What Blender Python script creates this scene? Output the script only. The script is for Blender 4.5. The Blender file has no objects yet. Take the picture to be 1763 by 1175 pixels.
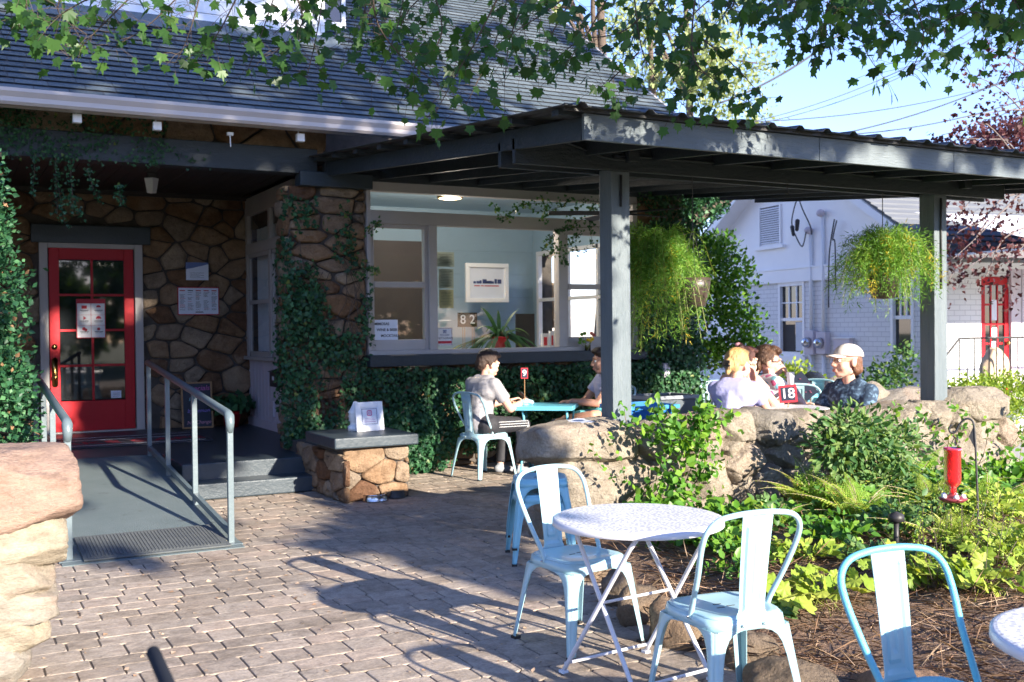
import bpy, bmesh, math, random
import numpy as np
from mathutils import Vector, Matrix, noise
R = math.radians
SC = bpy.context.scene
# ------------------------------------------------------------------ camera, sky, sun, exposure
YAW, TILT, ROLL, FPX, EYE = .4955, .01254, -.01037, 1821.0, 1.58
_f = np.array([math.sin(YAW)*math.cos(TILT), math.cos(YAW)*math.cos(TILT), -math.sin(TILT)])
_r = np.array([math.cos(YAW), -math.sin(YAW), 0.0]); _u = np.cross(_r, _f)
_r, _u = _r*math.cos(ROLL)+_u*math.sin(ROLL), -_r*math.sin(ROLL)+_u*math.cos(ROLL)
cam = bpy.data.cameras.new('camera'); camo = bpy.data.objects.new('camera', cam)
SC.collection.objects.link(camo); SC.camera = camo
camo.matrix_world = Matrix([[_r[0], _u[0], -_f[0], 0], [_r[1], _u[1], -_f[1], 0], [_r[2], _u[2], -_f[2], EYE], [0, 0, 0, 1]])
cam.sensor_width = 36; cam.lens = 36*FPX/1763; cam.dof.use_dof = True; cam.dof.focus_distance = 6.2; cam.dof.aperture_fstop = 4.5; cam.clip_start = .05; cam.clip_end = 2000
SUN_EL, SUN_AZ = 19.3, 167.0
w = bpy.data.worlds.new('World'); SC.world = w; w.use_nodes = True
nt = w.node_tree; bg = nt.nodes['Background']
sky = nt.nodes.new('ShaderNodeTexSky'); sky.sky_type = 'NISHITA'; sky.sun_disc = False
sky.sun_elevation = R(SUN_EL); sky.sun_rotation = R(SUN_AZ); sky.air_density = 1.0; sky.dust_density = .15; sky.ozone_density = 3.2
tint = nt.nodes.new('ShaderNodeMix'); tint.data_type = 'RGBA'; tint.blend_type = 'MULTIPLY'; tint.inputs[0].default_value = 1; tint.inputs[7].default_value = (.86, .79, 1.02, 1)   # the camera's white balance leans to violet blue
nt.links.new(sky.outputs[0], tint.inputs[6]); nt.links.new(tint.outputs[2], bg.inputs[0]); bg.inputs[1].default_value = .120
sd = bpy.data.lights.new('sun', 'SUN'); so = bpy.data.objects.new('sun', sd); SC.collection.objects.link(so)
sd.energy = 4.0; sd.angle = R(.53); sd.color = (1, .90, .76)
_sun = Vector((math.sin(R(SUN_AZ))*math.cos(R(SUN_EL)), math.cos(R(SUN_AZ))*math.cos(R(SUN_EL)), math.sin(R(SUN_EL))))
so.rotation_euler = _sun.to_track_quat('Z', 'Y').to_euler(); so.location = (5, -10, 12)
SC.view_settings.view_transform = 'Standard'; SC.view_settings.look = 'None'
SC.view_settings.exposure = 1.93; SC.view_settings.gamma = 1
SC.render.engine = 'CYCLES'
SC.cycles.max_bounces = 8; SC.cycles.transparent_max_bounces = 12
# ------------------------------------------------------------------ measuring: a pixel of the 1763 px photo -> a point on a real plane
def ray(x, y): return _r*(x-881.5)-_u*(y-587.5)+_f*FPX
_C = np.array([0, 0, EYE])
def AZ(x, y, z=0): d = ray(x, y); return Vector(_C+d*((z-EYE)/d[2]))
def AY(x, y, Y): d = ray(x, y); return Vector(_C+d*(Y/d[1]))
def AX(x, y, X): d = ray(x, y); return Vector(_C+d*(X/d[0]))
def AP(x, y, P0, N):
    d = Vector(ray(x, y)); c = Vector(_C); return c+d*((Vector(P0)-c).dot(N)/d.dot(N))
rng = np.random.default_rng(7); random.seed(7)
# ------------------------------------------------------------------ mesh helpers
def rootof(o):
    while o.parent: o = o.parent
    return o
class MB:
    def __init__(s): s.v = []; s.f = []; s.c = []; s.m = []
    def add(s, vs, fs, col=1.0, mi=0):
        n = len(s.v); s.v += [tuple(v) for v in vs]
        for f in fs: s.f.append([i+n for i in f]); s.c.append(col); s.m.append(mi)
        return s
    def box(s, x0, x1, y0, y1, z0, z1, col=1.0, mi=0, M=None):
        vs = [Vector((x, y, z)) for x in (x0, x1) for y in (y0, y1) for z in (z0, z1)]
        if M: vs = [M @ v for v in vs]
        return s.add(vs, [(0, 1, 3, 2), (4, 6, 7, 5), (0, 4, 5, 1), (2, 3, 7, 6), (0, 2, 6, 4), (1, 5, 7, 3)], col, mi)
    def bar(s, p0, p1, wd, ht, up=(0, 0, 1), col=1.0, mi=0):
        p0 = Vector(p0); p1 = Vector(p1); d = (p1-p0).normalized(); up = Vector(up)
        if abs(d.dot(up)) > .99: up = Vector((0, 1, 0))
        a = d.cross(up).normalized(); b = a.cross(d).normalized()
        q = [(-wd/2, -ht/2), (wd/2, -ht/2), (wd/2, ht/2), (-wd/2, ht/2)]
        vs = [p+a*x+b*y for p in (p0, p1) for x, y in q]
        return s.add(vs, [(3, 2, 1, 0), (4, 5, 6, 7), (0, 1, 5, 4), (1, 2, 6, 5), (2, 3, 7, 6), (3, 0, 4, 7)], col, mi)
    def tube(s, pts, r, n=8, col=1.0, mi=0, cap=True, flat=1.0):
        pts = [Vector(p) for p in pts]; k = len(pts)
        rs = r if isinstance(r, (list, tuple)) else [r]*k
        vs = []; a = None
        for i, p in enumerate(pts):
            d = (pts[min(i+1, k-1)]-pts[max(i-1, 0)]).normalized()
            if a is None:
                a = d.cross(Vector((0, 0, 1)))
                if a.length < .05: a = d.cross(Vector((0, 1, 0)))
                a.normalize()
            a = (a-d*a.dot(d)).normalized(); b = d.cross(a)
            for j in range(n):
                t = 2*math.pi*j/n; vs.append(p+a*math.cos(t)*rs[i]+b*math.sin(t)*rs[i]*flat)
        fs = [(i*n+j, i*n+(j+1) % n, (i+1)*n+(j+1) % n, (i+1)*n+j) for i in range(k-1) for j in range(n)]
        if cap: fs += [tuple(range(n-1, -1, -1)), tuple(range((k-1)*n, k*n))]
        return s.add(vs, fs, col, mi)
    def lathe(s, prof, c=(0, 0, 0), n=24, col=1.0, mi=0, M=None):
        c = Vector(c); vs = []
        for rr, z in prof:
            for j in range(n):
                t = 2*math.pi*j/n; v = Vector((rr*math.cos(t), rr*math.sin(t), z))
                vs.append((M @ v if M else v)+c)
        k = len(prof)
        fs = [(i*n+j, i*n+(j+1) % n, (i+1)*n+(j+1) % n, (i+1)*n+j) for i in range(k-1) for j in range(n)]
        if prof[0][0] > 1e-4: fs.append(tuple(range(n-1, -1, -1)))
        if prof[-1][0] > 1e-4: fs.append(tuple(range((k-1)*n, k*n)))
        return s.add(vs, fs, col, mi)
    def ball(s, c, r, n=10, col=1.0, mi=0, M=None):
        rx, ry, rz = r if isinstance(r, (tuple, list)) else (r, r, r)
        c = Vector(c); vs = []
        for i in range(1, n):
            a = math.pi*i/n
            for j in range(2*n):
                t = math.pi*j/n; v = Vector((rx*math.sin(a)*math.cos(t), ry*math.sin(a)*math.sin(t), -rz*math.cos(a)))
                vs.append((M @ v if M else v)+c)
        for z in (-rz, rz):
            v = Vector((0, 0, z)); vs.append((M @ v if M else v)+c)
        k = 2*n; L = (n-1)*k
        fs = [(i*k+j, i*k+(j+1) % k, (i+1)*k+(j+1) % k, (i+1)*k+j) for i in range(n-2) for j in range(k)]
        fs += [(L, (j+1) % k, j) for j in range(k)]+[(L+1, (n-2)*k+j, (n-2)*k+(j+1) % k) for j in range(k)]
        return s.add(vs, fs, col, mi)
    def cap(s, p0, p1, r0, r1, n=10):
        p0 = Vector(p0); p1 = Vector(p1); d = (p1-p0).normalized(); pts = []; rs = []
        for i in range(4):
            a = math.pi/2*i/4; pts.append(p0-d*r0*math.cos(a)); rs.append(max(.001, r0*math.sin(a)))
        pts.append(p0); rs.append(r0); pts.append(p1); rs.append(r1)
        for i in range(1, 5):
            a = math.pi/2*i/4; pts.append(p1+d*r1*math.sin(a)); rs.append(max(.001, r1*math.cos(a)))
        return s.tube(pts, rs, n)
    def prism(s, pts, M, h, col=1.0, mi=0):
        k = len(pts); vs = [M @ Vector((x, y, z)) for z in (0, h) for x, y in pts]
        fs = [tuple(range(k-1, -1, -1)), tuple(range(k, 2*k))]+[(i, (i+1) % k, k+(i+1) % k, k+i) for i in range(k)]
        return s.add(vs, fs, col, mi)
    def build(s, name, mat, parent=None, smooth=False, bevel=0, solid=0, auto=None):
        if not s.v: return None
        me = bpy.data.meshes.new(name); off = rootof(parent).location if parent else Vector((0, 0, 0))
        vs = s.v if off.length < 1e-9 else [(a-off.x, b-off.y, c-off.z) for a, b, c in s.v]
        me.from_pydata(vs, [], s.f)
        mats = mat if isinstance(mat, (list, tuple)) else [mat]
        for m in mats: me.materials.append(m)
        if len(mats) > 1: me.polygons.foreach_set('material_index', s.m)
        at = me.attributes.new('Col', 'FLOAT', 'FACE'); at.data.foreach_set('value', np.array(s.c, dtype=np.float32))
        if smooth: me.polygons.foreach_set('use_smooth', [True]*len(me.polygons))
        me.update(); o = bpy.data.objects.new(name, me); SC.collection.objects.link(o)
        if parent: o.parent = parent
        if solid: q = o.modifiers.new('s', 'SOLIDIFY'); q.thickness = solid; q.offset = 0
        if bevel: q = o.modifiers.new('b', 'BEVEL'); q.width = bevel; q.segments = 2; q.limit_method = 'ANGLE'; q.angle_limit = R(40)
        return o
def tag(o, label=None, cat=None, group=None, kind=None):
    for k, v in (('label', label), ('category', cat), ('group', group), ('kind', kind)):
        if v: o[k] = v
    return o
def thing(name, loc, label, cat, group=None, az=None):
    o = bpy.data.objects.new(name, None); SC.collection.objects.link(o); o.location = loc; o.empty_display_size = .1
    if az is not None: o.rotation_euler = (0, 0, -R(az))
    return tag(o, label, cat, group)
def kids(o): return [c for c in SC.collection.objects if c.parent == o]
def copytree(o, parent=None):
    c = o.copy(); SC.collection.objects.link(c); c.parent = parent
    for ch in kids(o): copytree(ch, c)
    return c
def scatter(name, P, D, N, S, tmpl, mat, parent=None, col=None, W=1.0, extra=None, smooth=False):
    """many leaf-sized faces as one mesh: P positions, D leaf directions, N normals, S lengths, tmpl (verts, faces)"""
    P = np.asarray(P, float); D = np.asarray(D, float); N = np.asarray(N, float); n = len(P)
    if n == 0: return None
    S = np.broadcast_to(np.asarray(S, float), (n,)); W = np.broadcast_to(np.asarray(W, float), (n,))
    D /= np.linalg.norm(D, axis=1)[:, None]+1e-9
    X = np.cross(D, N); X /= np.linalg.norm(X, axis=1)[:, None]+1e-9; N2 = np.cross(X, D)
    tv = np.array(tmpl[0], float); tf = tmpl[1]; k = len(tv)
    V = P[:, None, :]+(X[:, None, :]*(tv[None, :, 0:1]*W[:, None, None])+D[:, None, :]*tv[None, :, 1:2]+N2[:, None, :]*tv[None, :, 2:3])*S[:, None, None]
    V = V.reshape(-1, 3); off = np.array(rootof(parent).location if parent else (0, 0, 0)); V = V-off
    lens = [len(f) for f in tf]; flat = np.array([i for f in tf for i in f]); L = len(flat)
    loops = (flat[None, :]+np.arange(n)[:, None]*k).ravel()
    if col is None: col = rng.random(n)
    colf = np.repeat(np.asarray(col, np.float32), len(tf)); ev = []
    me = bpy.data.meshes.new(name); nf = len(tf)*n
    tot = np.tile(lens, n); st = np.concatenate([[0], np.cumsum(tot)[:-1]])
    if extra is not None and extra.v:
        e = np.array(extra.v)-off; nv0 = len(V); V = np.vstack([V, e])
        el = [len(f) for f in extra.f]; loops = np.concatenate([loops, np.array([i for f in extra.f for i in f])+nv0])
        st2 = np.concatenate([[0], np.cumsum(el)[:-1]])+n*L
        st = np.concatenate([st, st2]); tot = np.concatenate([tot, el]); nf += len(el)
        colf = np.concatenate([colf, np.full(len(el), -1.0, np.float32)])
    me.vertices.add(len(V)); me.vertices.foreach_set('co', V.astype(np.float32).ravel())
    me.loops.add(len(loops)); me.loops.foreach_set('vertex_index', loops.astype(np.int32))
    me.polygons.add(nf); me.polygons.foreach_set('loop_start', st.astype(np.int32))
    me.update(calc_edges=True)
    at = me.attributes.new('Col', 'FLOAT', 'FACE'); at.data.foreach_set('value', colf)
    me.materials.append(mat)
    if smooth: me.polygons.foreach_set('use_smooth', [True]*nf)
    o = bpy.data.objects.new(name, me); SC.collection.objects.link(o)
    if parent: o.parent = parent
    return o
def vrand(n, z=0.0):
    v = rng.normal(size=(n, 3)); v[:, 2] += z; return v/np.linalg.norm(v, axis=1)[:, None]
def smooth_path(pts, k=6):
    pts = [Vector(p) for p in pts]; out = []
    for i in range(len(pts)-1):
        p0 = pts[max(i-1, 0)]; p1 = pts[i]; p2 = pts[i+1]; p3 = pts[min(i+2, len(pts)-1)]
        for j in range(k):
            t = j/k; out.append(.5*((2*p1)+(p2-p0)*t+(2*p0-5*p1+4*p2-p3)*t*t+(3*p1-p0-3*p2+p3)*t**3))
    out.append(pts[-1]); return out
OVAL = ([(0, 0, 0), (.32, .35, .06), (.26, .7, .04), (0, 1, -.05), (-.26, .7, .04), (-.32, .35, .06), (0, .5, -.03)], [(0, 1, 6), (1, 2, 6), (2, 3, 6), (3, 4, 6), (4, 5, 6), (5, 0, 6)])
DIAM = ([(0, 0, 0), (.36, .45, .08), (0, 1, -.04), (-.36, .45, .08)], [(0, 1, 2), (0, 2, 3)])
IVY = ([(0, 0, 0), (.42, -.05, .05), (.5, .4, .03), (.22, .52, .04), (0, 1, -.04), (-.22, .52, .04), (-.5, .4, .03), (-.42, -.05, .05)], [(0, 1, 2, 3, 4), (0, 4, 5, 6, 7)])
MAPLE = ([(0, 0, 0), (.16, -.04, .02), (.42, .02, .03), (.34, .2, .03), (.58, .46, .0), (.34, .48, .03), (.3, .62, .02), (.13, .6, .03), (0, 1, -.06),
          (-.13, .6, .03), (-.3, .62, .02), (-.34, .48, .03), (-.58, .46, .0), (-.34, .2, .03), (-.42, .02, .03), (-.16, -.04, .02)],
         [(0, 1, 2, 3), (0, 3, 4, 5), (0, 5, 6, 7), (0, 7, 8), (0, 8, 9), (0, 9, 10, 11), (0, 11, 12, 13), (0, 13, 14, 15)])
LOBE = ([(0, 0, 0)]+[(.5*(1+.16*math.cos(i*7*2*math.pi/28))*math.sin(2*math.pi*i/28)*(1-.0*i), .42-.5*(1+.16*math.cos(i*7*2*math.pi/28))*math.cos(2*math.pi*i/28), .05*math.cos(i*7*2*math.pi/28)-.10*abs(math.sin(2*math.pi*i/28))) for i in range(2, 27)]+[(0, .42, .03)], [(26, i, i+1) for i in range(1, 25)]+[(26, 0, 1), (26, 25, 0)])
STRIP = ([(-.5, 0, 0), (.5, 0, 0), (.35, .6, .02), (0, 1, -.02), (-.35, .6, .02)], [(0, 1, 2, 3, 4)])
NEED = ([(-.5, 0, 0), (.5, 0, 0), (0, 1, 0)], [(0, 1, 2)])
# ------------------------------------------------------------------ materials
def nodes(name):
    m = bpy.data.materials.new(name); m.use_nodes = True; n = m.node_tree; return m, n, n.nodes['Principled BSDF']
def L_(n, a, b): n.links.new(a, b)
def coord(n, scale=(1, 1, 1), src='Object'):
    tc = n.nodes.new('ShaderNodeTexCoord'); mp = n.nodes.new('ShaderNodeMapping'); mp.inputs['Scale'].default_value = scale
    L_(n, tc.outputs[src], mp.inputs[0]); return mp.outputs[0]
def ntex(n, co, scale, detail=5, rough=.6):
    t = n.nodes.new('ShaderNodeTexNoise'); t.inputs['Scale'].default_value = scale; t.inputs['Detail'].default_value = detail
    t.inputs['Roughness'].default_value = rough; L_(n, co, t.inputs['Vector']); return t.outputs['Fac']
def ramp(n, fac, stops):
    r = n.nodes.new('ShaderNodeValToRGB'); e = r.color_ramp.elements
    while len(e) < len(stops): e.new(.5)
    for i, (p, c) in enumerate(stops): e[i].position = p; e[i].color = (*c, 1) if len(c) == 3 else c
    L_(n, fac, r.inputs[0]); return r.outputs[0]
def mixc(n, fac, a, b, mode='MIX'):
    m = n.nodes.new('ShaderNodeMix'); m.data_type = 'RGBA'; m.blend_type = mode
    if isinstance(fac, (int, float)): m.inputs[0].default_value = fac
    else: L_(n, fac, m.inputs[0])
    for s, v in ((6, a), (7, b)):
        if isinstance(v, tuple): m.inputs[s].default_value = (*v, 1)
        else: L_(n, v, m.inputs[s])
    return m.outputs[2]
def attr(n):
    a = n.nodes.new('ShaderNodeAttribute'); a.attribute_name = 'Col'; return a.outputs['Fac']
def math_(n, op, a, b=0.0):
    m = n.nodes.new('ShaderNodeMath'); m.operation = op
    for i, v in enumerate((a, b)):
        if isinstance(v, (int, float)): m.inputs[i].default_value = v
        else: L_(n, v, m.inputs[i])
    return m.outputs[0]
def bump(n, bs, h, strength, dist=.02, prev=None):
    b = n.nodes.new('ShaderNodeBump'); b.inputs['Strength'].default_value = strength; b.inputs['Distance'].default_value = dist
    L_(n, h, b.inputs['Height'])
    if prev: L_(n, prev, b.inputs['Normal'])
    L_(n, b.outputs[0], bs.inputs['Normal']); return b.outputs[0]
def pm(name, c1, c2=None, scale=6, rough=.6, bscale=60, bstr=.15, metal=0, spec=.5, stretch=(1, 1, 1), attrmix=None, wear=None, wearscale=4, wearpos=.62, coat=0):
    m, n, b = nodes(name); c2 = c2 or tuple(x*.75 for x in c1); co = coord(n, stretch)
    f = ntex(n, co, scale, 6, .62); col = ramp(n, f, [(.3, c1), (.7, c2)])
    if attrmix: col = mixc(n, attr(n), col, attrmix, 'MIX')
    if wear:
        wf = ntex(n, co, wearscale, 8, .72); k = ramp(n, wf, [(wearpos, (0, 0, 0)), (wearpos+.04, (1, 1, 1))]); col = mixc(n, k, col, wear)
    L_(n, col, b.inputs['Base Color']); b.inputs['Roughness'].default_value = rough; b.inputs['Metallic'].default_value = metal
    b.inputs['Specular IOR Level'].default_value = spec; b.inputs['Coat Weight'].default_value = coat
    if bstr: bump(n, b, ntex(n, co, bscale, 5, .65), bstr)
    return m
def leafmat(name, stops, rough=.45, trans=.35, bark=(.10, .075, .05), tcol=None):
    m, n, b = nodes(name); a = attr(n); col = ramp(n, a, stops)
    isb = math_(n, 'LESS_THAN', a, -.5); col2 = mixc(n, isb, col, bark)
    L_(n, col2, b.inputs['Base Color']); b.inputs['Roughness'].default_value = rough; b.inputs['Specular IOR Level'].default_value = .35
    t = n.nodes.new('ShaderNodeBsdfTranslucent'); tc = mixc(n, 1.0, col, tcol or (1.0, 1.0, .35), 'MULTIPLY'); L_(n, tc, t.inputs[0])
    mx = n.nodes.new('ShaderNodeMixShader'); L_(n, math_(n, 'MULTIPLY', math_(n, 'SUBTRACT', 1.0, isb), trans), mx.inputs[0])
    L_(n, b.outputs[0], mx.inputs[1]); L_(n, t.outputs[0], mx.inputs[2])
    L_(n, mx.outputs[0], n.nodes['Material Output'].inputs[0]); return m
def stonemat(name, stops, nscale=9, bstr=.5, rough=.85, streak=(1, 1, 1), bscale=22):
    m, n, b = nodes(name); co = coord(n, streak); a = attr(n); base = ramp(n, a, stops)
    f = ntex(n, co, nscale, 8, .68); v = ramp(n, f, [(.25, (.5, .48, .46)), (.55, (1, 1, 1)), (.8, (1.25, 1.2, 1.1))])
    col = mixc(n, 1.0, base, v, 'MULTIPLY')
    f2 = ntex(n, co, 2.2, 6, .6); col = mixc(n, ramp(n, f2, [(.52, (0, 0, 0)), (.68, (.55, .55, .55))]), col, tuple(x*1.05 for x in stops[-1][1]))
    f3 = ntex(n, co, 70, 3, .6); col = mixc(n, .35, col, ramp(n, f3, [(.35, (.45, .42, .4)), (.6, (1, 1, 1))]), 'MULTIPLY')
    L_(n, col, b.inputs['Base Color']); b.inputs['Roughness'].default_value = rough; b.inputs['Specular IOR Level'].default_value = .25
    p = bump(n, b, ntex(n, co, bscale, 9, .7), bstr, .05); bump(n, b, ntex(n, co, 110, 4, .6), bstr*.5, .01, p); return m
M = {}
M['house_stone'] = stonemat('house_stone', [(0, (.18, .095, .055)), (.3, (.30, .175, .095)), (.55, (.38, .245, .145)), (.8, (.33, .26, .195)), (1, (.50, .38, .26))], 9, .9, .85, (1, 1, 1), 36)
M['mortar'] = pm('mortar', (.06, .05, .042), (.10, .085, .075), 9, .95, 50, .5)
M['field_stone'] = stonemat('field_stone', [(0, (.30, .28, .25)), (.35, (.45, .39, .31)), (.65, (.50, .43, .34)), (1, (.46, .34, .26))], 8, 1.0, .85, (1, 1, 1), 38)
M['bed_stone'] = stonemat('bed_stone', [(0, (.20, .16, .12)), (.5, (.30, .22, .15)), (1, (.36, .22, .14))], 8, .9, .9, (1, 1, 1), 38)
M['flag_stone'] = stonemat('flag_stone', [(0, (.37, .32, .24)), (.4, (.35, .30, .225)), (.75, (.31, .285, .245)), (1, (.34, .235, .18))], 6, .55, .85, (1, 1, 2.5))
M['paver'] = stonemat('paver', [(0, (.33, .275, .22)), (.4, (.40, .34, .28)), (.7, (.44, .375, .31)), (1, (.43, .34, .27))], 12, .30, .9)
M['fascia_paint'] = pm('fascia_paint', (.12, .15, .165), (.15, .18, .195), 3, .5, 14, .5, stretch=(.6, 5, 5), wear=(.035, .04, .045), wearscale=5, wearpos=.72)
_m = M['paver'].node_tree; _b = _m.nodes['Principled BSDF']; _l = _b.inputs['Base Color'].links[0].from_socket
_s = ramp(_m, ntex(_m, coord(_m), .9, 7, .7), [(.34, (.66, .64, .62)), (.5, (1, 1, 1)), (.7, (1.08, 1.04, 1.0))]); L_(_m, mixc(_m, 1.0, _l, _s, 'MULTIPLY'), _b.inputs['Base Color'])
M['dark_paint'] = pm('dark_paint', (.028, .042, .054), (.045, .062, .076), 3, .42, 30, .25, stretch=(1, 1, 1), wear=(.10, .13, .15), wearscale=9, wearpos=.66)
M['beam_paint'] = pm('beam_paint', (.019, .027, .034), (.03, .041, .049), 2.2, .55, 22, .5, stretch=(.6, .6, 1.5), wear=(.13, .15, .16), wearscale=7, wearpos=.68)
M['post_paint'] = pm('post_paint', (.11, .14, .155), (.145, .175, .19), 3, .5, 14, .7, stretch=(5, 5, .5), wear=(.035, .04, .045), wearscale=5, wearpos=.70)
M['trim'] = pm('trim', (.46, .43, .41), (.40, .37, .36), 2, .5, 30, .12)
M['gutter'] = pm('gutter', (.56, .49, .45), (.50, .44, .41), 1.2, .38, 30, .05)
M['white'] = pm('white', (.88, .88, .89), (.83, .83, .85), 2, .45, 40, .06)
M['siding'] = pm('siding', (.62, .56, .62), (.55, .50, .56), 2, .6, 30, .1)
M['red_paint'] = pm('red_paint', (.50, .008, .018), (.40, .006, .014), 1.5, .42, 30, .08, spec=.25)
M['brass'] = pm('brass', (.45, .30, .10), (.35, .22, .08), 8, .3, 40, .05, metal=1)
M['iron'] = pm('iron', (.03, .03, .033), (.05, .05, .05), 12, .5, 60, .2)
M['steel'] = pm('steel', (.62, .62, .64), (.5, .5, .52), 5, .22, 40, .03, metal=1)
M['rail_paint'] = pm('rail_paint', (.10, .135, .15), (.13, .17, .185), 5, .38, 40, .12, wear=(.07, .08, .09), wearscale=12, wearpos=.72)
M['glass_dark'] = pm('glass_dark', (.012, .014, .016), (.02, .022, .024), 1, .03, 5, 0, spec=.9)
M['room_blue'] = pm('room_blue', (.36, .50, .60), (.33, .46, .56), 1.5, .55, 30, .06)
M['room_dark'] = pm('room_dark', (.035, .028, .027), (.025, .02, .02), 2, .7, 30, .1)
M['chair_paint'] = pm('chair_paint', (.37, .57, .62), (.34, .53, .59), 3, .30, 30, .04, wear=(.10, .16, .18), wearscale=22, wearpos=.76, coat=.25)
M['chair_teal'] = pm('chair_teal', (.14, .50, .62), (.12, .45, .58), 3, .34, 260, .25, wear=(.05, .1, .12), wearscale=22, wearpos=.76, coat=.15)
M['stool_blue'] = pm('stool_blue', (.24, .52, .62), (.21, .48, .58), 3, .34, 30, .05)
M['white_metal'] = pm('white_metal', (.68, .68, .71), (.62, .62, .66), 3, .35, 60, .08, wear=(.45, .42, .4), wearscale=25, wearpos=.78)
M['grey_mat'] = pm('grey_mat', (.075, .085, .09), (.10, .11, .11), 10, .8, 120, .4)
M['rubber'] = pm('rubber', (.02, .02, .02), (.035, .03, .03), 20, .8, 120, .4)
M['wood'] = pm('wood', (.42, .24, .10), (.3, .16, .07), 6, .6, 50, .2, stretch=(1, 1, 6))
M['bark'] = pm('bark', (.14, .10, .075), (.08, .06, .045), 14, .9, 24, .8, stretch=(3, 3, .6))
M['paper'] = pm('paper', (.72, .76, .84), (.66, .70, .80), 2, .6, 40, .03)
M['black'] = pm('black', (.02, .018, .02), (.03, .028, .03), 9, .5, 60, .1)
M['slate'] = pm('slate', (.025, .03, .045), (.04, .045, .06), 5, .7, 60, .1)
M['skin'] = pm('skin', (.70, .41, .31), (.62, .34, .25), 9, .5, 90, .08)
M['skin_tan'] = pm('skin_tan', (.56, .30, .21), (.48, .25, .17), 9, .5, 90, .08)
for k in ('skin', 'skin_tan'):
    b_ = M[k].node_tree.nodes['Principled BSDF']; b_.inputs['Subsurface Weight'].default_value = .15; b_.inputs['Subsurface Radius'].default_value = (.02, .008, .004); b_.inputs['Subsurface Scale'].default_value = 1
def emis(name, c, s):
    m, n, b = nodes(name); b.inputs['Base Color'].default_value = (*c, 1); b.inputs['Emission Color'].default_value = (*c, 1); b.inputs['Emission Strength'].default_value = s; return m
def flat(name, c, rough=.6, spec=.4):
    m, n, b = nodes(name); f = ntex(n, coord(n), 8, 5, .6); L_(n, ramp(n, f, [(.3, c), (.75, tuple(x*.86 for x in c))]), b.inputs['Base Color'])
    b.inputs['Roughness'].default_value = rough; b.inputs['Specular IOR Level'].default_value = spec; return m
def glassmat(name, tint=(1, 1, 1), refl=1.0):
    m, n, b = nodes(name); t = n.nodes.new('ShaderNodeBsdfTransparent'); t.inputs[0].default_value = (*tint, 1)
    g = n.nodes.new('ShaderNodeBsdfGlossy'); g.inputs['Roughness'].default_value = .02; fr = n.nodes.new('ShaderNodeFresnel'); fr.inputs[0].default_value = 1.5
    mx = n.nodes.new('ShaderNodeMixShader'); L_(n, math_(n, 'MINIMUM', math_(n, 'MULTIPLY', fr.outputs[0], 1.9*refl), 1.0), mx.inputs[0]); L_(n, t.outputs[0], mx.inputs[1]); L_(n, g.outputs[0], mx.inputs[2])
    L_(n, mx.outputs[0], n.nodes['Material Output'].inputs[0]); return m
M['pane'] = glassmat('pane', (.93, .96, .97), .55)
GREEN = [(0, (.012, .035, .012)), (.5, (.035, .085, .02)), (1, (.09, .17, .03))]
M['ivy'] = leafmat('ivy', [(0, (.016, .052, .026)), (.5, (.034, .11, .045)), (.9, (.07, .19, .065)), (1, (.20, .22, .04))], .5, .22)
M['maple'] = leafmat('maple', [(0, (.03, .075, .022)), (.5, (.055, .14, .035)), (.85, (.10, .21, .05)), (1, (.16, .24, .07))], .4, .55, bark=(.12, .085, .075))
M['shrub'] = leafmat('shrub', [(0, (.018, .07, .035)), (.5, (.04, .14, .06)), (.85, (.10, .25, .10)), (1, (.34, .20, .11))], .45, .3)
M['bright'] = leafmat('bright', [(0, (.04, .12, .02)), (.5, (.10, .26, .03)), (1, (.26, .42, .05))], .4, .4)
M['fern'] = leafmat('fern', [(0, (.12, .26, .03)), (.5, (.27, .44, .05)), (.85, (.42, .52, .08)), (1, (.50, .34, .08))], .55, .45)
M['foxtail'] = leafmat('foxtail', [(0, (.06, .17, .025)), (.5, (.17, .36, .05)), (.95, (.34, .52, .10)), (1, (.60, .48, .05))], .5, .45)
M['dullgreen'] = leafmat('dullgreen', [(0, (.04, .12, .04)), (.5, (.09, .20, .06)), (1, (.20, .28, .08))], .5, .35)
M['yellowgreen'] = leafmat('yellowgreen', [(0, (.16, .26, .03)), (.5, (.30, .42, .05)), (1, (.48, .52, .10))], .5, .4)
M['plum'] = leafmat('plum', [(0, (.035, .012, .015)), (.5, (.08, .025, .03)), (1, (.20, .07, .06))], .5, .35, bark=(.30, .24, .22), tcol=(1, .5, .4))
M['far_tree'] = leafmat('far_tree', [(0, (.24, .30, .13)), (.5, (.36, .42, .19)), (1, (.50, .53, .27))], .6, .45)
M['straw'] = leafmat('straw', [(0, (.20, .11, .07)), (.5, (.36, .225, .14)), (1, (.58, .43, .30))], .7, .1)
def text(name, s, size, P, U, V, mat, parent=None, ext=.0012, align='CENTER', bold=0):
    """flat lettering: P centre, U reading direction, V up"""
    cu = bpy.data.curves.new(name, 'FONT'); cu.body = s; cu.size = size; cu.align_x = align; cu.align_y = 'CENTER'; cu.extrude = ext; cu.offset = bold
    ob = bpy.data.objects.new(name, cu); SC.collection.objects.link(ob); bpy.context.view_layer.update()
    me = bpy.data.meshes.new_from_object(ob.evaluated_get(bpy.context.evaluated_depsgraph_get())); bpy.data.objects.remove(ob)
    U = Vector(U).normalized(); V = Vector(V).normalized(); N = U.cross(V); off = rootof(parent).location if parent else Vector((0, 0, 0))
    T = Matrix([[U.x, V.x, N.x, P[0]-off.x], [U.y, V.y, N.y, P[1]-off.y], [U.z, V.z, N.z, P[2]-off.z], [0, 0, 0, 1]])
    me.transform(T); me.materials.clear(); me.materials.append(mat); me.name = name
    o = bpy.data.objects.new(name, me); SC.collection.objects.link(o)
    if parent: o.parent = parent
    return o
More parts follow.
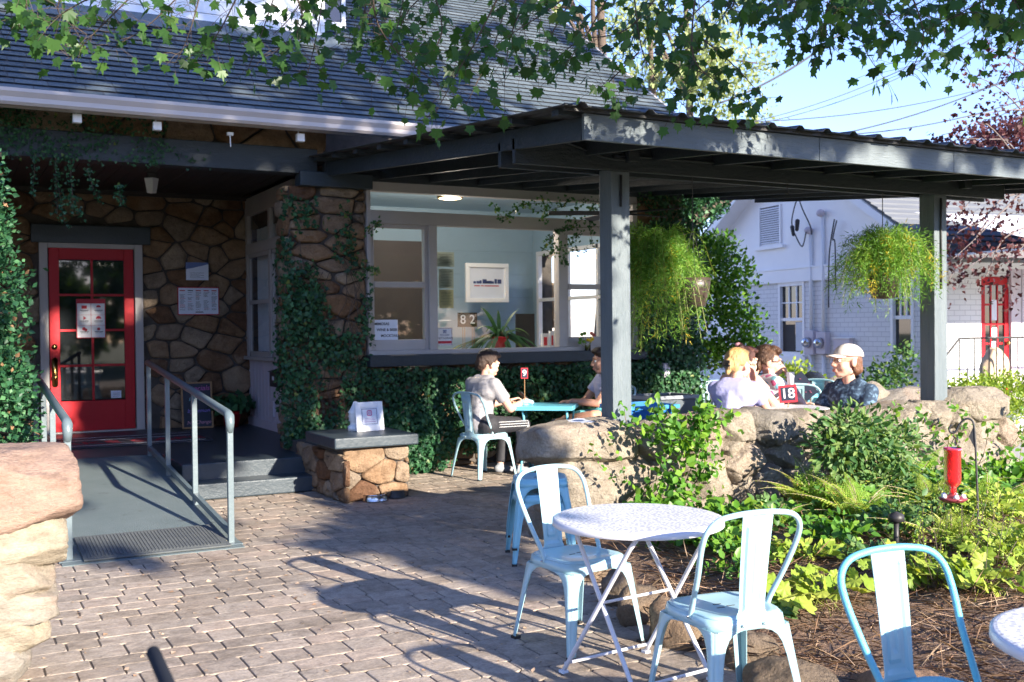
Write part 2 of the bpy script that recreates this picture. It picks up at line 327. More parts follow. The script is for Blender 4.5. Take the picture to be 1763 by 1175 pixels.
# ------------------------------------------------------------------ stones
def voronoi(w, h, sx, sy, seed, jit=.42):
    r = random.Random(seed); nx = max(1, round(w/sx)); ny = max(1, round(h/sy)); pts = []
    for j in range(-1, ny+1):
        for i in range(-1, nx+1):
            pts.append(((i+.5+r.uniform(-jit, jit)+(.5 if j % 2 else 0))*w/nx/sx, (j+.5+r.uniform(-jit, jit))*h/ny/sy))
    cells = []
    for a, p in enumerate(pts):
        poly = [(0, 0), (w/sx, 0), (w/sx, h/sy), (0, h/sy)]
        for b, q in enumerate(pts):
            if a == b or abs(p[0]-q[0]) > 3 or abs(p[1]-q[1]) > 3: continue
            mx, my = (p[0]+q[0])/2, (p[1]+q[1])/2; dx, dy = q[0]-p[0], q[1]-p[1]; out = []
            for i in range(len(poly)):
                u, v = poly[i], poly[(i+1) % len(poly)]
                du = (u[0]-mx)*dx+(u[1]-my)*dy; dv = (v[0]-mx)*dx+(v[1]-my)*dy
                if du <= 0: out.append(u)
                if (du < 0 < dv) or (dv < 0 < du): t = du/(du-dv); out.append((u[0]+(v[0]-u[0])*t, u[1]+(v[1]-u[1])*t))
            poly = out
            if len(poly) < 3: break
        if len(poly) >= 3: cells.append([(x*sx, y*sy) for x, y in poly])
    return cells
def stone_face(mb, O, U, V, w, h, sx, sy, seed, depth=.05, gap=.012, holes=(), jit=.42):
    """irregular rubble: domed stone for every cell on the rectangle O + u U + v V, normal U x V"""
    U = Vector(U).normalized(); V = Vector(V).normalized(); Nn = U.cross(V); O = Vector(O); r = random.Random(seed+5)
    for poly in voronoi(w, h, sx, sy, seed, jit):
        cx = sum(p[0] for p in poly)/len(poly); cy = sum(p[1] for p in poly)/len(poly)
        if any(a-.02 < cx < b+.02 and c-.02 < cy < d+.02 for a, b, c, d in holes): continue
        q = []
        for i in range(len(poly)):
            u, v = poly[i], poly[(i+1) % len(poly)]; n = max(2, int(math.hypot(v[0]-u[0], v[1]-u[1])/.035))
            for k in range(n): t = k/n; q.append((u[0]+(v[0]-u[0])*t, u[1]+(v[1]-u[1])*t))
        for _ in range(1): q = [((q[i-1][0]+2*q[i][0]+q[(i+1) % len(q)][0])/4, (q[i-1][1]+2*q[i][1]+q[(i+1) % len(q)][1])/4) for i in range(len(q))]
        hh = []
        for x, y in q:
            for a, b, c, d in holes:
                if a < x < b and c < y < d:
                    k = min((x-a, 'a'), (b-x, 'b'), (y-c, 'c'), (d-y, 'd'))[1]
                    x = {'a': a, 'b': b}.get(k, x); y = {'c': c, 'd': d}.get(k, y)
            hh.append((x, y))
        q = hh; k = len(q); dd = depth*r.uniform(.6, 1.25); tx, ty = r.uniform(-.12, .12), r.uniform(-.12, .12); rings = []
        size = min(max(p[0] for p in q)-min(p[0] for p in q), max(p[1] for p in q)-min(p[1] for p in q))
        if size < .03: continue
        for ins, ht in ((gap, -.02), (gap*1.1, dd*.55), (gap*1.1+.008, dd*.86), (gap+.028, dd), (gap+.07, dd*.97), (gap+.13, dd*.98)):
            f = max(.12, 1-ins/(size/2)); ring = []
            for x, y in q:
                wob = 1+.035*noise.noise(Vector((x*23, y*23, seed+3))); X = cx+(x-cx)*f*wob; Y = cy+(y-cy)*f*wob
                z = ht+(tx*(X-cx)+ty*(Y-cy)) * (1 if ht > 0 else 0)+(noise.noise(Vector((X*8+seed, Y*8, seed)))*.016+noise.noise(Vector((X*24+seed, Y*24, seed)))*.011+noise.noise(Vector((X*60+seed, Y*60, seed)))*.005 if ht > 0 else 0)
                ring.append(O+U*X+V*Y+Nn*z)
            rings.append(ring)
        vs = [p for rg in rings for p in rg]; vs.append(sum(rings[-1], Vector())/k)
        fs = [(i*k+j, i*k+(j+1) % k, (i+1)*k+(j+1) % k, (i+1)*k+j) for i in range(len(rings)-1) for j in range(k)]
        fs += [((len(rings)-1)*k+j, (len(rings)-1)*k+(j+1) % k, len(rings)*k) for j in range(k)]
        mb.add(vs, fs, r.random())
_ico = None
def rock(mb, c, s, seed, rot=0, tilt=0, sq=3.2, rough=.10, col=None, sub=4, cut=(.84, 1.12)):
    global _ico
    if _ico is None: _ico = {}
    if sub not in _ico:
        b = bmesh.new(); bmesh.ops.create_icosphere(b, subdivisions=sub, radius=1); _ico[sub] = ([v.co.copy() for v in b.verts], [[v.index for v in f.verts] for f in b.faces]); b.free()
    V, F = _ico[sub]; Mx = Matrix.Rotation(rot, 3, 'Z') @ Matrix.Rotation(tilt, 3, 'Y'); r = random.Random(seed)
    planes = [(Vector((r.uniform(-1, 1), r.uniform(-1, .4), r.uniform(-1, 1))).normalized(), r.uniform(*cut)) for _ in range(20)]
    out = []; off = Vector((seed*3.7, seed*1.3, -seed*2.1))
    for v in V:
        k = (abs(v.x)**sq+abs(v.y)**sq+abs(v.z)**sq)**(-1/sq); p = v*k
        for pn, pd in planes:
            d = p.dot(pn)-pd
            if d > 0: p = p-pn*d*.96
        q = Vector((p.x*s[0], p.y*s[1], p.z*s[2]))
        m = min(s); amp = m*rough; cr = noise.noise(q*5.5+off*2)
        p = p*(1+rough*1.1*noise.noise(p*1.3+off)); p = Vector((p.x*s[0], p.y*s[1], p.z*s[2]))
        p += v*(amp*.5*noise.noise(q*7+off)+amp*.30*noise.noise(q*21+off)+.006*noise.noise(q*48+off)-(.014*max(0, 1-abs(cr)*14)))
        out.append(Mx @ p+Vector(c))
    mb.add(out, F, r.random() if col is None else col)
    return mb
# ================================================================== SETTING: ground, paving, garden bed
def sheet(name, pts, z, mat, kind='structure'):
    mb = MB(); mb.add([(x, y, z) for x, y in pts], [tuple(range(len(pts)))]); o = mb.build(name, mat); return tag(o, kind=kind)
M['soil'] = pm('soil', (.24, .15, .10), (.14, .09, .06), 5, .95, 40, .9)
M['joint'] = pm('joint', (.13, .10, .08), (.07, .055, .045), 20, .95, 80, .8)
M['lawn'] = pm('lawn', (.06, .10, .025), (.10, .12, .04), 3, .95, 60, .9)
sheet('ground', [(-150, -150), (150, -150), (150, 150), (-150, 150)], -.06, M['lawn'])
sheet('bounce_sheet', [(9.8, 6.8), (14.6, 6.8), (15.4, 22), (9.8, 22)], -.02, pm('pale_bounce', (.46, .44, .41), (.40, .38, .36), 2, .85, 40, .3))  # unseen pale sheet, added to bounce sunlight up onto the white gable
BED = [(1.9, -3), (2.3, 1.6), (3.12, 3.3), (3.22, 4.3), (3.35, 5.2), (3.75, 5.9), (3.85, 6.7), (12.5, 6.7), (13.5, 9), (24, 9), (24, -3)]
def inbed(x, y):
    c = False; n = len(BED)
    for i in range(n):
        (x0, y0), (x1, y1) = BED[i], BED[(i+1) % n]
        if (y0 > y) != (y1 > y) and x < (x1-x0)*(y-y0)/(y1-y0)+x0: c = not c
    return c
def bedge(x, y):
    d = 9
    for i in range(1, 7):
        a = Vector(BED[i]); b = Vector(BED[i+1]); p = Vector((x, y)); t = max(0, min(1, (p-a).dot(b-a)/(b-a).length_squared)); d = min(d, (p-a-(b-a)*t).length)
    return d
sheet('patio_base', [(-6, -3), (9.6, -3), (9.6, 12.5), (-6, 12.5)], -.0065, M['joint'])
# tumbled concrete pavers: one real bevelled block each, laid in courses parallel to the house front
def paving():
    mb = MB(); r = random.Random(3); y = 2.2; row = 0
    while y < 11.0:
        hh = (.155, .205, .155)[row % 3]; row += 1; x = -1.4+r.uniform(0, .2); x1 = 9.4 if y > 6.9 else (4.1+.1*y)
        while x < x1:
            wv = r.choice((.155, .205, .205, .26)); cx, cy = x+wv/2, y+hh/2; x += wv
            if y < 6.9 and inbed(cx-.12, cy): continue
            if y > 10.1 and .7 < cx < 3.2: continue
            if 1.0 < cx < 1.7 and y > 8.1: continue
            dz = r.uniform(-.0012, .0012); ax, ay = r.uniform(-.004, .004), r.uniform(-.004, .004)
            vs = []
            for inx, iny, z in ((.0035, .001, -.03), (.0035, .001, -.005), (.006, .002, -.0009), (.012, .012, 0)):
                X, Y = wv/2-inx, hh/2-iny; cc = .014+inx*.5
                for sx, sy in ((-X+cc, -Y), (X-cc, -Y), (X, -Y+cc), (X, Y-cc), (X-cc, Y), (-X+cc, Y), (-X, Y-cc), (-X, -Y+cc)):
                    vs.append((cx+sx+r.uniform(-.0012, .0012), cy+sy+r.uniform(-.0012, .0012), z+dz+ax*sx+ay*sy))
            fs = [(i*8+j, i*8+(j+1) % 8, (i+1)*8+(j+1) % 8, (i+1)*8+j) for i in range(3) for j in range(8)]+[tuple(range(24, 32))]
            mb.add(vs, fs, r.random())
        y += hh
    return tag(mb.build('paving', M['paver'], smooth=False), kind='structure')
paving()
def bed_h(x, y):
    d = bedge(x, y); t = min(1, d/1.2)
    return .02+.16*t+.05*noise.noise(Vector((x*1.1, y*1.1, 0)))*t+.02*noise.noise(Vector((x*5, y*5, 1)))
def bed():
    mb = MB(); idx = {}; vs = []; fs = []; st = .12
    nx, ny = int(10/st), int(9.8/st)
    for i in range(nx):
        for j in range(ny):
            x, y = 1.9+i*st, -3+j*st
            if all(inbed(a, b) for a, b in ((x, y), (x+st, y), (x+st, y+st), (x, y+st))):
                q = []
                for a, b in ((i, j), (i+1, j), (i+1, j+1), (i, j+1)):
                    if (a, b) not in idx: X, Y = 1.9+a*st, -3+b*st; idx[(a, b)] = len(vs); vs.append((X, Y, bed_h(X, Y)))
                    q.append(idx[(a, b)])
                fs.append(q)
    mb.add(vs, fs); tag(mb.build('garden_bed', M['soil'], smooth=True), kind='structure')
bed()
# pine straw lying over the bed, and a few needles and leaf bits on the paving: nobody could count them
n = 26000
px = rng.uniform(2.2, 9.5, n); py = rng.uniform(1.2, 6.5, n); k = [i for i in range(n) if inbed(px[i], py[i]) and (py[i] < 5.2 or rng.random() < .5)]
P = np.array([(px[i], py[i], bed_h(px[i], py[i])+.006+rng.random()*.03) for i in k]); D = vrand(len(k)); D[:, 2] *= .22
tag(scatter('pine_straw', P, D, vrand(len(k), 3), rng.uniform(.10, .22, len(k)), STRIP, M['straw'], W=.022), 'brown pine straw mulch spread over the garden bed', 'mulch', kind='stuff')
n = 500; x = rng.uniform(-.5, 4.5, n); y = rng.uniform(4, 10, n)
k = [i for i in range(n) if not inbed(x[i]-.1, y[i]) and not (x[i] < 3.5 and y[i] > 7.6)]
P = np.array([(x[i], y[i], .004) for i in k]); D = vrand(len(k)); D[:, 2] *= .1
tag(scatter('fallen_leaves', P, D, vrand(len(k), 4), rng.uniform(.015, .04, len(k)), DIAM, M['straw'], col=rng.uniform(.4, 1, len(k))), 'small dry leaf bits scattered over the pavers', 'leaves', kind='stuff')
# ================================================================== STONE HOUSE
H = thing('stone_house', (3.6, 11, 0), 'brown rubble stone house with slate grey shingle roof and ivy around its front window', 'house')
PY = 11.0     # front wall plane
RZ = lambda y: 3.66+.69*(y-10.4)
sm = MB(); mo = MB()
# porch rear wall with the door opening
DX0, DX1, DZ0, DZ1 = 1.19, 2.22, .31, 2.64
stone_face(sm, (-1.2, 14.42, .28), (1, 0, 0), (0, 0, 1), 4.97, 3.2, .35, .235, 11, .06, .010, jit=.47, holes=[(DX0-.10+1.2, DX1+.10+1.2, -.1, DZ1+.32-.28)])
mo.box(-1.2, DX0-.06, 14.42, 14.7, 0, 3.5); mo.box(DX1+.06, 3.75, 14.42, 14.7, 0, 3.5); mo.box(DX0-.06, DX1+.06, 14.42, 14.7, DZ1+.05, 3.5)
sm.build('rear_wall', M['house_stone'], H, smooth=True)
# front pillar, wall above the porch beam, wall under the window, right corner, right side wall
pl = MB(); stone_face(pl, (3.26, 11.0, 0), (1, 0, 0), (0, 0, 1), .86, 3.12, .36, .15, 21, .06, .008, jit=.46)
stone_face(pl, (3.26, 11.34, 0), (0, -1, 0), (0, 0, 1), .34, 3.12, .34, .18, 22, .04, .008)
pl.build('pillar', M['house_stone'], H, smooth=True); mo.box(3.27, 4.11, 11.01, 11.34, 0, 3.1); mo.box(3.74, 4.10, 11.34, 14.4, 2.95, 3.4)
uw = MB(); stone_face(uw, (-1.6, 11.02, 3.46), (1, 0, 0), (0, 0, 1), 5.3, .42, .42, .30, 23, .04, .012); uw.build('upper_wall', M['house_stone'], H, smooth=True)
mo.box(-1.6, 3.7, 11.03, 11.3, 3.4, 4.02)
lw = MB(); stone_face(lw, (4.1, 11.0, 0), (1, 0, 0), (0, 0, 1), 4.35, 1.18, .42, .24, 24, .06, .012)
stone_face(lw, (7.72, 11.0, 1.14), (1, 0, 0), (0, 0, 1), .73, 2.4, .40, .22, 25, .05, .012)
stone_face(lw, (8.45, 11.0, 0), (0, 1, 0), (0, 0, 1), 6.5, 3.9, .6, .4, 26, .05, .012, holes=[(.72, 3.28, 1.2, 2.8)])
lw.build('front_wall', M['house_stone'], H, smooth=True)
mo.box(4.11, 8.43, 11.01, 11.25, 0, 1.15); mo.box(7.72, 8.43, 11.01, 11.25, 1.15, 4.0); mo.box(8.2, 8.44, 11.25, 17.5, 0, 1.22); mo.box(8.2, 8.44, 11.25, 17.5, 2.78, 4.0); mo.box(8.2, 8.44, 14.28, 17.5, 1.22, 2.78); mo.box(8.2, 8.44, 11.25, 11.73, 1.22, 2.78)
mo.box(-1.5, 8.4, 20, 20.3, 0, 7); mo.box(-1.6, -1.3, 11.3, 20, 0, 5)
mo.build('mortar_core', M['mortar'], H)
# timbers
tb = MB(); tb.box(-1.6, 3.56, 10.90, 11.12, 3.235, 3.50); tb.build('porch_beam', M['beam_paint'], H, bevel=.008)
tb = MB(); tb.box(3.36, 4.17, 10.86, 11.06, 3.105, 3.26); tb.build('pillar_cap', M['dark_paint'], H, bevel=.008)
tb = MB(); tb.box(1.0, 2.42, 14.30, 14.46, 2.70, 2.93); tb.build('lintel', M['dark_paint'], H, bevel=.012)
M['ceil_paint'] = pm('ceil_paint', (.035, .027, .023), (.028, .022, .019), 3, .6, 40, .2)
tb = MB()
for i in range(36): tb.box(-1.5+i*.142, -1.5+i*.142+.136, 11.1, 14.5, 3.385, 3.41)
tb.box(-1.6, 3.75, 14.30, 14.36, 3.33, 3.39); tb.build('porch_ceiling', M['ceil_paint'], H)
tb = MB(); tb.box(-1.6, 8.5, 11.3, 14.6, 3.43, 3.46); tb.build('ceiling_deck', M['black'], H)
# porch floor and two steps
tb = MB(); tb.box(2.0, 3.3, 10.32, 11.45, .01, .31); tb.box(-.1, 3.72, 11.38, 14.42, .01, .3085); tb.box(-.1, .66, 10.2, 11.4, .01, .306); tb.build('porch_floor', M['dark_paint'], H, bevel=.012)
tb = MB(); tb.box(2.04, 3.27, 10.0, 10.33, .005, .155); tb.build('step', M['dark_paint'], H, bevel=.015)
# beadboard side wall with its window (x = 3.57)
sw = MB()
for i in range(38): sw.box(3.575+(.004 if i % 2 else 0), 3.60, 11.36+i*.08, 11.36+i*.08+.074, .42, 1.20)
sw.box(3.555, 3.60, 11.36, 14.4, .30, .42); sw.build('side_panelling', M['siding'], H).location.x = .12
sf = MB(); T = 3.60
sf.box(3.50, T, 11.36, 14.42, 1.19, 1.235)                                     # sill
for a, b in ((14.28, 14.40), (11.36, 12.32), (13.18, 13.28)): sf.box(3.55, T, a, b, 1.235, 3.25)
sf.box(3.548, T, 12.2, 14.4, 3.12, 3.36); sf.box(3.545, T, 12.2, 14.4, 2.60, 2.74)
o = sf.build('side_window', M['trim'], H, bevel=.004); o.location.x = .12
sf = MB()
for y0, y1 in ((13.28, 14.28), (12.32, 13.18)):
    sf.box(3.565, 3.59, y0, y1, 1.235, 1.30); sf.box(3.565, 3.59, y0, y1, 1.93, 1.98); sf.box(3.565, 3.59, y0, y1, 2.55, 2.6)
    for yy in (y0, y1-.05): sf.box(3.565, 3.59, yy, yy+.05, 1.235, 2.6)
sf.build('sash', M['trim'], o)
g = MB(); g.add([(3.585, 12.25, 1.25), (3.585, 14.35, 1.25), (3.585, 14.35, 3.12), (3.585, 12.25, 3.12)], [(0, 1, 2, 3)]); g.build('glass', glassmat('side_pane', (.95, .97, .98), .18), o)
g = MB()
for i in range(24): y = 12.35+i*.085; g.tube([(3.72+.012*(i % 2), y, 1.3), (3.72+.012*(i % 2), y, 3.1)], .045, 6)
M['lace'] = flat('lace', (.62, .66, .72), .8); g.build('curtain', M['lace'], o)
# ---- red door
dr = MB(); dy = 14.40
W_, Hh = DX1-DX0, DZ1-DZ0
lx0, lx1 = DX0+.13, DX1-.13; zb = AY(150, 690, 14.4).z; zt = AY(150, 448, 14.4).z; mx = (lx0+lx1)/2
dr.box(DX0+.012, lx0, dy-.045, dy, DZ0+.02, DZ1); dr.box(lx1, DX1-.012, dy-.045, dy, DZ0+.02, DZ1)
dr.box(lx0, lx1, dy-.0445, dy, DZ0+.02, zb); dr.box(lx0, lx1, dy-.0445, dy, zt, DZ1)
door = dr.build('door', M['red_paint'], H, bevel=.004)
mu = MB(); mu.box(mx-.014, mx+.014, dy-.04, dy-.01, zb, zt)
rows = 4
for i in range(1, rows): z = zb+(zt-zb)*i/rows; mu.box(lx0, mx-.014, dy-.038, dy-.01, z-.014, z+.014); mu.box(mx+.014, lx1, dy-.038, dy-.01, z-.014, z+.014)
mu.build('muntins', M['red_paint'], door)
for i in range(rows):
    for a, b in ((lx0, mx-.014), (mx+.014, lx1)):
        z0 = zb+(zt-zb)*i/rows+.014; z1 = zb+(zt-zb)*(i+1)/rows-.014; g = MB(); g.box(a, b, dy-.02, dy-.014, z0, z1); g.build('pane', M['glass_dark'], door)
hd = MB(); hx = DX0+.065
hp = [(hx+.036*math.cos(t), 1.08+(.15 if math.sin(t) > 0 else -.15)+.036*math.sin(t)) for t in [i*math.pi/8 for i in range(16)]]
MT = Matrix([[1, 0, 0, 0], [0, 0, 1, 0], [0, 1, 0, 0], [0, 0, 0, 1]])
hd.prism(hp, Matrix.Translation((0, dy-.055, 0)) @ MT, .012); hd.lathe([(.0, 0), (.028, .004), (.036, .02), (.03, .04), (.012, .05), (.012, .075), (0, .075)], (hx, dy-.125, 1.02), 14, M=Matrix.Rotation(R(-90), 4, 'X').to_3x3())
hd.build('handle', M['brass'], door, smooth=True)
dl = MB(); dl.lathe([(0, 0), (.03, .0), (.034, .012), (.0, .013)], (hx, dy-.047, 1.40), 14, M=Matrix.Rotation(R(90), 4, 'X').to_3x3()); dl.build('deadbolt', M['brass'], door, smooth=True)
tr = MB(); tr.box(DX0-.10, DX0, dy-.075, dy, DZ0, DZ1+.08); tr.box(DX1, DX1+.10, dy-.075, dy, DZ0, DZ1+.08); tr.box(DX0, DX1, dy-.073, dy, DZ1, DZ1+.08)
tr.box(DX0-.02, DX1+.02, dy-.09, dy, DZ0-.002, DZ0+.018); tr.build('door_trim', M['trim'], H, bevel=.006)
# ---- front window wall
WX0, WX1 = 4.125, 7.72
sl = MB(); sl.box(4.10, 7.78, 10.82, 11.06, 1.165, 1.292); sl.build('window_sill', M['beam_paint'], H, bevel=.01)
fr = MB(); F0, F1 = 10.94, 11.06
fr.box(WX0, WX1, F0-.02, F1, 1.293, 1.345)
fr.box(WX0, WX0+.045, F0, F1, 1.345, 3.14); fr.box(WX1-.07, WX1, F0, F1, 1.345, 3.14)
fr.box(WX0+.045, WX1-.07, F0, F1, 2.745, 2.89); fr.box(WX0, WX1, F0+.004, F1, 3.10, 3.40)
m1 = (4.86, 4.96); m2 = (6.56, 6.67)
for a, b in (m1, m2): fr.box(a, b, F0-.008, F1, 1.345, 2.745)
wf = fr.build('window_frame', M['trim'], H, bevel=.005)
def sash(x0, x1):
    s = MB(); b = .042
    s.box(x0, x0+b, F0+.03, F1-.01, 1.345, 2.745); s.box(x1-b, x1, F0+.03, F1-.01, 1.345, 2.745)
    s.box(x0+b, x1-b, F0+.032, F1-.01, 1.345, 1.345+.115); s.box(x0+b, x1-b, F0+.032, F1-.01, 2.745-b, 2.745); s.box(x0+b, x1-b, F0+.02, F1-.01, 2.04, 2.105)
    s.build('sash', M['trim'], wf, bevel=.004)
sash(WX0+.045, m1[0]); sash(m2[1], WX1-.07)
for x0, x1, z0, z1 in ((WX0+.08, m1[0]-.04, 1.46, 2.04), (WX0+.08, m1[0]-.04, 2.1, 2.71), (m1[1], m2[0], 1.345, 2.745), (m2[1]+.05, WX1-.12, 1.46, 2.04), (m2[1]+.05, WX1-.12, 2.1, 2.69), (WX0+.045, WX1-.07, 2.89, 3.10)):
    g = MB(); g.add([(x0, 11.0, z0), (x1, 11.0, z0), (x1, 11.0, z1), (x0, 11.0, z1)], [(0, 1, 2, 3)]); g.build('pane', M['pane'], wf)
# ---- the room behind it
rm = MB(); BY = 14.4
for i in range(9): rm.box(4.13, 8.2, BY, BY+.03, .3+i*.35, .3+i*.35+.348)
rm.box(8.17, 8.2, 11.25, 11.75, .3, 3.4); rm.box(8.17, 8.2, 14.25, 14.4, .3, 3.4); rm.box(8.17, 8.2, 11.75, 14.25, .3, 1.25); rm.box(8.17, 8.2, 11.75, 14.25, 2.75, 3.4)
rm.box(4.10, 4.13, 11.25, 14.5, .3, 3.4); rm.build('room_wall', M['room_blue'], H)
rc = MB()
for i in range(20): rc.box(4.1, 8.2, 11.07+i*.17, 11.07+i*.17+.168, 3.36, 3.39)
rc.build('room_ceiling', M['room_blue'], H)
rd = MB(); zz = AY(690, 415, 13.6).z; xx = AY(747, 415, 13.6).x; rd.box(4.13, xx, 13.6, 13.65, .3, zz); rd.box(xx-.05, xx, 13.65, 14.4, .3, zz); rd.build('dark_partition', M['room_dark'], H)
rd = MB(); rd.box(4.1, 8.2, 11.25, 14.5, .28, .3); rd.build('room_floor', M['wood'], H)
rd = MB(); rd.box(4.95, 8.17, 11.08, 11.42, 1.30, 1.335); rd.build('inner_sill', M['white'], H)
iw = MB()
for a in (11.75, 12.5, 13.35, 14.19): iw.box(8.14, 8.21, a, a+.06, 1.25, 2.75)
iw.box(8.14, 8.21, 11.81, 14.19, 1.25, 1.31); iw.box(8.14, 8.21, 11.81, 14.19, 2.69, 2.75); iw.box(8.15, 8.2, 11.81, 14.19, 1.98, 2.03); iw.build('side_room_window', M['white'], H)
# ---- roof: every shingle tab a real slab
rf = MB(); r = random.Random(5); ex = .135; y = 10.37; c0 = math.sqrt(1+.69**2); dyr = ex/c0; i = 0
while RZ(y) < 9.2:
    x = 8.84-(.15 if i % 2 else 0)+r.uniform(-.03, .03); first = True
    x = 8.84
    while x > -1.9:
        wv = (.15 if (i % 2 and first) else .30)*r.uniform(.9, 1.1); first = False
        if not (y > 12.75 and x < 4.2 and y > 12.9):
            z0 = RZ(y)+.008; z1 = RZ(y+dyr)+.005; h = r.uniform(-.001, .0015); g = .004
            vs = [(x-g, y, z0+h), (x-wv+g, y, z0+h), (x-wv+g, y+dyr+.03, z1), (x-g, y+dyr+.03, z1), (x-g, y, z0+h-.005), (x-wv+g, y, z0+h-.005)]
            rf.add(vs, [(0, 1, 2, 3), (4, 5, 1, 0)], min(1, max(0, r.gauss(.45, .25))))
        x -= wv
    y += dyr; i += 1
m, n_, b = nodes('shingle'); a = attr(n_); co = coord(n_)
c = mixc(n_, 1.0, ramp(n_, a, [(0, (.06, .082, .095)), (.5, (.085, .113, .128)), (1, (.13, .16, .175))]), ramp(n_, ntex(n_, co, 60, 4, .7), [(.3, (.6, .6, .6)), (.7, (1.25, 1.25, 1.25))]), 'MULTIPLY')
L_(n_, c, b.inputs['Base Color']); b.inputs['Roughness'].default_value = .8; bump(n_, b, ntex(n_, co, 160, 3, .6), .4, .01); M['shingle'] = m
roof = rf.build('roof', M['shingle'], H)
dk = MB(); dk.add([(-2, 10.40, RZ(10.40)-.01), (8.8, 10.40, RZ(10.40)-.01), (8.8, 18.4, RZ(18.4)-.01), (-2, 18.4, RZ(18.4)-.01), (-2, 10.40, RZ(10.40)-.05), (8.8, 10.40, RZ(10.40)-.05), (8.8, 18.4, RZ(18.4)-.09), (-2, 18.4, RZ(18.4)-.09)],
       [(0, 1, 2, 3), (7, 6, 5, 4), (0, 4, 5, 1), (1, 5, 6, 2), (2, 6, 7, 3), (3, 7, 4, 0)]); dk.build('roof_deck', M['black'], H)
gb = MB(); gb.add([(8.4, 11, 3.2), (8.4, 18.4, 3.2), (8.4, 18.4, RZ(18.4)-.1), (8.4, 11, RZ(11)-.1)], [(0, 1, 2, 3)]); gb.build('gable_wall', M['siding'], H)
rk = MB(); rk.bar((8.80, 10.25, RZ(10.25)-.09), (8.80, 18.4, RZ(18.4)-.09), .03, .15, (0, -.57, .82)); rk.build('rake_board', M['gutter'], H)
# gutter: K-shaped trough
gt = MB(); prof = [(10.40, 3.735), (10.40, 3.59), (10.285, 3.59), (10.262, 3.615), (10.262, 3.655), (10.235, 3.70), (10.235, 3.73), (10.25, 3.73), (10.25, 3.705), (10.278, 3.66), (10.278, 3.60), (10.385, 3.605), (10.385, 3.735)]
k = len(prof); vs = [(x, yy, z) for x in (-1.9, 8.7) for yy, z in prof]
gt.add(vs, [(i, (i+1) % k, k+(i+1) % k, k+i) for i in range(k)]+[tuple(range(k)), tuple(range(2*k-1, k-1, -1))]); gt.build('gutter', M['gutter'], H)
fa = MB(); fa.box(-1.9, 8.75, 10.405, 10.43, 3.585, 3.70); fa.build('soffit', M['trim'], H)
for px_, py_ in ((133, 204), (271, 217), (518, 237)):
    p = AY(px_, py_, 10.45); q = MB(); q.box(p.x-.038, p.x+.038, 10.44, 10.51, p.z-.04, p.z+.04); q.tube([(p.x, 10.535, p.z), (p.x, 10.535, 3.72)], .008, 6); q.build('bracket', M['white'], H, bevel=.006)
p = AY(396, 232, 10.55); q = MB(); q.tube([(p.x, 10.55, 3.5), (p.x, 10.55, p.z), (p.x+.005, 10.55, p.z-.12)], .006, 6); q.box(p.x-.03, p.x+.03, 10.53, 10.57, p.z-.01, p.z+.02); q.build('string_light_clip', M['white'], H)
# dormer
dm = MB(); r = random.Random(8)
DY = 12.62
for i in range(16): dm.box(-1.9, 4.15, DY-.004*(i % 2), DY+.04, 5.14+i*.16, 5.14+i*.16+.152)
dm.build('dormer_wall', M['white'], H)
dm = MB(); dm.box(4.10, 4.22, DY-.05, DY+.1, 5.05, 7.6); dm.box(-1.9, 4.22, DY-.03, DY+.02, 5.10, 5.2); dm.build('dormer_trim', M['white'], H)
dm = MB(); dm.add([(-1.9, DY-.36, RZ(DY-.36)+.03), (4.35, DY-.36, RZ(DY-.36)+.03), (4.35, DY-.04, RZ(DY-.04)+.03), (-1.9, DY-.04, RZ(DY-.04)+.03)], [(0, 1, 2, 3)]); dm.build('flashing', M['shingle'], H, solid=.01)
dm = MB(); x0 = AY(528, 10, DY).x; x1 = AY(592, 10, DY).x; dm.box(x0, x0+.05, DY-.06, DY, 5.32, 6.6); dm.box(x1-.05, x1, DY-.06, DY, 5.32, 6.6); dm.box(x0+.05, x1-.05, DY-.06, DY, 5.32, 5.38); dm.box(x0+.05, x1-.05, DY-.05, DY, 5.85, 5.89)
dw = dm.build('dormer_window', M['white'], H); dm = MB(); dm.box(x0+.05, x1-.05, DY-.03, DY-.01, 5.38, 6.6); dm.build('pane', M['glass_dark'], dw)
# ================================================================== PERGOLA
PG = thing('pergola', (4.6, 6.83, 0), 'dark grey timber pergola with corrugated metal roof leaning against the house', 'pergola')
PYp, PYf, PX0, PX1 = 6.83, 5.80, 3.66, 9.02
for x in (4.605, 8.175):
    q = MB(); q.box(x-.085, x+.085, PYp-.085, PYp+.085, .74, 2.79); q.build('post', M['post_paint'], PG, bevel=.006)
    q = MB(); q.tube([(x+.0, PYp-.094, 2.74), (x-.005, PYp-.094, 2.5), (x-.005, PYp-.094, 1.9 if x > 5 else 2.62)], .010, 6); q.build('conduit', M['iron'], PG, smooth=True)
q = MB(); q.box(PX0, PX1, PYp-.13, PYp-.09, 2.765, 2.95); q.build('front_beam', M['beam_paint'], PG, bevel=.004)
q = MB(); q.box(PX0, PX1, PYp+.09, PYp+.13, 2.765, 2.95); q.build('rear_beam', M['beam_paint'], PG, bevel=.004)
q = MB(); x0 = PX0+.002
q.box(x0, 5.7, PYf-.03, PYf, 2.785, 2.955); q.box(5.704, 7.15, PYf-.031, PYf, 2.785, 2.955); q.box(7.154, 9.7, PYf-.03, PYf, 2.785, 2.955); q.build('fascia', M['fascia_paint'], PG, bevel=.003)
zr = lambda y: 2.79+.0852*(y-PYf)
for i in range(11):
    x = PX0+i*.6; q = MB(); q.bar((x+.02, PYf+.002, zr(PYf)+.07), (x+.02, 10.97, zr(10.97)+.07), .04, .145); q.build('rafter', M['beam_paint'], PG, bevel=.003)
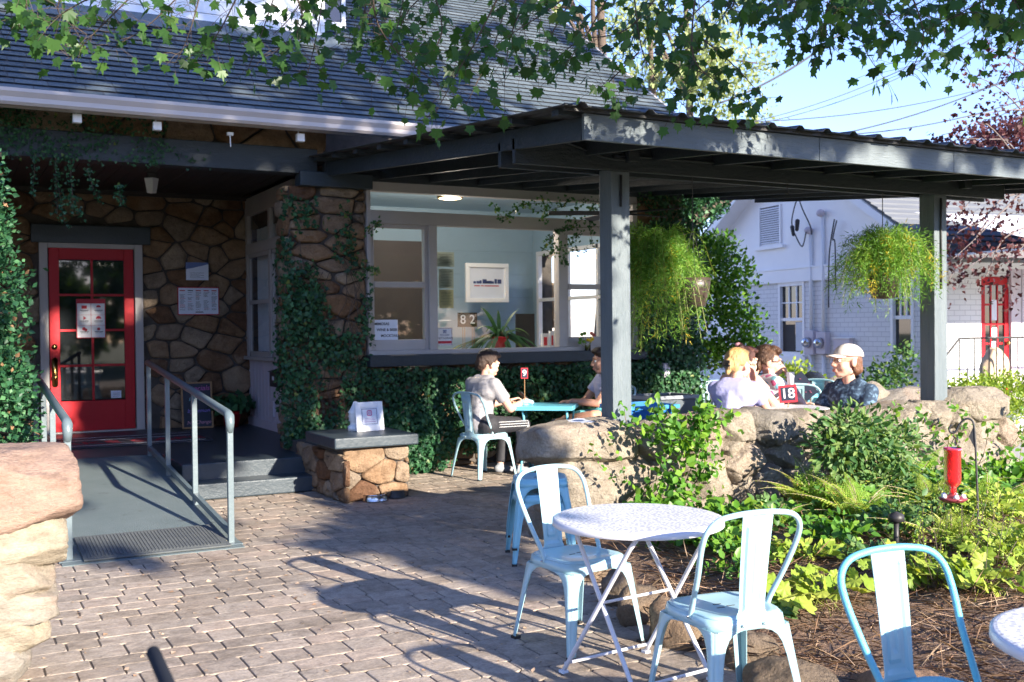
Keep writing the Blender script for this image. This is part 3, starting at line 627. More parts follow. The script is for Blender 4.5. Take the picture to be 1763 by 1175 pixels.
for i in range(9):
    y = PYf+.02+i*.62; q = MB(); q.box(3.50, 9.72, y, y+.085, zr(y)+.148, zr(y)+.186); q.build('purlin', M['beam_paint'], PG)
q = MB(); q.box(3.5, 9.72, PYf-.06, PYf-.032, 2.957, 3.0); q.build('drip_edge', M['iron'], PG)
q = MB(); ribs = []; x = 3.46
while x < 9.8: ribs += [(x, 0), (x+.085, .0), (x+.115, .027), (x+.145, .027), (x+.175, 0)]; x += .262
vs = [(a, y, zr(y)+.196+b) for y in (PYf-.13, 10.98) for a, b in ribs]; k = len(ribs)
q.add(vs, [(i, i+1, k+i+1, k+i) for i in range(k-1)]); M['tin'] = pm('tin', (.07, .08, .09), (.05, .055, .06), 2, .5, 20, .1, metal=.3, wear=(.12, .09, .07), wearscale=3, wearpos=.6)
q.build('roof_sheet', M['tin'], PG, solid=.004)
q = MB(); q.box(3.64, 8.4, 10.90, 10.985, 3.20, 3.36); q.build('ledger', M['beam_paint'], PG)
q = MB(); q.tube(smooth_path([(3.9, PYp-.14, 2.98), (4.15, PYp-.145, 2.93), (4.4, PYp-.15, 2.86), (4.62, PYp-.15, 2.85), (4.8, PYp-.145, 2.88), (8.2, PYp-.145, 2.88)]), .011, 6); q.build('conduit', M['beam_paint'], PG, smooth=True)
for x in (4.66, 8.42): q = MB(); q.box(x-.05, x+.05, PYp-.20, PYp-.132, 2.83, 2.92); q.build('junction_box', M['beam_paint'], PG, bevel=.006)
# hooks screwed in the beam
def hook(px_, py_, lab, n=None):
    p = AY(px_, py_, PYp-.11); z = 2.765; o = thing('ceiling_hook', (p.x, p.y, z), lab, 'hook')
    q = MB(); q.tube([(p.x, p.y, z)]+[(p.x+.001, p.y, z-.04)]+[(p.x+.022*math.cos(t), p.y, z-.065+.022*math.sin(t)) for t in [R(90-i*30) for i in range(9)]], .0045, 6); q.build('hook', M['iron'], o, smooth=True); return o
hook(1355, 330, 'small empty black iron hook under the pergola beam between the two posts')
# ceiling fan
fp = AY(1062, 366, 9.0)
FN = thing('ceiling_fan', (fp.x, 9.0, 3.0), 'black ceiling fan hanging from the pergola rafters behind the near post', 'fan')
q = MB(); q.tube([(fp.x, 9, 3.08), (fp.x, 9, fp.z+.06)], .012, 8); q.lathe([(0, -.06), (.05, -.06), (.10, -.02), (.10, .04), (.03, .07), (0, .07)], (fp.x, 9, fp.z), 20); q.build('motor', M['iron'], FN, smooth=True)
for i in range(5):
    a = R(72*i+11); c_, s_ = math.cos(a), math.sin(a); q = MB()
    vs = [(fp.x+c_*l-s_*w_, 9+s_*l+c_*w_, fp.z-.01+tz+(.012 if w_ > 0 else -.012)) for tz in (0, .008) for l, w_ in ((.09, -.02), (.22, -.06), (.68, -.07), (.70, -.03), (.70, .03), (.68, .07), (.22, .06), (.09, .02))]
    q.add(vs, [tuple(range(7, -1, -1)), tuple(range(8, 16))]+[(j, (j+1) % 8, 8+(j+1) % 8, 8+j) for j in range(8)]); q.build('blade', M['black'], FN)
# porch lantern
p = AY(261, 320, 12.6); LN = thing('porch_light', (p.x, 12.6, 3.385), 'small frosted white lantern hanging under the dark porch ceiling', 'light')
q = MB(); q.box(p.x-.05, p.x+.05, 12.55, 12.65, p.z+.09, 3.384); q.build('mount', M['iron'], LN, bevel=.004)
q = MB(); q.lathe([(.052, -.085), (.082, .085), (.03, .09)], (p.x, 12.6, p.z), 4); q.build('shade', M['white'], LN, bevel=.004)
# room ceiling light, lit in the photograph
p = AP(775, 342, (0, 0, 3.35), (0, 0, 1)); p = AY(775, 342, 12.0); RL = thing('room_light', (p.x, 12.0, 3.36), 'flush round ceiling light glowing warm inside the front room', 'light')
q = MB(); q.lathe([(.16, 0), (.17, .03), (.14, .07), (0, .07)], (p.x, 12.0, p.z), 24); q.build('rim', M['brass'], RL, smooth=True)
q = MB(); q.lathe([(0, -.012), (.08, -.010), (.14, 0), (.15, .01)], (p.x, 12.0, p.z), 24); q.build('diffuser', emis('lamp', (1, .66, .34), 1.1), RL, smooth=True)
ll = bpy.data.lights.new('room_lamp', 'POINT'); ll.energy = 38; ll.color = (1, .86, .72); ll.shadow_soft_size = .14; lo = bpy.data.objects.new('room_lamp', ll); SC.collection.objects.link(lo); lo.location = (p.x, 12.0, p.z-.08)
# ================================================================== RAMP, RAILS
def zramp(y): return max(0, min(.31, (y-7.72)*.31/3.62))
RP = thing('ramp', (1.3, 9.5, 0), 'grey painted ramp rising from the brick paving to the red door', 'ramp')
q = MB(); q.add([(.70, 7.70, .004), (1.93, 7.70, .004), (1.93, 11.38, .312), (.70, 11.38, .312), (.70, 7.70, -.02), (1.93, 7.70, -.02), (1.93, 11.38, -.02), (.70, 11.38, -.02)], [(0, 1, 2, 3), (0, 4, 5, 1), (1, 5, 6, 2), (3, 7, 4, 0)])
M['ramp_paint'] = pm('ramp_paint', (.115, .15, .155), (.145, .18, .185), 4, .62, 120, .5, wear=(.09, .11, .115), wearscale=6, wearpos=.62); q.build('deck', M['ramp_paint'], RP)
q = MB(); q.box(.70, 1.93, 11.36, 12.0, .300, .3125); q.build('landing', M['dark_paint'], RP)
def hrail(name, x, ys, lab, sgn):
    o = thing(name, (x, 9.5, .1), lab, 'handrail')
    for i, y in enumerate(ys):
        q = MB(); s = .021; q.box(x-s, x+s, y-s, y+s, zramp(y)-.02, zramp(y)+.93); q.build('post', M['rail_paint'], o, bevel=.003)
    y0, y1 = ys[0], ys[-1]
    q = MB(); q.tube([(x, y0+.0, .83), (x, y0-.012, .90), (x, y0+.004, .945), (x, y0+.04, .965), (x, y1+.06, zramp(y1)+.955)], [.027, .033, .037, .031, .029], 12, flat=1.0); q.build('top_rail', M['rail_paint'], o, smooth=True)
    q = MB(); q.bar((x, y0, zramp(y0)+.075), (x, y1, zramp(y1)+.085), .035, .045); q.build('bottom_rail', M['rail_paint'], o)
    q = MB(); q.box(x-.07, x+.07, y0-.07, y0+.07, .006, .014); q.build('foot_plate', M['rail_paint'], o)
hrail('handrail', 1.87, (7.86, 9.1, 10.3, 11.3), 'grey metal handrail on the open right side of the ramp', 1)
hrail('handrail', .76, (7.86, 8.95, 9.75, 10.6), 'grey metal handrail between the ramp and the leafy shrub', -1)
q = MB(); q.box(0, 1.0, 0, .62, 0, .012); q.box(.03, .97, .03, .59, .012, .015)
for i in range(38): q.box(.05+i*.024, .062+i*.024, .05, .57, .015, .019)
mt = q.build('rubber_mat', M['grey_mat'], bevel=.003); tag(mt, 'grey ribbed rubber mat at the foot of the ramp', 'mat'); mt.location = (.84, 7.73, .012); mt.rotation_euler = (R(4.9), 0, 0)
# striped welcome mat with worn red lettering
a0 = AZ(95, 775, .32); DM = thing('doormat', (1.7, 12.95, .315), 'long dark blue doormat with worn red letters before the red door', 'doormat')
q = MB(); q.box(.95, 2.75, 12.35, 13.55, .313, .325); q.build('pile', M['slate'], DM, bevel=.004)
text('lettering', 'LAKE CAFE', .36, (1.85, 12.78, .326), (1, 0, 0), (0, 1, 0), flat('mat_red', (.42, .03, .05), .9), DM, .0008, bold=.004)
q = MB()
for y in (12.5, 13.1, 13.42): q.box(1.0, 2.7, y, y+.02, .3253, .3262)
q.build('stripe', M['paper'], DM)
# ================================================================== STONE PLINTHS
PLN = thing('stone_plinth', (3.5, 9.6, 0), 'squat rubble stone plinth with dark slab top at the end of the steps', 'plinth')
q = MB(); stone_face(q, (3.22, 9.22, 0), (1, 0, 0), (0, 0, 1), .64, .50, .27, .17, 31, .04, .004); stone_face(q, (3.22, 10.6, 0), (0, -1, 0), (0, 0, 1), 1.5, .44, .30, .17, 32, .04, .004)
q.build('stonework', M['house_stone'], PLN, smooth=True)
q = MB(); q.box(3.225, 3.86, 9.23, 9.95, 0, .5); q.box(3.225, 3.86, 9.95, 10.95, 0, .43); q.build('mortar', M['mortar'], PLN)
q = MB(); q.box(3.10, 3.92, 9.10, 9.98, .50, .60); q.build('slab', M['dark_paint'], PLN, bevel=.014)
PLL = thing('stone_plinth', (.3, 9.9, 0), 'low plinth with dark slab top half hidden under the leafy shrub', 'plinth')
q = MB(); q.box(-.6, .60, 9.3, 10.5, 0, .5); q.build('stonework', M['mortar'], PLL, bevel=.02)
q = MB(); q.box(-.7, .66, 9.2, 10.2, .50, .60); q.build('slab', M['dark_paint'], PLL, bevel=.014)
# ================================================================== LEFT PIER of stacked flagstones
PR = thing('flagstone_pier', (0, 5.2, 0), 'chunky pier of stacked flagstones with a rusty pink top stone', 'pier')
def pstone(mb, x0, y0, x1, y1, Y, dep, seed, sq=4.5, rough=.1, col=None, rot=0, cut=(.93, 1.2)):
    a = AY(x0, y0, Y); b = AY(x1-(9 if x0 < 0 else 0), y1, Y); cx, cz = (a.x+b.x)/2, (a.z+b.z)/2
    rock(mb, (cx, Y+dep*.48, cz), ((b.x-a.x)/2*1.09, dep/2, (a.z-b.z)/2*1.09), seed, rot, 0, sq, rough, col, 5 if a.z-b.z > .1 else 4, cut)
for i, (x0, y0, x1, y1, c) in enumerate([(-150, 799, 142, 913, 1.0), (-150, 911, 119, 992, .1), (-150, 989, 104, 1040, .45), (-150, 1036, 105, 1080, .6), (-150, 1076, 92, 1128, .2), (-150, 1124, 58, 1180, .7)]):
    q = MB(); pstone(q, x0, y0, x1, y1, 5.0, .62, 200+i, 9, .07, c, 0, (1.0, 1.35)); q.build('flagstone', M['flag_stone'], PR, smooth=True)
q = MB(); q.box(-1.1, .2, 5.2, 5.5, 0, .8); q.build('core', M['mortar'], PR)
# ================================================================== GARDEN WALL of field stone
GW = thing('garden_wall', (5.6, 6.8, 0), 'low dry wall of tan field stones carrying the pergola posts', 'stone wall')
WY = 6.56
STN = [(941, 737, 1122, 792, .55), (963, 790, 1116, 882, .4), (968, 880, 1108, 965, .3), (1112, 736, 1190, 792, .3), (1110, 790, 1196, 870, .5), (1106, 866, 1200, 960, .35),
       (1185, 724, 1264, 760, .9), (1190, 742, 1258, 798, .35), (1258, 714, 1316, 760, .4), (1253, 754, 1285, 787, .45), (1258, 768, 1320, 828, .75), (1312, 713, 1384, 762, .1), (1330, 757, 1394, 806, .2),
       (1188, 794, 1264, 850, .6), (1264, 812, 1318, 864, .5), (1310, 806, 1356, 868, .3), (1368, 715, 1448, 762, .35), (1390, 756, 1450, 812, .3), (1352, 804, 1440, 862, .4), (1440, 717, 1536, 764, .3), (1446, 760, 1530, 820, .4),
       (1532, 712, 1616, 776, .45), (1560, 700, 1622, 730, .5), (1604, 697, 1648, 742, .4), (1640, 700, 1682, 745, .35), (1668, 676, 1754, 726, .4), (1674, 718, 1724, 764, .45), (1718, 724, 1756, 766, .8),
       (1525, 772, 1590, 826, .5), (1584, 738, 1680, 800, .3), (1660, 760, 1755, 820, .45), (1190, 846, 1260, 920, .4), (1255, 858, 1330, 920, .5), (1325, 862, 1400, 915, .6), (1395, 855, 1480, 905, .2), (1475, 815, 1560, 880, .5), (1555, 800, 1650, 870, .3), (1645, 815, 1755, 850, .6)]
for i, (x0, y0, x1, y1, c) in enumerate(STN):
    q = MB(); pstone(q, x0-2, y0-1, x1+2, y1+3, WY+.02*((i*7) % 5-2), .50, 300+i, 10, .07, c); q.build('field_stone', M['field_stone'], GW, smooth=True)
q = MB(); q.box(3.95, 8.85, WY+.10, WY+.42, -.05, .74); q.build('core', pm('wall_mortar', (.26, .22, .17), (.18, .15, .12), 9, .95, 40, .8), GW)
# boulders and rocks: back edge of the patio and the edge of the bed
def boulder(x0, y0, x1, y1, Y, dep, seed, lab, col=.3, zb=None, sq=2.8, grp=None, rough=.16):
    a = AY(x0, y0, Y); b = AY(x1, y1, Y)
    if zb is not None: b.z = zb
    q = MB(); c = ((a.x+b.x)/2, Y+dep/2, (a.z+b.z)/2); rock(q, c, ((b.x-a.x)/2, dep/2, (a.z-b.z)/2), seed, 0, 0, sq, rough, col)
    o = q.build('boulder', M['field_stone'], smooth=True); return tag(o, lab, 'boulder', grp)
boulder(1394, 646, 1462, 722, 9.6, .5, 401, 'tall upright brown boulder behind the man in the cap', .2, .1)
boulder(1440, 652, 1522, 722, 10.3, .6, 402, 'rounded tan boulder top behind the shoulder of the man in the cap', .35, .1)
boulder(1500, 664, 1548, 722, 9.9, .6, 403, 'small rounded boulder just left of the far pergola post', .4, .1)
boulder(1535, 672, 1672, 722, 9.6, .6, 404, 'long shaded boulder running behind the far pergola post', .1, .1)
ER = [((3.30, 4.66), .15, .17, 'mossy tan rock beside the front chair leg under the white table'), ((3.42, 5.05), .14, .16, 'brown rock at the bed edge just behind the white table'), ((3.22, 4.25), .17, .19, 'large grey tan rock between the legs of the white table'),
      ((3.30, 3.80), .14, .13, 'low flat rock under the seat of the right hand chair'), ((3.62, 5.6), .16, .14, 'rock at the bed edge beside the stacked stools'), ((3.42, 2.98), .26, .16, 'wide orange tan rock at the bottom edge between two chairs'), ((3.15, 3.35), .20, .15, 'grey rock low behind the right hand chair'), ((3.72, 2.62), .22, .14, 'ruddy rock behind the nearest teal chair'), ((2.75, 1.5), .2, .12, 'low rock at the bed corner under the second white table')]
for i, ((x, y), s, hgt, lab) in enumerate(ER):
    q = MB(); rock(q, (x, y, hgt*.35), (s, s*.72, hgt*.75), 500+i, R(i*53), 0, 2.6, .17, (.3, .1, .45, .2, .4, .95, .2, 1, .4)[i]); tag(q.build('edging_rock', M['bed_stone'], smooth=True), lab, 'rock', 'rocks edging the garden bed')
# ================================================================== WHITE HOUSE next door
WA = R(8); WN = Vector((math.cos(WA), -math.sin(WA), 0)); WU = Vector((-math.sin(WA), -math.cos(WA), 0)); WP = Vector((14.5, 14.9, 0))   # WU runs towards the camera-right corner
WH = thing('white_house', (16, 15.5, 0), 'white painted brick house with a gable end and grey shingle roof', 'house')
def WPt(x, y, out=0): p = AP(x, y, WP, WN); return p-WN*out
def wl(p): return (p-WP).dot(WU), p.z      # coordinates along the gable wall
L0, L1, LP = wl(WPt(1188, 430))[0], wl(WPt(1625, 430))[0], wl(WPt(1370, 300))[0]; LP = (L0+L1)/2
ZE = 2.75; ZP = ZE+(L1-LP)*.60
MW = Matrix([[WU.x, 0, -WN.x, WP.x], [WU.y, 0, -WN.y, WP.y], [0, 1, 0, 0], [0, 0, 0, 1]])    # (along, up, outwards)
def wbox(mb, a, b, z0, z1, o0, o1, **k): return mb.box(a, b, z0, z1, o0, o1, M=MW, **k)
m, n_, b = nodes('white_brick'); co = coord(n_, (1, 1, 1), 'Generated'); tc = n_.nodes.new('ShaderNodeTexCoord'); at_ = n_.nodes.new('ShaderNodeVectorMath'); 
bt = n_.nodes.new('ShaderNodeTexBrick'); bt.inputs['Scale'].default_value = 1; bt.inputs['Brick Width'].default_value = .22; bt.inputs['Row Height'].default_value = .085; bt.inputs['Mortar Size'].default_value = .008; bt.inputs['Mortar Smooth'].default_value = .4
uvn = n_.nodes.new('ShaderNodeUVMap'); L_(n_, uvn.outputs[0], bt.inputs[0]); bt.inputs['Color1'].default_value = (.74, .74, .75, 1); bt.inputs['Color2'].default_value = (.70, .70, .71, 1); bt.inputs['Mortar'].default_value = (.52, .52, .54, 1)
L_(n_, bt.outputs[0], b.inputs['Base Color']); b.inputs['Roughness'].default_value = .6; bump(n_, b, bt.outputs['Fac'], -.6, .01); M['white_brick'] = m
def uvwall(o, U):
    uv = o.data.uv_layers.new(name='UVMap'); U = Vector(U)
    for p in o.data.polygons:
        for li in p.loop_indices: c = o.data.vertices[o.data.loops[li].vertex_index].co; uv.data[li].uv = (c.dot(U), c.z)
W1 = [wl(WPt(1344, 494)), wl(WPt(1383, 612))]; W2 = [wl(WPt(1538, 497)), wl(WPt(1570, 612))]
q = MB(); ws = [(min(a[0], b_[0]), max(a[0], b_[0])) for a, b_ in (W1, W2)]; wz0, wz1 = W1[1][1], W1[0][1]
wbox(q, L0, L1, -.1, wz0, -.3, 0); wbox(q, L0, L1, wz1+.08, ZE, -.3, 0)
for a, b_ in ((L0, ws[0][0]-.06), (ws[0][1]+.06, ws[1][0]-.06), (ws[1][1]+.06, L1)): wbox(q, a, b_, wz0, wz1+.08, -.3, 0)
uvwall(q.build('gable_wall', M['white_brick'], WH), WU)
q = MB(); q.add([MW @ Vector(v) for v in ((L0-.3, ZE-.3, .02), (L1+.3, ZE-.3, .02), (LP, ZP, .02))]+[MW @ Vector(v) for v in ((L0-.3, ZE-.3, -.1), (L1+.3, ZE-.3, -.1), (LP, ZP, -.1))], [(0, 1, 2), (5, 4, 3), (0, 3, 4, 1), (1, 4, 5, 2), (2, 5, 3, 0)])
q.build('gable', M['white'], WH)
q = MB(); fz0 = wl(WPt(1300, 491))[1]; fz1 = wl(WPt(1300, 470))[1]; wbox(q, L0, L1, fz0, fz1, .021, .055); wbox(q, L0, L1, fz1, fz1+.03, .021, .07); wbox(q, L0+1.0, L0+1.9, .1, fz0-.03, .0, .03); q.build('frieze', M['white'], WH)
for k_, (a, b_) in enumerate(ws):
    q = MB(); t = .05
    wbox(q, a-.06, a, wz0, wz1+.08, -.06, .02); wbox(q, b_, b_+.06, wz0, wz1+.08, -.06, .02); wbox(q, a, b_, wz1, wz1+.08, -.06, .018); wbox(q, a-.12, b_+.12, wz0-.22, wz0-.02, -.02, .06); wbox(q, a, b_, wz0-.02, wz0+.06, -.06, .018)
    mz = (wz0+wz1)/2+.02; wbox(q, a, b_, mz-.03, mz+.03, -.05, -.01)
    for i in (1, 2): x = a+(b_-a)*i/3; wbox(q, x-.014, x+.014, mz+.03, wz1, -.045, -.02)
    wbox(q, a, b_, (mz+wz1)/2-.012, (mz+wz1)/2+.012, -.044, -.021)
    o = q.build('window', M['white'], WH); q = MB(); wbox(q, a, b_, wz0+.06, wz1, -.052, -.048); q.build('pane', M['glass_dark'], o)
    q = MB(); wbox(q, a+.02, a+(b_-a)*.55, wz0+.08, mz-.1, -.046, -.045) if k_ == 0 else None; q.build('curtain', M['room_dark'], o)
    q = MB(); wbox(q, a+(b_-a)*.58, b_-.02, wz0+.08, mz-.05, -.047, -.046) if k_ == 0 else None; q.build('curtain', M['lace'], o)
v0, v1 = wl(WPt(1311, 361)), wl(WPt(1345, 417)); q = MB(); va, vb = min(v0[0], v1[0]), max(v0[0], v1[0])
wbox(q, va-.16, vb+.16, v1[1]-.12, v1[1]-.06, .02, .09); wbox(q, va-.16, vb+.16, v0[1]+.16, v0[1]+.20, .02, .07); wbox(q, va-.05, va, v1[1]-.03, v0[1]+.03, .02, .05); wbox(q, vb, vb+.05, v1[1]-.03, v0[1]+.03, .02, .05)
for i in range(16): z = v1[1]+(v0[1]-v1[1])*i/16; q.add([MW @ Vector(v) for v in ((va, z, .045), (vb, z, .045), (vb, z+.036, .022), (va, z+.036, .022))], [(0, 1, 2, 3)])
vn = q.build('vent', M['white'], WH); q = MB(); wbox(q, va, vb, v1[1], v0[1]+.02, .0205, .0212); q.build('vent_back', M['black'], vn)
# roof planes with overhang
sl = (ZP-ZE)/(L1-LP); M['far_shingle'] = pm('far_shingle', (.17, .18, .195), (.12, .13, .14), 3, .85, 40, .4, stretch=(.25, 1, 6))
def rpt(l, up, out): return MW @ Vector((l, up, out))
for s_, Lx in ((1, L1), (-1, L0)):
    q = MB(); l1 = Lx+.45*s_; z1 = ZE-.45*sl
    q.add([rpt(LP, ZP+.10, .38), rpt(l1, z1+.10, .38), rpt(l1, z1+.10, -14), rpt(LP, ZP+.10, -14), rpt(LP, ZP+.04, .38), rpt(l1, z1+.04, .38), rpt(l1, z1+.04, -14), rpt(LP, ZP+.04, -14)], [(0, 1, 2, 3), (4, 7, 6, 5), (0, 4, 5, 1), (1, 5, 6, 2)])
    if s_ == 1:
        for i in range(26):
            t0, t1 = i/26, (i+1)/26; a0_, b0_ = LP+(l1-LP)*t0, ZP+(z1-ZP)*t0; a1_, b1_ = LP+(l1-LP)*t1, ZP+(z1-ZP)*t1
            q.add([rpt(a0_, b0_+.106, .39), rpt(a1_, b1_+.128, .39), rpt(a1_, b1_+.128, -14), rpt(a0_, b0_+.106, -14), rpt(a1_, b1_+.10, .39), rpt(a1_, b1_+.10, -14)], [(0, 1, 2, 3), (1, 4, 5, 2)], random.random())
    q.build('roof', M['far_shingle'], WH)
    q = MB(); q.bar(rpt(LP, ZP-.03, .36), rpt(l1, z1-.03, .36), .04, .16, (0, 0, 1)); q.bar(rpt(LP, ZP-.12, .19), rpt(l1, z1-.12, .19), .34, .02, (0, 0, 1)); q.build('rake_board', M['white'], WH)
# front wall facing the camera side, eave, red door
FN2 = Vector((math.sin(WA), math.cos(WA), 0)); FP = Vector((14.01, 11.5, 0)); FU = Vector((math.cos(WA), -math.sin(WA), 0))
MF = Matrix([[FU.x, 0, -FN2.x, FP.x], [FU.y, 0, -FN2.y, FP.y], [0, 1, 0, 0], [0, 0, 0, 1]])
def fl(x, y): p = AP(x, y, FP, FN2); return (p-FP).dot(FU), p.z
def fbox(mb, a, b, z0, z1, o0, o1): return mb.box(a, b, z0, z1, o0, o1, M=MF)
d0 = fl(1690, 477); d1 = fl(1737, 655); dx0, dx1 = d0[0], d1[0]+.02; dzt = d0[1]
q = MB(); fbox(q, 0, dx0-.01, -.1, 2.75, -.3, 0); fbox(q, dx0-.01, dx1+.01, dzt+.01, 2.75, -.3, 0); uvwall(q.build('front_wall', M['white_brick'], WH), FU)
q = MB(); fbox(q, dx1+.01, dx1+.13, -.1, 2.75, -.3, .03)
for i in range(40): fbox(q, dx1+.13+i*.13, dx1+.13+i*.13+.122, -.1, 2.75, -.3, .012*(i % 2))
q.build('entry_siding', M['siding'], WH)
rd = MB(); b0 = .36; st_ = .085
fbox(rd, dx0, dx0+st_, b0, dzt, -.06, -.02); fbox(rd, dx1-st_, dx1, b0, dzt, -.06, -.02); fbox(rd, dx0+st_, dx1-st_, b0, b0+.25, -.06, -.021); fbox(rd, dx0+st_, dx1-st_, dzt-.13, dzt, -.06, -.021)
iw0, iw1 = dx0+st_, dx1-st_
for i in (1, 2): x = iw0+(iw1-iw0)*i/3; fbox(rd, x-.014, x+.014, b0+.25, dzt-.13, -.055, -.03)
for i in range(1, 5): z = b0+.25+(dzt-.13-b0-.25)*i/5; fbox(rd, iw0, iw1, z-.016, z+.016, -.054, -.031)
o = rd.build('door', M['red_paint'], WH); q = MB(); fbox(q, iw0, iw1, b0+.25, dzt-.13, -.047, -.043); q.build('pane', M['glass_dark'], o)
q = MB(); q.ball(MF @ Vector((dx1-.05, 1.25, .02)), .035); q.build('knob', M['brass'], o, smooth=True)
q = MB()
for z0, z1, a in ((1.62, 1.95, .34), (1.32, 1.50, .36), (1.18, 1.28, .36)): fbox(q, iw0+(iw1-iw0)*.36, iw0+(iw1-iw0)*.62, z0, z1, -.029, -.027)
q.build('notice', M['paper'], o)
q = MB(); e0 = fl(1763, 425)[1]
fbox(q, -.35, 7, 2.47, 2.64, 2.36, 2.40); fbox(q, -.35, 7, 2.60, 2.63, 0, 2.358); fbox(q, -.35, 7, 2.45, 2.60, .012, .05); q.add([MF @ Vector(v) for v in ((-.4, 2.645, 2.44), (7, 2.645, 2.44), (7, 3.35, -.2), (-.4, 3.35, -.2))], [(0, 1, 2, 3)]); q.build('eave', M['white'], WH)
q = MB(); fbox(q, dx0-1.2, 6, .0, .345, .01, 1.6); q.build('stoop', M['white'], WH)
RL2 = thing('iron_railing', MF @ Vector((1.6, .35, 1.4)), 'thin black iron railing in front of the far red door', 'railing')
q = MB(); rt = AP(1652, 583, FP-FN2*1.4, FN2); zt = rt.z; a = (rt-(FP-FN2*1.4)).dot(FU)
q.tube([MF @ Vector((a, zt, 1.4)), MF @ Vector((a+5, zt, 1.4))], .016, 6); q.tube([MF @ Vector((a, zt, 1.4)), MF @ Vector((a-.42, zt-.42, 1.4))], .016, 6)
for i in range(26): x = a+i*.135; q.tube([MF @ Vector((x, .35, 1.4)), MF @ Vector((x, zt, 1.4))], .009, 5)
q.build('bars', M['iron'], RL2)
# burlap sack leaning by the door
sp = AP(1712, 640, FP-FN2*1.1, FN2); SK = MB()
rock(SK, (sp.x, sp.y, sp.z-.05), (.30, .16, .40), 61, R(8), .25, 2.6, .10, .4, 4); m, n_, b = nodes('burlap'); co = coord(n_, (1, 1, 1), 'Generated'); sx = n_.nodes.new('ShaderNodeSeparateXYZ'); L_(n_, co, sx.inputs[0])
L_(n_, ramp(n_, sx.outputs['Z'], [(.0, (.62, .50, .36)), (.26, (.62, .50, .36)), (.27, (.25, .45, .60)), (.36, (.25, .45, .60)), (.37, (.66, .54, .40)), (1, (.60, .42, .28))]), b.inputs['Base Color']); b.inputs['Roughness'].default_value = .9
tag(SK.build('burlap_sack', m, smooth=True), 'tan burlap sack with a blue stripe leaning by the far red door', 'sack')
# meters and pipes on the gable wall
q = None
for i, (x0, y0, x1, y1) in enumerate(((1391, 569, 1411, 611), (1413, 572, 1431, 610))):
    a, b_ = wl(WPt(x0, y0)), wl(WPt(x1, y1)); la, lb = min(a[0], b_[0]), max(a[0], b_[0]); cz = (a[1]+b_[1])/2; cl = (la+lb)/2; la, lb = cl-.14, cl+.14
    o = thing('electric_meter', WPt((x0+x1)/2, y1), ('grey electric meter nearer the small window on the white gable wall', 'grey electric meter on the right of the pair on the white gable wall')[i], 'meter', 'electric meters on the white gable wall')
    q = MB(); wbox(q, la, lb, b_[1], a[1], .0, .12); q.build('housing', M['siding'], o, bevel=.01)
    q = MB(); q.lathe([(.0, .0), (.10, .0), (.10, .05), (.085, .09), (.05, .12), (0, .125)], MW @ Vector((cl, cz, .12)), 18, M=(MW.to_3x3() @ Matrix.Identity(3))); q.build('dial_cover', M['steel'], o, smooth=True)
    o2 = thing('conduit_pipe', MW @ Vector((cl, 0, .05)), ('white conduit pipe running up the gable from the left meter', 'white conduit pipe running up the gable from the right meter')[i], 'pipe'); q = MB(); zt = wl(WPt(1405+i*22, 400-i*30))[1]
    q.tube([MW @ Vector((cl, 0, .05)), MW @ Vector((cl, b_[1], .05))], .035, 8); q.tube([MW @ Vector((cl, a[1], .05)), MW @ Vector((cl, zt, .05))], .035, 8); q.build('pipe', M['white'], o2, smooth=True)
    q = MB(); q.ball(MW @ Vector((cl, zt+.04, .10)), (.08, .08, .07), 8); q.build('weatherhead', M['siding'], o2, smooth=True)
a, b_ = wl(WPt(1442, 583)), wl(WPt(1470, 604)); o = thing('utility_box', WPt(1455, 604), 'flat pale utility box on the gable wall right of the meters', 'utility box'); q = MB(); wbox(q, a[0], b_[0], b_[1], a[1], .0, .10); q.build('cover', M['siding'], o, bevel=.01)
q = MB(); wbox(q, a[0]-.02, b_[0]+.02, a[1], a[1]+.015, .0, .12); q.build('lid', M['white'], o)
for i, (pts, lab) in enumerate([([(1436, 530), (1437, 440), (1446, 378)], 'thin black cable rising up the gable beside the pipes'), ([(1448, 500), (1447, 420), (1443, 412), (1450, 380)], 'second black cable looping near the gable rake'),
                                ([(1392, 335), (1384, 360), (1380, 385), (1386, 405), (1398, 425), (1405, 400)], 'loose service wire drooping from the gable to the pipe head'), ([(1390, 335), (1398, 360), (1412, 390), (1414, 405)], 'black service wire from the peak to the pipe head')]):
    q = MB(); q.tube(smooth_path([WPt(x, y, .12+.1*(i > 1)) for x, y in pts]), .013, 5); tag(q.build('service_cable', M['iron'], smooth=True), lab, 'cable')
q = MB(); q.cap(WPt(1383, 392, .25), WPt(1385, 405, .25), .04, .03); q.cap(WPt(1392, 382, .25), WPt(1391, 396, .25), .045, .035); tag(q.build('insulator', M['black'], smooth=True), 'black splice sleeves on the service wires by the gable vent', 'insulator')
# power lines
WR = [((1313, 206), (1600, 96), 26, .018, 'upper of the two thin parallel wires rising to the right'), ((1340, 206), (1610, 103), 27, .018, 'lower of the two thin parallel wires rising to the right'), ((1340, 208), (1800, 120), 24, .020, 'long thin wire crossing the thicker cable near the plum tree'),
      ((1470, 226), (1800, 103), 20, .024, 'thick cable climbing steeply from the pergola roof to the right'), ((1485, 230), (1800, 158), 21, .022, 'cable below the thick one running toward the plum leaves'), ((1655, 224), (1800, 158), 23, .018, 'lowest short wire behind the plum leaves'), ((1270, 166), (1402, 92), 14, .022, 'thick dark cable emerging from the maple leaves')]
for (x0, y0), (x1, y1), Y, r_, lab in WR:
    a, b_ = AY(x0, y0, Y), AY(x1, y1, Y); d = b_-a; q = MB()
    q.tube([a+d*t+Vector((0, 0, -.25*(1-(2*t-1)**2)*d.length/10)) for t in [i/14-.0 for i in range(-3, 20)]], r_*.8, 6); tag(q.build('power_line', M['iron'], smooth=True), lab, 'wire', 'power lines against the sky')
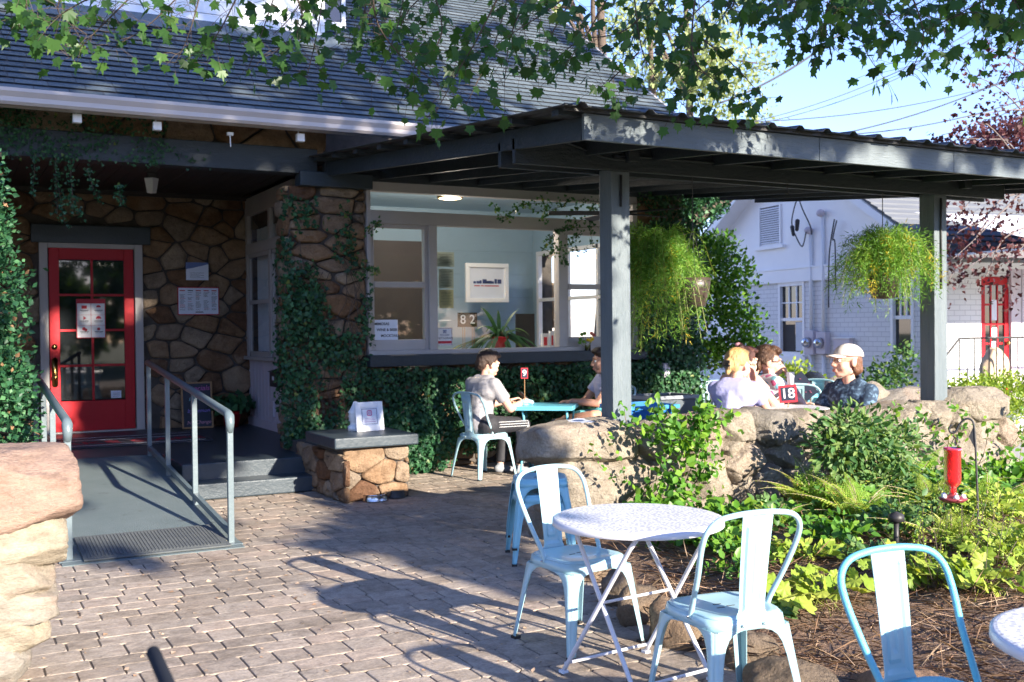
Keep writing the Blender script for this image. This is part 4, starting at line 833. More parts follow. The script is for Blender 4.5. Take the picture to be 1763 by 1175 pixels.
# ================================================================== FURNITURE
def make_chair(mat, lab, cat='chair', group=None):
    """sheet metal cafe chair, front = +Y, origin on the floor under the seat centre"""
    o = thing('metal_chair', (0, 0, 0), lab, cat, group)
    hw, zs = .185, .445
    # seat: dished plate with rounded corners
    q = MB(); ring = []; n = 28
    def rr(hx, hy, p=5.0):
        out = []
        for i in range(n):
            t = 2*math.pi*(i+.5)/n; c, s = math.cos(t), math.sin(t); k = (abs(c)**p+abs(s)**p)**(-1/p); out.append((c*k*hx, s*k*hy))
        return out
    rings = [(rr(hw, hw), zs-.012), (rr(hw-.004, hw-.004), zs-.003), (rr(hw-.015, hw-.015), zs), (rr(hw-.035, hw-.035), zs-.002), (rr(hw-.07, hw-.07), zs-.006), (rr(hw-.12, hw-.12), zs-.008)]
    vs = [(x*(1+.06*(y/hw)), y, z) for rg, z in rings for x, y in rg]; vs.append((0, 0, zs-.008)); k = len(rings)
    q.add(vs, [(i*n+j, i*n+(j+1) % n, (i+1)*n+(j+1) % n, (i+1)*n+j) for i in range(k-1) for j in range(n)]+[((k-1)*n+j, (k-1)*n+(j+1) % n, k*n) for j in range(n)])
    seat = q.build('seat', mat, o, smooth=True, solid=.002)
    q = MB()
    for x, y in ((-.02, .03), (.02, -.01), (-.035, -.02)): q.box(x-.018, x+.018, y-.003, y+.003, zs-.009, zs-.0055)
    q.build('drain_slot', M['black'], seat)
    # skirt round the seat and L-section legs that flare out of it
    q = MB(); rg1 = rr(hw+.001, hw+.001, 6); rg2 = rr(hw+.006, hw+.006, 7); m_ = n
    vs = [(x*(1+.06*(y/hw)), y, zs-.010) for x, y in rg1]+[(x*(1+.06*(y/hw)), y, zs-.055) for x, y in rg2]
    q.add(vs, [(j, (j+1) % n, n+(j+1) % n, n+j) for j in range(n)]); q.build('apron', mat, o, smooth=True, solid=.002)
    prof = [(.0, .016), (.03, .017), (.10, .021), (.20, .026), (.28, .031), (.33, .040), (.36, .055), (.378, .078), (.388, .11), (.392, .16)]
    for sx in (-1, 1):
        for sy in (-1, 1):
            q = MB(); fx, fy = .232, .235 if sy > 0 else .25
            def corner(z):
                t = 1-z/.392; return (sx*(hw*(1+.06*sy)+.004+(fx-hw)*t), sy*(hw+.004+(fy-hw)*t))
            for ax in (0, 1):
                vs = []; cr = .014
                for z, wd in prof:
                    cx, cy = corner(z)
                    for f in (0, .35, .7, 1):
                        d = wd*f; bulge = .0
                        if f == 0: x, y = cx-sx*cr*.3, cy-sy*cr*.3
                        elif ax == 0: x, y = cx-sx*(cr+d), cy
                        else: x, y = cx, cy-sy*(cr+d)
                        if f == .35 and .05 < z < .33: 
                            if ax == 0: y += sy*.004
                            else: x += sx*.004
                        vs.append((x, y, z))
                k = len(prof); q.add(vs, [(i*4+j, i*4+j+1, (i+1)*4+j+1, (i+1)*4+j) for i in range(k-1) for j in range(3)])
            lg = q.build('leg', mat, o, smooth=True, solid=.0025)
            q = MB(); cx, cy = corner(0); q.box(cx-sx*.034, cx+sx*.002, cy-sy*.034, cy+sy*.002, -.0, .014); q.build('foot_cap', M['rubber'], lg)
            # web that closes the arch up to the skirt
            
    q = MB()
    for sx, sy, ax in ((0, 1, 0), (0, -1, 0), (1, 0, 1), (-1, 0, 1)):
        vs = []; N_ = 12
        for i in range(N_+1):
            t = -1+2*i/N_; hx = hw*(1+.06*sy if ax == 0 else 1)-.012
            zl = .392-.0*(1-abs(t))+(.0 if abs(t) > .5 else .006*(1-(2*t)**2)); 
            for z in (zs-.05, zl):
                if ax == 0: vs.append((t*hx, sy*(hw+.0065), z))
                else: vs.append((sx*(hw+.0065)*(1+.06*t), t*hx, z))
        q.add(vs, [(2*i, 2*i+2, 2*i+3, 2*i+1) for i in range(N_)])
    q.build('skirt', mat, o, smooth=False, solid=.002)
    # tubular hoop: from the seat sides up and round
    a = .10; pts = [(-hw*.99, -.03, zs-.03), (-hw*1.0, -.045, zs+.02), (-.205, -.12, .60), (-.222, -.175, .72), (-.215, -.205, .79), (-.17, -.222, .835), (-.09, -.232, .852), (0, -.235, .856)]
    pts = pts+[(-x, y, z) for x, y, z in pts[-2::-1]]
    q = MB(); q.tube(smooth_path(pts, 5), .0115, 10); q.build('back_frame', mat, o, smooth=True)
    # splat with pressed outline
    q = MB(); vs = []; cols = 18; rws = 28
    for i in range(rws+1):
        t = i/rws; z = zs-.03+t*(.845-zs+.03); y = -hw-.004-.052*t**1.3+.012*math.sin(t*3.14)*0; wd = .058+.012*t+(.03*(1-t/.12) if t < .12 else 0)
        for j in range(cols+1):
            u = -1+2*j/cols; e = 0
            if .12 < t < .9 and abs(u) < .7: e = .008
            if .2 < t < .82 and abs(u) < .40: e = .001
            if .26 < t < .78 and abs(u) < .22: e = .007
            vs.append((u*wd, y-(e if True else 0)+.010*u*u, z))
    c = cols+1; q.add(vs, [(i*c+j, i*c+j+1, (i+1)*c+j+1, (i+1)*c+j) for i in range(rws) for j in range(cols)]); sp_ = q.build('back_splat', mat, o, smooth=False, solid=.0025)
    q = MB()
    for x, y, z in ((-.05, -hw-.012, zs-.035), (.05, -hw-.012, zs-.035), (-hw-.014, -.035, zs-.02), (hw+.014, -.035, zs-.02)): q.ball((x, y, z), .006, 5)
    q.build('rivet', M['steel'], o, smooth=True)
    return o
def place(o, x, y, az, z=0, s=1.0, lab=None, first=False):
    c = o if first else copytree(o); c.location = (x, y, z); c.rotation_euler = (0, 0, -R(az)); c.scale = (s, s, s)
    if lab: c['label'] = lab
    return c
CG = 'pale blue metal cafe chairs'
ch = make_chair(M['chair_paint'], 'pale blue metal chair on the far side of the white round table, facing the camera', group=CG)
place(ch, 2.80, 4.52, 171, 0, 1.0, None, True)
ch2 = place(ch, 2.80, 3.375, 6, 0, 1.0, 'pale blue metal chair turned away, on the near side of the white round table')
ch3 = place(ch, 2.66, 2.19, 184, 0, 1.0, 'nearest metal chair, cut off at the bottom beside the second white table')
for o in kids(ch3):
    if o.name.split('.')[0] in ('seat', 'back_frame', 'apron'):
        o.data = o.data.copy(); o.data.materials[0] = M['chair_teal']
ch4 = place(ch, 5.06, 10.03, 75, 0, 1.06, 'pale aqua metal chair under the young man in the grey shirt')
ch5 = place(ch, 6.62, 9.95, 285, 0, 1.06, 'metal chair under the man hidden behind the pergola post')
def stool(x, y, az, z, lab):
    """low backless stool"""
    o = thing('metal_stool', (0, 0, 0), lab, 'stool', 'stacked blue metal stools')
    for c in kids(ch):
        if c.name.split('.')[0] in ('seat', 'apron', 'leg', 'skirt'):
            d = c.copy(); d.data = c.data.copy(); d.data.materials[0] = M['stool_blue']; SC.collection.objects.link(d); d.parent = o
            for g in kids(c): e = g.copy(); SC.collection.objects.link(e); e.parent = d
    o.location = (x, y, z); o.rotation_euler = (0, 0, -R(az)); o.scale = (.95, .95, 1.03)
    return o
stool(3.60, 6.27, 25, 0, 'lower of two blue metal stools stacked behind the white table'); stool(3.605, 6.275, 25, .105, 'upper of two blue metal stools stacked behind the white table')
# ---- round folding bistro table
def round_table(x, y, rad, h, lab, az=0, mat=None):
    mat = mat or M['white_metal']; o = thing('bistro_table', (x, y, 0), lab, 'table', az=az)
    q = MB(); q.lathe([(rad-.012, h-.006), (rad, h-.010), (rad+.002, h-.035), (rad-.004, h-.038), (rad-.01, h-.03)], (x, y, 0), 72); rim = q.build('rim', mat, o, smooth=True)
    q = MB(); q.lathe([(rad-.010, h-.006), (rad-.02, h-.004), (0.0001, h-.004)], (x, y, 0), 72); top = q.build('tabletop', M['table_weave'] if mat is M['white_metal'] else mat, o)
    q = MB(); q.lathe([(rad-.012, h-.009), (.0001, h-.009)], (x, y, 0), 48); q.build('underside', mat, o)
    ww = .20
    for sx in (-1, 1):
        for sy in (-1, 1):
            ox = x+sx*(ww+.03*(sy > 0)); q = MB()
            foot = Vector((ox+sx*.02, y+sy*.235, .008)); top_ = Vector((ox-sx*.01, y-sy*.235, h-.045))
            q.bar(foot, foot+(top_-foot)*.97, .022, .010, (1, 0, 0)) if False else q.tube([foot, foot+(top_-foot)*.05, foot+(top_-foot)*.93, top_+Vector((0, -sy*.03, .022))], .0105, 8)
            lg = q.build('leg', mat, o, smooth=True); q = MB(); q.box(foot.x-.016, foot.x+.016, foot.y-.016, foot.y+.016, .0, .012); q.build('foot', M['paper'], lg)
    for sy in (-1, 1):
        q = MB(); w2 = ww+.02+.03*(sy > 0); q.tube([(x-w2, y+sy*.222, .045), (x+w2, y+sy*.222, .045)], .008, 8); q.build('stretcher', mat, o, smooth=True)
    for yy_, zz_ in ((y, h*.5), (y-.25, h-.04), (y+.25, h-.04)): q = MB(); q.tube([(x-.2, yy_, zz_), (x+.2, yy_, zz_)], .007, 6); q.build('pivot_rod', mat, o, smooth=True)
    return o
m, n_, b = nodes('table_weave'); co = coord(n_, (1, 1, 1)); 
vt = n_.nodes.new('ShaderNodeTexVoronoi'); vt.feature = 'DISTANCE_TO_EDGE'; vt.inputs['Scale'].default_value = 48; L_(n_, co, vt.inputs['Vector'])
e_ = ramp(n_, vt.outputs['Distance'], [(.10, (.80, .80, .81)), (.26, (.40, .40, .42))]); nf = ntex(n_, co, 120, 3, .6)
L_(n_, mixc(n_, .25, e_, ramp(n_, nf, [(.4, (.5, .5, .55)), (.6, (1, 1, 1))]), 'MULTIPLY'), b.inputs['Base Color']); b.inputs['Roughness'].default_value = .35; bump(n_, b, vt.outputs['Distance'], -.7, .004); M['table_weave'] = m
round_table(2.76, 3.93, .385, .725, 'white round folding table with perforated top between two chairs', -6)
round_table(2.86, 1.70, .385, .725, 'second white round table, only its edge showing in the bottom right corner', 8)
def square_table(x, y, az, sz, h, mat, lab):
    o = thing('folding_table', (0, 0, 0), lab, 'table'); q = MB(); s = sz/2
    q.box(-s, s, -s, s, h-.018, h); q.box(-s, s, -s, -s+.012, h-.045, h-.018); q.box(-s, s, s-.012, s, h-.045, h-.018); q.box(-s, -s+.012, -s, s, h-.045, h-.018); q.box(s-.012, s, -s, s, h-.045, h-.018)
    q.build('tabletop', mat, o, bevel=.006)
    for sx in (-1, 1):
        for sy in (-1, 1):
            q = MB(); a = s-.05-(.025 if sy > 0 else 0); q.tube([(sx*a, sy*(s-.03), .005), (sx*a, -sy*(s-.06), h-.03)], .012, 8); q.build('leg', mat, o, smooth=True)
    q = MB()
    for sy in (-1, 1): q.tube([(-s+.06, sy*(s-.05), .05), (s-.06, sy*(s-.05), .05)], .008, 6)
    q.build('stretcher', mat, o, smooth=True); o.location = (x, y, 0); o.rotation_euler = (0, 0, -R(az)); return o
square_table(5.78, 9.9, 38, .62, .745, M['chair_teal'], 'aqua square folding table between the two men by the ivy wall')
square_table(8.5, 9.3, 20, .70, .80, M['chair_teal'], 'teal table edge behind the number 18 sign in front of the woman in sunglasses')
T3 = round_table(7.05, 7.62, .42, .80, 'white round patio table behind the stone wall, carrying the number 18 sign', 10)
place(ch, 7.92, 8.35, 222, 0, 1.10, 'blue metal chair with its back to the camera just behind the number 18 sign')
c6 = place(ch, 8.75, 9.05, 250, 0, 1.10, 'pale metal chair hoop farther back at the teal table, right of the number 18 sign')
# ---- number signs on picks
m_red = flat('sign_red', (.55, .03, .05)); m_navy = flat('sign_navy', (.02, .028, .055)); m_white = flat('sign_white', (.8, .8, .82)); m_blk = flat('ink', (.03, .03, .04)); m_ink = flat('ink_blue', (.05, .07, .2))
def view_axes(P):
    d = Vector((P[0], P[1], 0)).normalized(); return Vector((d.y, -d.x, 0)), Vector((0, 0, 1))
def numsign(P, txt, w_, h_, lab, zbase, tilt=0):
    U, V = view_axes(P); U, V = U*math.cos(tilt)+V*math.sin(tilt), V*math.cos(tilt)-U*math.sin(tilt); N_ = U.cross(V); P = Vector(P)
    o = thing('number_sign', (P.x, P.y, zbase), lab, 'number sign'); Mx = Matrix([[U.x, V.x, N_.x, P.x], [U.y, V.y, N_.y, P.y], [U.z, V.z, N_.z, P.z], [0, 0, 0, 1]])
    q = MB(); q.box(-w_/2, w_/2, -h_/2, h_/2, -.003, .0, M=Mx); q.build('border', m_red, o)
    q = MB(); b_ = w_*.12; q.box(-w_/2+b_, w_/2-b_, -h_/2+b_, h_/2-b_, .0005, .002, M=Mx); q.build('panel', m_navy, o)
    text('numeral', txt, h_*.80, P+N_*.0035, U, V, m_white, o, .001, bold=.0015)
    q = MB(); q.tube([P-V*h_*.46-N_*.006, Vector((P.x, P.y, zbase))], .004, 6); q.build('pick', M['wood'], o)
    return o
p18 = AY(1356.5, 678.5, 7.55); numsign(p18, '18', .165, .165, 'red bordered number 18 sign on a pick above the stone wall', .80, R(5))
p9 = AY(903, 643, 9.95); numsign(p9, '9', .075, .115, 'small dark number 9 sign on a pick on the aqua table', .745)
# ================================================================== SMALL THINGS ON THE HOUSE
def rectpx(x0, y0, x1, y1, Y): a = AY(x0, y0, Y); b = AY(x1, y1, Y); return a.x, b.x, b.z, a.z
def paper(name, x0, y0, x1, y1, Y, lab, cat, mat=None, t=.004):
    X0, X1, Z0, Z1 = rectpx(x0, y0, x1, y1, Y); o = thing(name, ((X0+X1)/2, Y, Z0), lab, cat); q = MB(); q.box(X0, X1, Y-t, Y, Z0, Z1); q.build('sheet', mat or M['paper'], o)
    return o, X0, X1, Z0, Z1
# menu and notice on the porch wall
o, X0, X1, Z0, Z1 = paper('posted_menu', 307, 496, 376, 541, 14.33, 'wide white printed menu sheet with red edge on the porch wall', 'menu')
q = MB(); q.box(X0-.012, X1+.012, 14.3305, 14.334, Z0-.012, Z1+.012); q.build('backing', m_red, o)
q = MB(); q2 = MB(); r = random.Random(2); cw = (X1-X0)/5
for c_ in range(5):
    z = Z1-.035; (q2 if c_ != 1 else q).box(X0+cw*c_+.015, X0+cw*(c_+1)-.02, 14.3245, 14.3262, z-.006, z+.006); z -= .025
    while z > Z0+.05:
        if r.random() < .82: (q if r.random() < .88 else q2).box(X0+cw*c_+.015, X0+cw*c_+cw*r.uniform(.55, .88), 14.3247, 14.3262, z-.002, z+.002)
        z -= .0135
q.box((X0+X1)/2-.04, (X0+X1)/2+.06, 14.3247, 14.3262, Z0+.02, Z0+.032)
q.build('print', M['slate'], o); q2.build('heading', m_red, o)
o, X0, X1, Z0, Z1 = paper('posted_notice', 320, 452, 359, 483, 14.33, 'small blue and white notice above the printed menu on the porch wall', 'notice')
q = MB(); q.add([(X0, 14.325, Z1), (X1, 14.325, Z1), (X1, 14.325, Z1-.02), (X0+.1, 14.325, Z1-.07), (X0, 14.325, Z1-.09)], [(0, 1, 2, 3, 4)]); q.build('band', flat('band', (.14, .2, .42)), o)
q = MB()
for i in range(5): q.box(X0+.05, X1-.06-(i % 2)*.05, 14.3247, 14.3258, Z0+.03+i*.016, Z0+.033+i*.016)
q.build('print', M['slate'], o)
# poster on the door
o, X0, X1, Z0, Z1 = paper('door_poster', 131, 515, 182, 582, 14.345, 'red headed poster with six food pictures taped to the red door', 'poster', m_white)
U_ = X1-X0; V_ = Z1-Z0; yy = 14.340
q = MB(); q.box(X0, X1, yy-.001, yy+.001, Z1-V_*.115, Z1)
for t in (.33, .60): q.box(X0, X1, yy-.001, yy+.001, Z1-V_*(t+.08), Z1-V_*(t+.075))
q.box(X0+U_*.495, X0+U_*.505, yy-.001, yy+.001, Z0, Z1); q.box(X0, X0+.008, yy-.0012, yy+.001, Z0, Z1); q.box(X1-.008, X1, yy-.0012, yy+.001, Z0, Z1); q.box(X0, X1, yy-.0012, yy+.001, Z0, Z0+.008)
def disc(q, cx, cz, r0, a0=0, a1=360, n=14, sq=1): q.add([(cx, yy-.0015, cz)]+[(cx+r0*math.cos(R(a0+(a1-a0)*i/n)), yy-.0015, cz+sq*r0*math.sin(R(a0+(a1-a0)*i/n))) for i in range(n+1)], [(0, i+1, i+2) for i in range(n)])
cx1, cx2 = X0+U_*.27, X0+U_*.76; r_ = U_*.09
q.box(cx1-r_, cx1+r_, yy-.0015, yy, Z1-V_*.25, Z1-V_*.17); disc(q, cx2, Z1-V_*.215, r_*.9, 0, 180); disc(q, cx2, Z1-V_*.50, r_, 0, 180); q.box(cx2-r_*1.2, cx2+r_*1.2, yy-.0015, yy, Z1-V_*.515, Z1-V_*.505)
disc(q, cx1, Z1-V_*.49, r_*.8, 0, 360, 3, 1.2); disc(q, cx1-r_*.2, Z1-V_*.765, r_*.7); disc(q, cx1+r_*.5, Z1-V_*.79, r_*.6); disc(q, cx2, Z1-V_*.77, r_*.7, 0, 360, 5)
q.build('red_print', m_red, o); q = MB()
for cx in (cx1, cx2):
    for z in (.29, .565, .84): q.box(cx-r_*1.6, cx+r_*1.6, yy-.0015, yy, Z1-V_*z-.004, Z1-V_*z+.004); q.box(cx-r_*1.3, cx+r_*1.3, yy-.0015, yy, Z1-V_*(z+.03)-.0015, Z1-V_*(z+.03)+.0015)
q.build('caption', m_blk, o)
o, X0, X1, Z0, Z1 = paper('door_card', 191, 673, 209, 685, 14.372, 'tiny white card in the lowest right pane of the red door', 'card')
q = MB(); [q.box(X0+.02, X1-.02, 14.366, 14.368, Z0+.02+i*.02, Z0+.024+i*.02) for i in range(3)]; q.build('print', M['slate'], o)
# chalkboard
X0, X1, Z0, Z1 = rectpx(311, 658, 366, 742, 14.1); Z0 = .315
CB = thing('chalkboard', ((X0+X1)/2, 14.1, .315), 'wood framed chalkboard reading Specials, leaning on the porch wall', 'chalkboard')
MC = Matrix.Translation((X0, 14.02, Z0)) @ Matrix.Rotation(R(-8), 4, 'X'); wd, hh = X1-X0, Z1-Z0; t = .022
q = MB(); q.box(0, t, 0, .02, 0, hh, M=MC); q.box(wd-t, wd, 0, .02, 0, hh, M=MC); q.box(t, wd-t, 0, .02, 0, t, M=MC); q.box(t, wd-t, 0, .02, hh-t, hh, M=MC); q.build('frame', M['wood'], CB, bevel=.002)
q = MB(); q.box(t, wd-t, .008, .015, t, hh-t, M=MC); q.build('board', M['slate'], CB)
for s, fx, fz, sz, col in (('Specials', .56, .86, .095, (.62, .16, .42)), ('Eggs Style', .55, .63, .062, (.25, .55, .6)), ('by Lemon', .55, .38, .072, (.26, .20, .62)), ('No Change', .55, .13, .066, (.62, .3, .4))):
    P = MC @ Vector((wd*fx, .0065, hh*fz)); Vv = (MC.to_3x3() @ Vector((0, 0, 1))); Uv = Vector((1, .0, .0)); Uv = (Uv+Vv*.02).normalized()
    text('chalk_word', s, sz, P, Uv, (Vv+Uv*.22), flat('chalk_'+s[:2], col, .9), CB, .0006)
# potted geranium
p = AZ(415, 745, .315); X_, Y_ = 3.36, 14.0; FPt = thing('potted_geranium', (X_, Y_, .315), 'leafy green plant in a small red pot in the porch corner', 'potted plant')
q = MB(); q.lathe([(.09, 0), (.115, .16), (.125, .165), (.125, .20), (.11, .20), (.105, .19), (0, .18)], (X_, Y_, .315), 20); q.build('pot', M['red_paint'], FPt, smooth=True)
n = 130; c = vrand(n); c[:, 2] = abs(c[:, 2]); P = np.array([X_, Y_, .53])+c*np.array([.30, .22, .26])*rng.uniform(.5, 1, (n, 1)); 
scatter('foliage', P, vrand(n, .0), c+np.array([0, -.3, .6]), rng.uniform(.07, .13, n), IVY, M['ivy'], FPt, col=rng.uniform(.3, .9, n))
# mailbox and door pull on the panelling
p = AX(477, 650, 3.6); MBX = thing('mailbox', (3.67, p.y, p.z), 'black metal mailbox on the panelled side wall beside the ivy pillar', 'mailbox'); y0 = p.y-.12
q = MB(); q.box(3.52, 3.674, y0-.17, y0+.17, p.z-.11, p.z+.07); q.build('body', M['black'], MBX, bevel=.008)
q = MB(); q.add([(3.68, y0-.18, p.z+.12), (3.68, y0+.18, p.z+.12), (3.50, y0+.18, p.z+.07), (3.50, y0-.18, p.z+.07)], [(0, 1, 2, 3)]); q.build('lid', M['iron'], MBX, solid=.006)
q = MB(); q.box(3.518, 3.5195, y0-.03, y0+.05, p.z-.03, p.z+.02); q.build('card', M['paper'], MBX)
p = AX(470, 705, 3.67); q = MB(); q.box(3.66, 3.692, p.y-.03, p.y+.03, p.z-.10, p.z+.10); tag(q.build('wall_outlet', M['siding'], bevel=.006), 'small oblong grey cover low on the panelled side wall', 'outlet cover')
# framed sign and white ornament on the plinth
FS = thing('framed_sign', (3.55, 9.62, .60), 'white framed card with a camera symbol standing on the plinth', 'sign')
a, b_ = AY(618, 693, 9.5), AY(664, 740, 9.5); w_, h_ = b_.x-a.x+.03, a.z-b_.z+.01; MFm = Matrix.Translation((a.x, 9.55, .602)) @ Matrix.Rotation(R(8), 4, 'Z') @ Matrix.Rotation(R(-9), 4, 'X'); bb = .055
q = MB(); q.box(0, bb, 0, .02, 0, h_, M=MFm); q.box(w_-bb, w_, 0, .02, 0, h_, M=MFm); q.box(bb, w_-bb, 0, .02, 0, bb, M=MFm); q.box(bb, w_-bb, 0, .02, h_-bb, h_, M=MFm); q.build('frame', M['white'], FS, bevel=.005)
q = MB(); q.box(bb, w_-bb, .008, .014, bb, h_-bb, M=MFm); q.build('card', M['paper'], FS)
q = MB(); i0, i1, j0, j1 = bb+.012, w_-bb-.012, bb+.012, h_-bb-.012
for a_, b__, c_, d_ in ((i0, i1, j0, j0+.004), (i0, i1, j1-.004, j1), (i0, i0+.004, j0, j1), (i1-.004, i1, j0, j1)): q.box(a_, b__, .0055, .0075, c_, d_, M=MFm)
q.build('border_line', m_ink, FS)
q = MB(); cx, cz = (i0+i1)/2, j0+(j1-j0)*.72
def ringsq(q, cx, cz, r0, r1, p, n=24):
    vs = []
    for rr_ in (r0, r1):
        for i in range(n):
            t = 2*math.pi*i/n; c_, s_ = math.cos(t), math.sin(t); k = (abs(c_)**p+abs(s_)**p)**(-1/p); vs.append(MFm @ Vector((cx+rr_*c_*k, .006, cz+rr_*s_*k)))
    q.add(vs, [(i, (i+1) % n, n+(i+1) % n, n+i) for i in range(n)])
ringsq(q, cx, cz, .020, .027, 5); ringsq(q, cx, cz, .008, .013, 2); ringsq(q, cx+.014, cz+.014, .0005, .003, 2); q.build('camera_symbol', flat('magenta', (.55, .04, .22)), FS)
q = MB(); q.box(i0+.02, i1-.02, .0055, .0075, j0+.022, j0+.027, M=MFm); q.box(i0+.025, i1-.025, .0055, .0075, j0+.040, j0+.044, M=MFm); q.box(i0+.03, i1-.03, .0055, .0075, j0+.054, j0+.057, M=MFm); q.build('print', flat('violet', (.3, .12, .4)), FS)
q = MB(); p = AY(607, 742, 9.75); q.lathe([(.0, 0), (.075, 0), (.075, .045), (.05, .06), (.055, .09), (.068, .10), (.06, .125), (.07, .135), (.062, .165), (.072, .18), (.05, .21), (.03, .25), (.02, .28), (0, .285)], (p.x+.02, 9.72, .60), 24)
tag(q.build('white_ornament', M['white'], smooth=True), 'white turned ornament standing behind the framed card on the plinth', 'ornament')
# dog bowls
def bowl(px_, py_, rad, h, lab, mat, s=1):
    p = AZ(px_, py_, 0); o = thing('dog_bowl', (p.x, p.y, 0), lab, 'bowl', 'dog bowls at the foot of the plinth'); q = MB()
    q.lathe([(rad*1.12, .004), (rad*1.1, .01), (rad*.92, h*.9), (rad*.95, h), (rad*.86, h*.98), (rad*.7, h*.3), (0.001, h*.25)], (p.x, p.y, 0), 28); q.build('bowl', mat, o, smooth=True)
    q = MB(); q.lathe([(rad*.8, h*.62), (.001, h*.62)], (p.x, p.y, 0), 24); q.build('water', M['pane'], o)
bowl(645, 862, .115, .065, 'shiny steel dog bowl at the left by the plinth', M['steel']); bowl(681, 857, .085, .075, 'dark rimmed dog bowl at the right by the plinth', M['iron'])
# things in the front window
def P11(x, y, Y=11.05): return AY(x, y, Y)
def card(name, x0, y0, x1, y1, Y, lab, cat, mat, rot=0):
    X0, X1, Z0, Z1 = rectpx(x0, y0, x1, y1, Y); o = thing(name, ((X0+X1)/2, Y, Z0), lab, cat); q = MB(); q.box(X0, X1, Y-.0015, Y+.0015, Z0, Z1); q.build('sheet', mat, o); return o, X0, X1, Z0, Z1
o, X0, X1, Z0, Z1 = card('window_notice', 643, 551, 685, 587, 10.985, 'white notice reading Mimosas in the lower left window pane', 'notice', M['paper'])
for s, fx, fz in (('MIMOSAS', .34, .80), ('WINE & BEER', .55, .52), ('MOCKTAILS', .68, .24)): text('lettering', s, .041, (X0+(X1-X0)*fx, 10.982, Z0+(Z1-Z0)*fz), (1, 0, 0), (0, 0, 1), m_blk, o, .0005, bold=.0008)
o, X0, X1, Z0, Z1 = card('window_sticker', 752, 565, 779, 595, 10.985, 'square white sticker with a red bar at the bottom left of the big pane', 'sticker', m_white)
q = MB(); q.box(X0+.012, X1-.012, 10.981, 10.983, Z0+.022, Z0+.052); q.build('bar', m_red, o); text('lettering', 'INSTAGRAM', .036, ((X0+X1)/2, 10.981, Z0+.082), (1, 0, 0), (0, 0, 1), m_blk, o, .0005); text('lettering', 'FOLLOW', .028, ((X0+X1)/2, 10.981, Z0+.118), (1, 0, 0), (0, 0, 1), m_ink, o, .0005)
q = MB()
for i in range(3): q.box((X0+X1)/2-.02+i*.015, (X0+X1)/2-.012+i*.015, 10.981, 10.983, Z0+.14, Z0+.172)
q.box((X0+X1)/2-.025, (X0+X1)/2+.024, 10.981, 10.983, Z0+.172, Z0+.178); q.build('emblem', m_ink, o)
q = MB()
for a_, b__, c_, d_ in ((X0+.004, X1-.004, Z0+.004, Z0+.009), (X0+.004, X1-.004, Z1-.009, Z1-.004), (X0+.004, X0+.009, Z0, Z1), (X1-.009, X1-.004, Z0, Z1)): q.box(a_, b__, 10.981, 10.983, c_, d_)
q.build('border_line', m_ink, o)
# numbers 8 and 2 in a rack of picks
for i, (x, s, lab) in enumerate(((797, '8', 'dark number 8 card, left of the pair in the window'), (813, '2', 'dark number 2 card, right of the pair in the window'))):
    p = P11(x, 551, 11.22); o = thing('number_sign', (p.x, 11.22, 1.335), lab, 'number sign'); q = MB(); q.box(p.x-.068, p.x+.064, 11.22, 11.226, p.z-.085, p.z+.085); q.build('panel', flat('maroon', (.015, .007, .009), .8, .1), o)
    text('numeral', s, .15, (p.x, 11.217, p.z), (1, 0, 0), (0, 0, 1), m_white, o, .0006, bold=.0015); q = MB(); q.tube([(p.x, 11.224, p.z-.08), (p.x, 11.224, 1.335)], .004, 5); q.tube([(p.x+.03, 11.235, p.z), (p.x+.03, 11.235, 1.335)], .004, 5); q.build('pick', M['wood'], o)
# framed pictures on the room wall
X0, X1, Z0, Z1 = rectpx(802, 453, 876, 521, 13.56); o = thing('framed_picture', ((X0+X1)/2, 13.58, Z0), 'white framed print hanging on the blue room wall', 'picture'); q = MB(); bb = .06
q.box(X0, X1, 13.55, 13.598, Z0, Z0+bb); q.box(X0, X1, 13.55, 13.598, Z1-bb, Z1); q.box(X0, X0+bb, 13.55, 13.598, Z0+bb, Z1-bb); q.box(X1-bb, X1, 13.55, 13.598, Z0+bb, Z1-bb); q.build('frame', M['white'], o, bevel=.006)
q = MB(); q.box(X0+bb, X1-bb, 13.585, 13.597, Z0+bb, Z1-bb); q.build('print', M['paper'], o)
q = MB(); r = random.Random(4)
for i in range(9):
    x = X0+.13+i*(X1-X0-.3)/8; q.box(x, x+r.uniform(.03, .07), 13.582, 13.5845, (Z0+Z1)/2-.01, (Z0+Z1)/2+r.uniform(.02, .06))
q.build('blue_figures', m_ink, o); q = MB()
for i in range(7): x = X0+.14+i*(X1-X0-.3)/7; q.box(x, x+r.uniform(.03, .07), 13.582, 13.5845, (Z0+Z1)/2-.05, (Z0+Z1)/2-.035)
q.build('red_caption', m_red, o)
cert = flat('certificate', (.36, .42, .36))
for i, (x0, y0, x1, y1, lab) in enumerate(((752, 434, 782, 460, 'topmost of three certificates stuck inside the big window pane'), (755, 463, 781, 497, 'middle of three certificates stuck inside the big window pane'), (756, 499, 781, 531, 'lowest, yellowish certificate stuck inside the big window pane'))):
    o, X0, X1, Z0, Z1 = card('certificate', x0, y0, x1, y1, 11.04, lab, 'certificate', cert if i < 2 else flat('cert_y', (.42, .42, .25))); o['group'] = 'certificates in the window'
    q = MB(); [q.box(X0+.02+.01*(j % 3), X1-.02-.015*(j % 2), 11.036, 11.038, Z1-.03-j*.018, Z1-.027-j*.018) for j in range(int((Z1-Z0-.04)/.018))]; q.build('print', M['slate'], o)
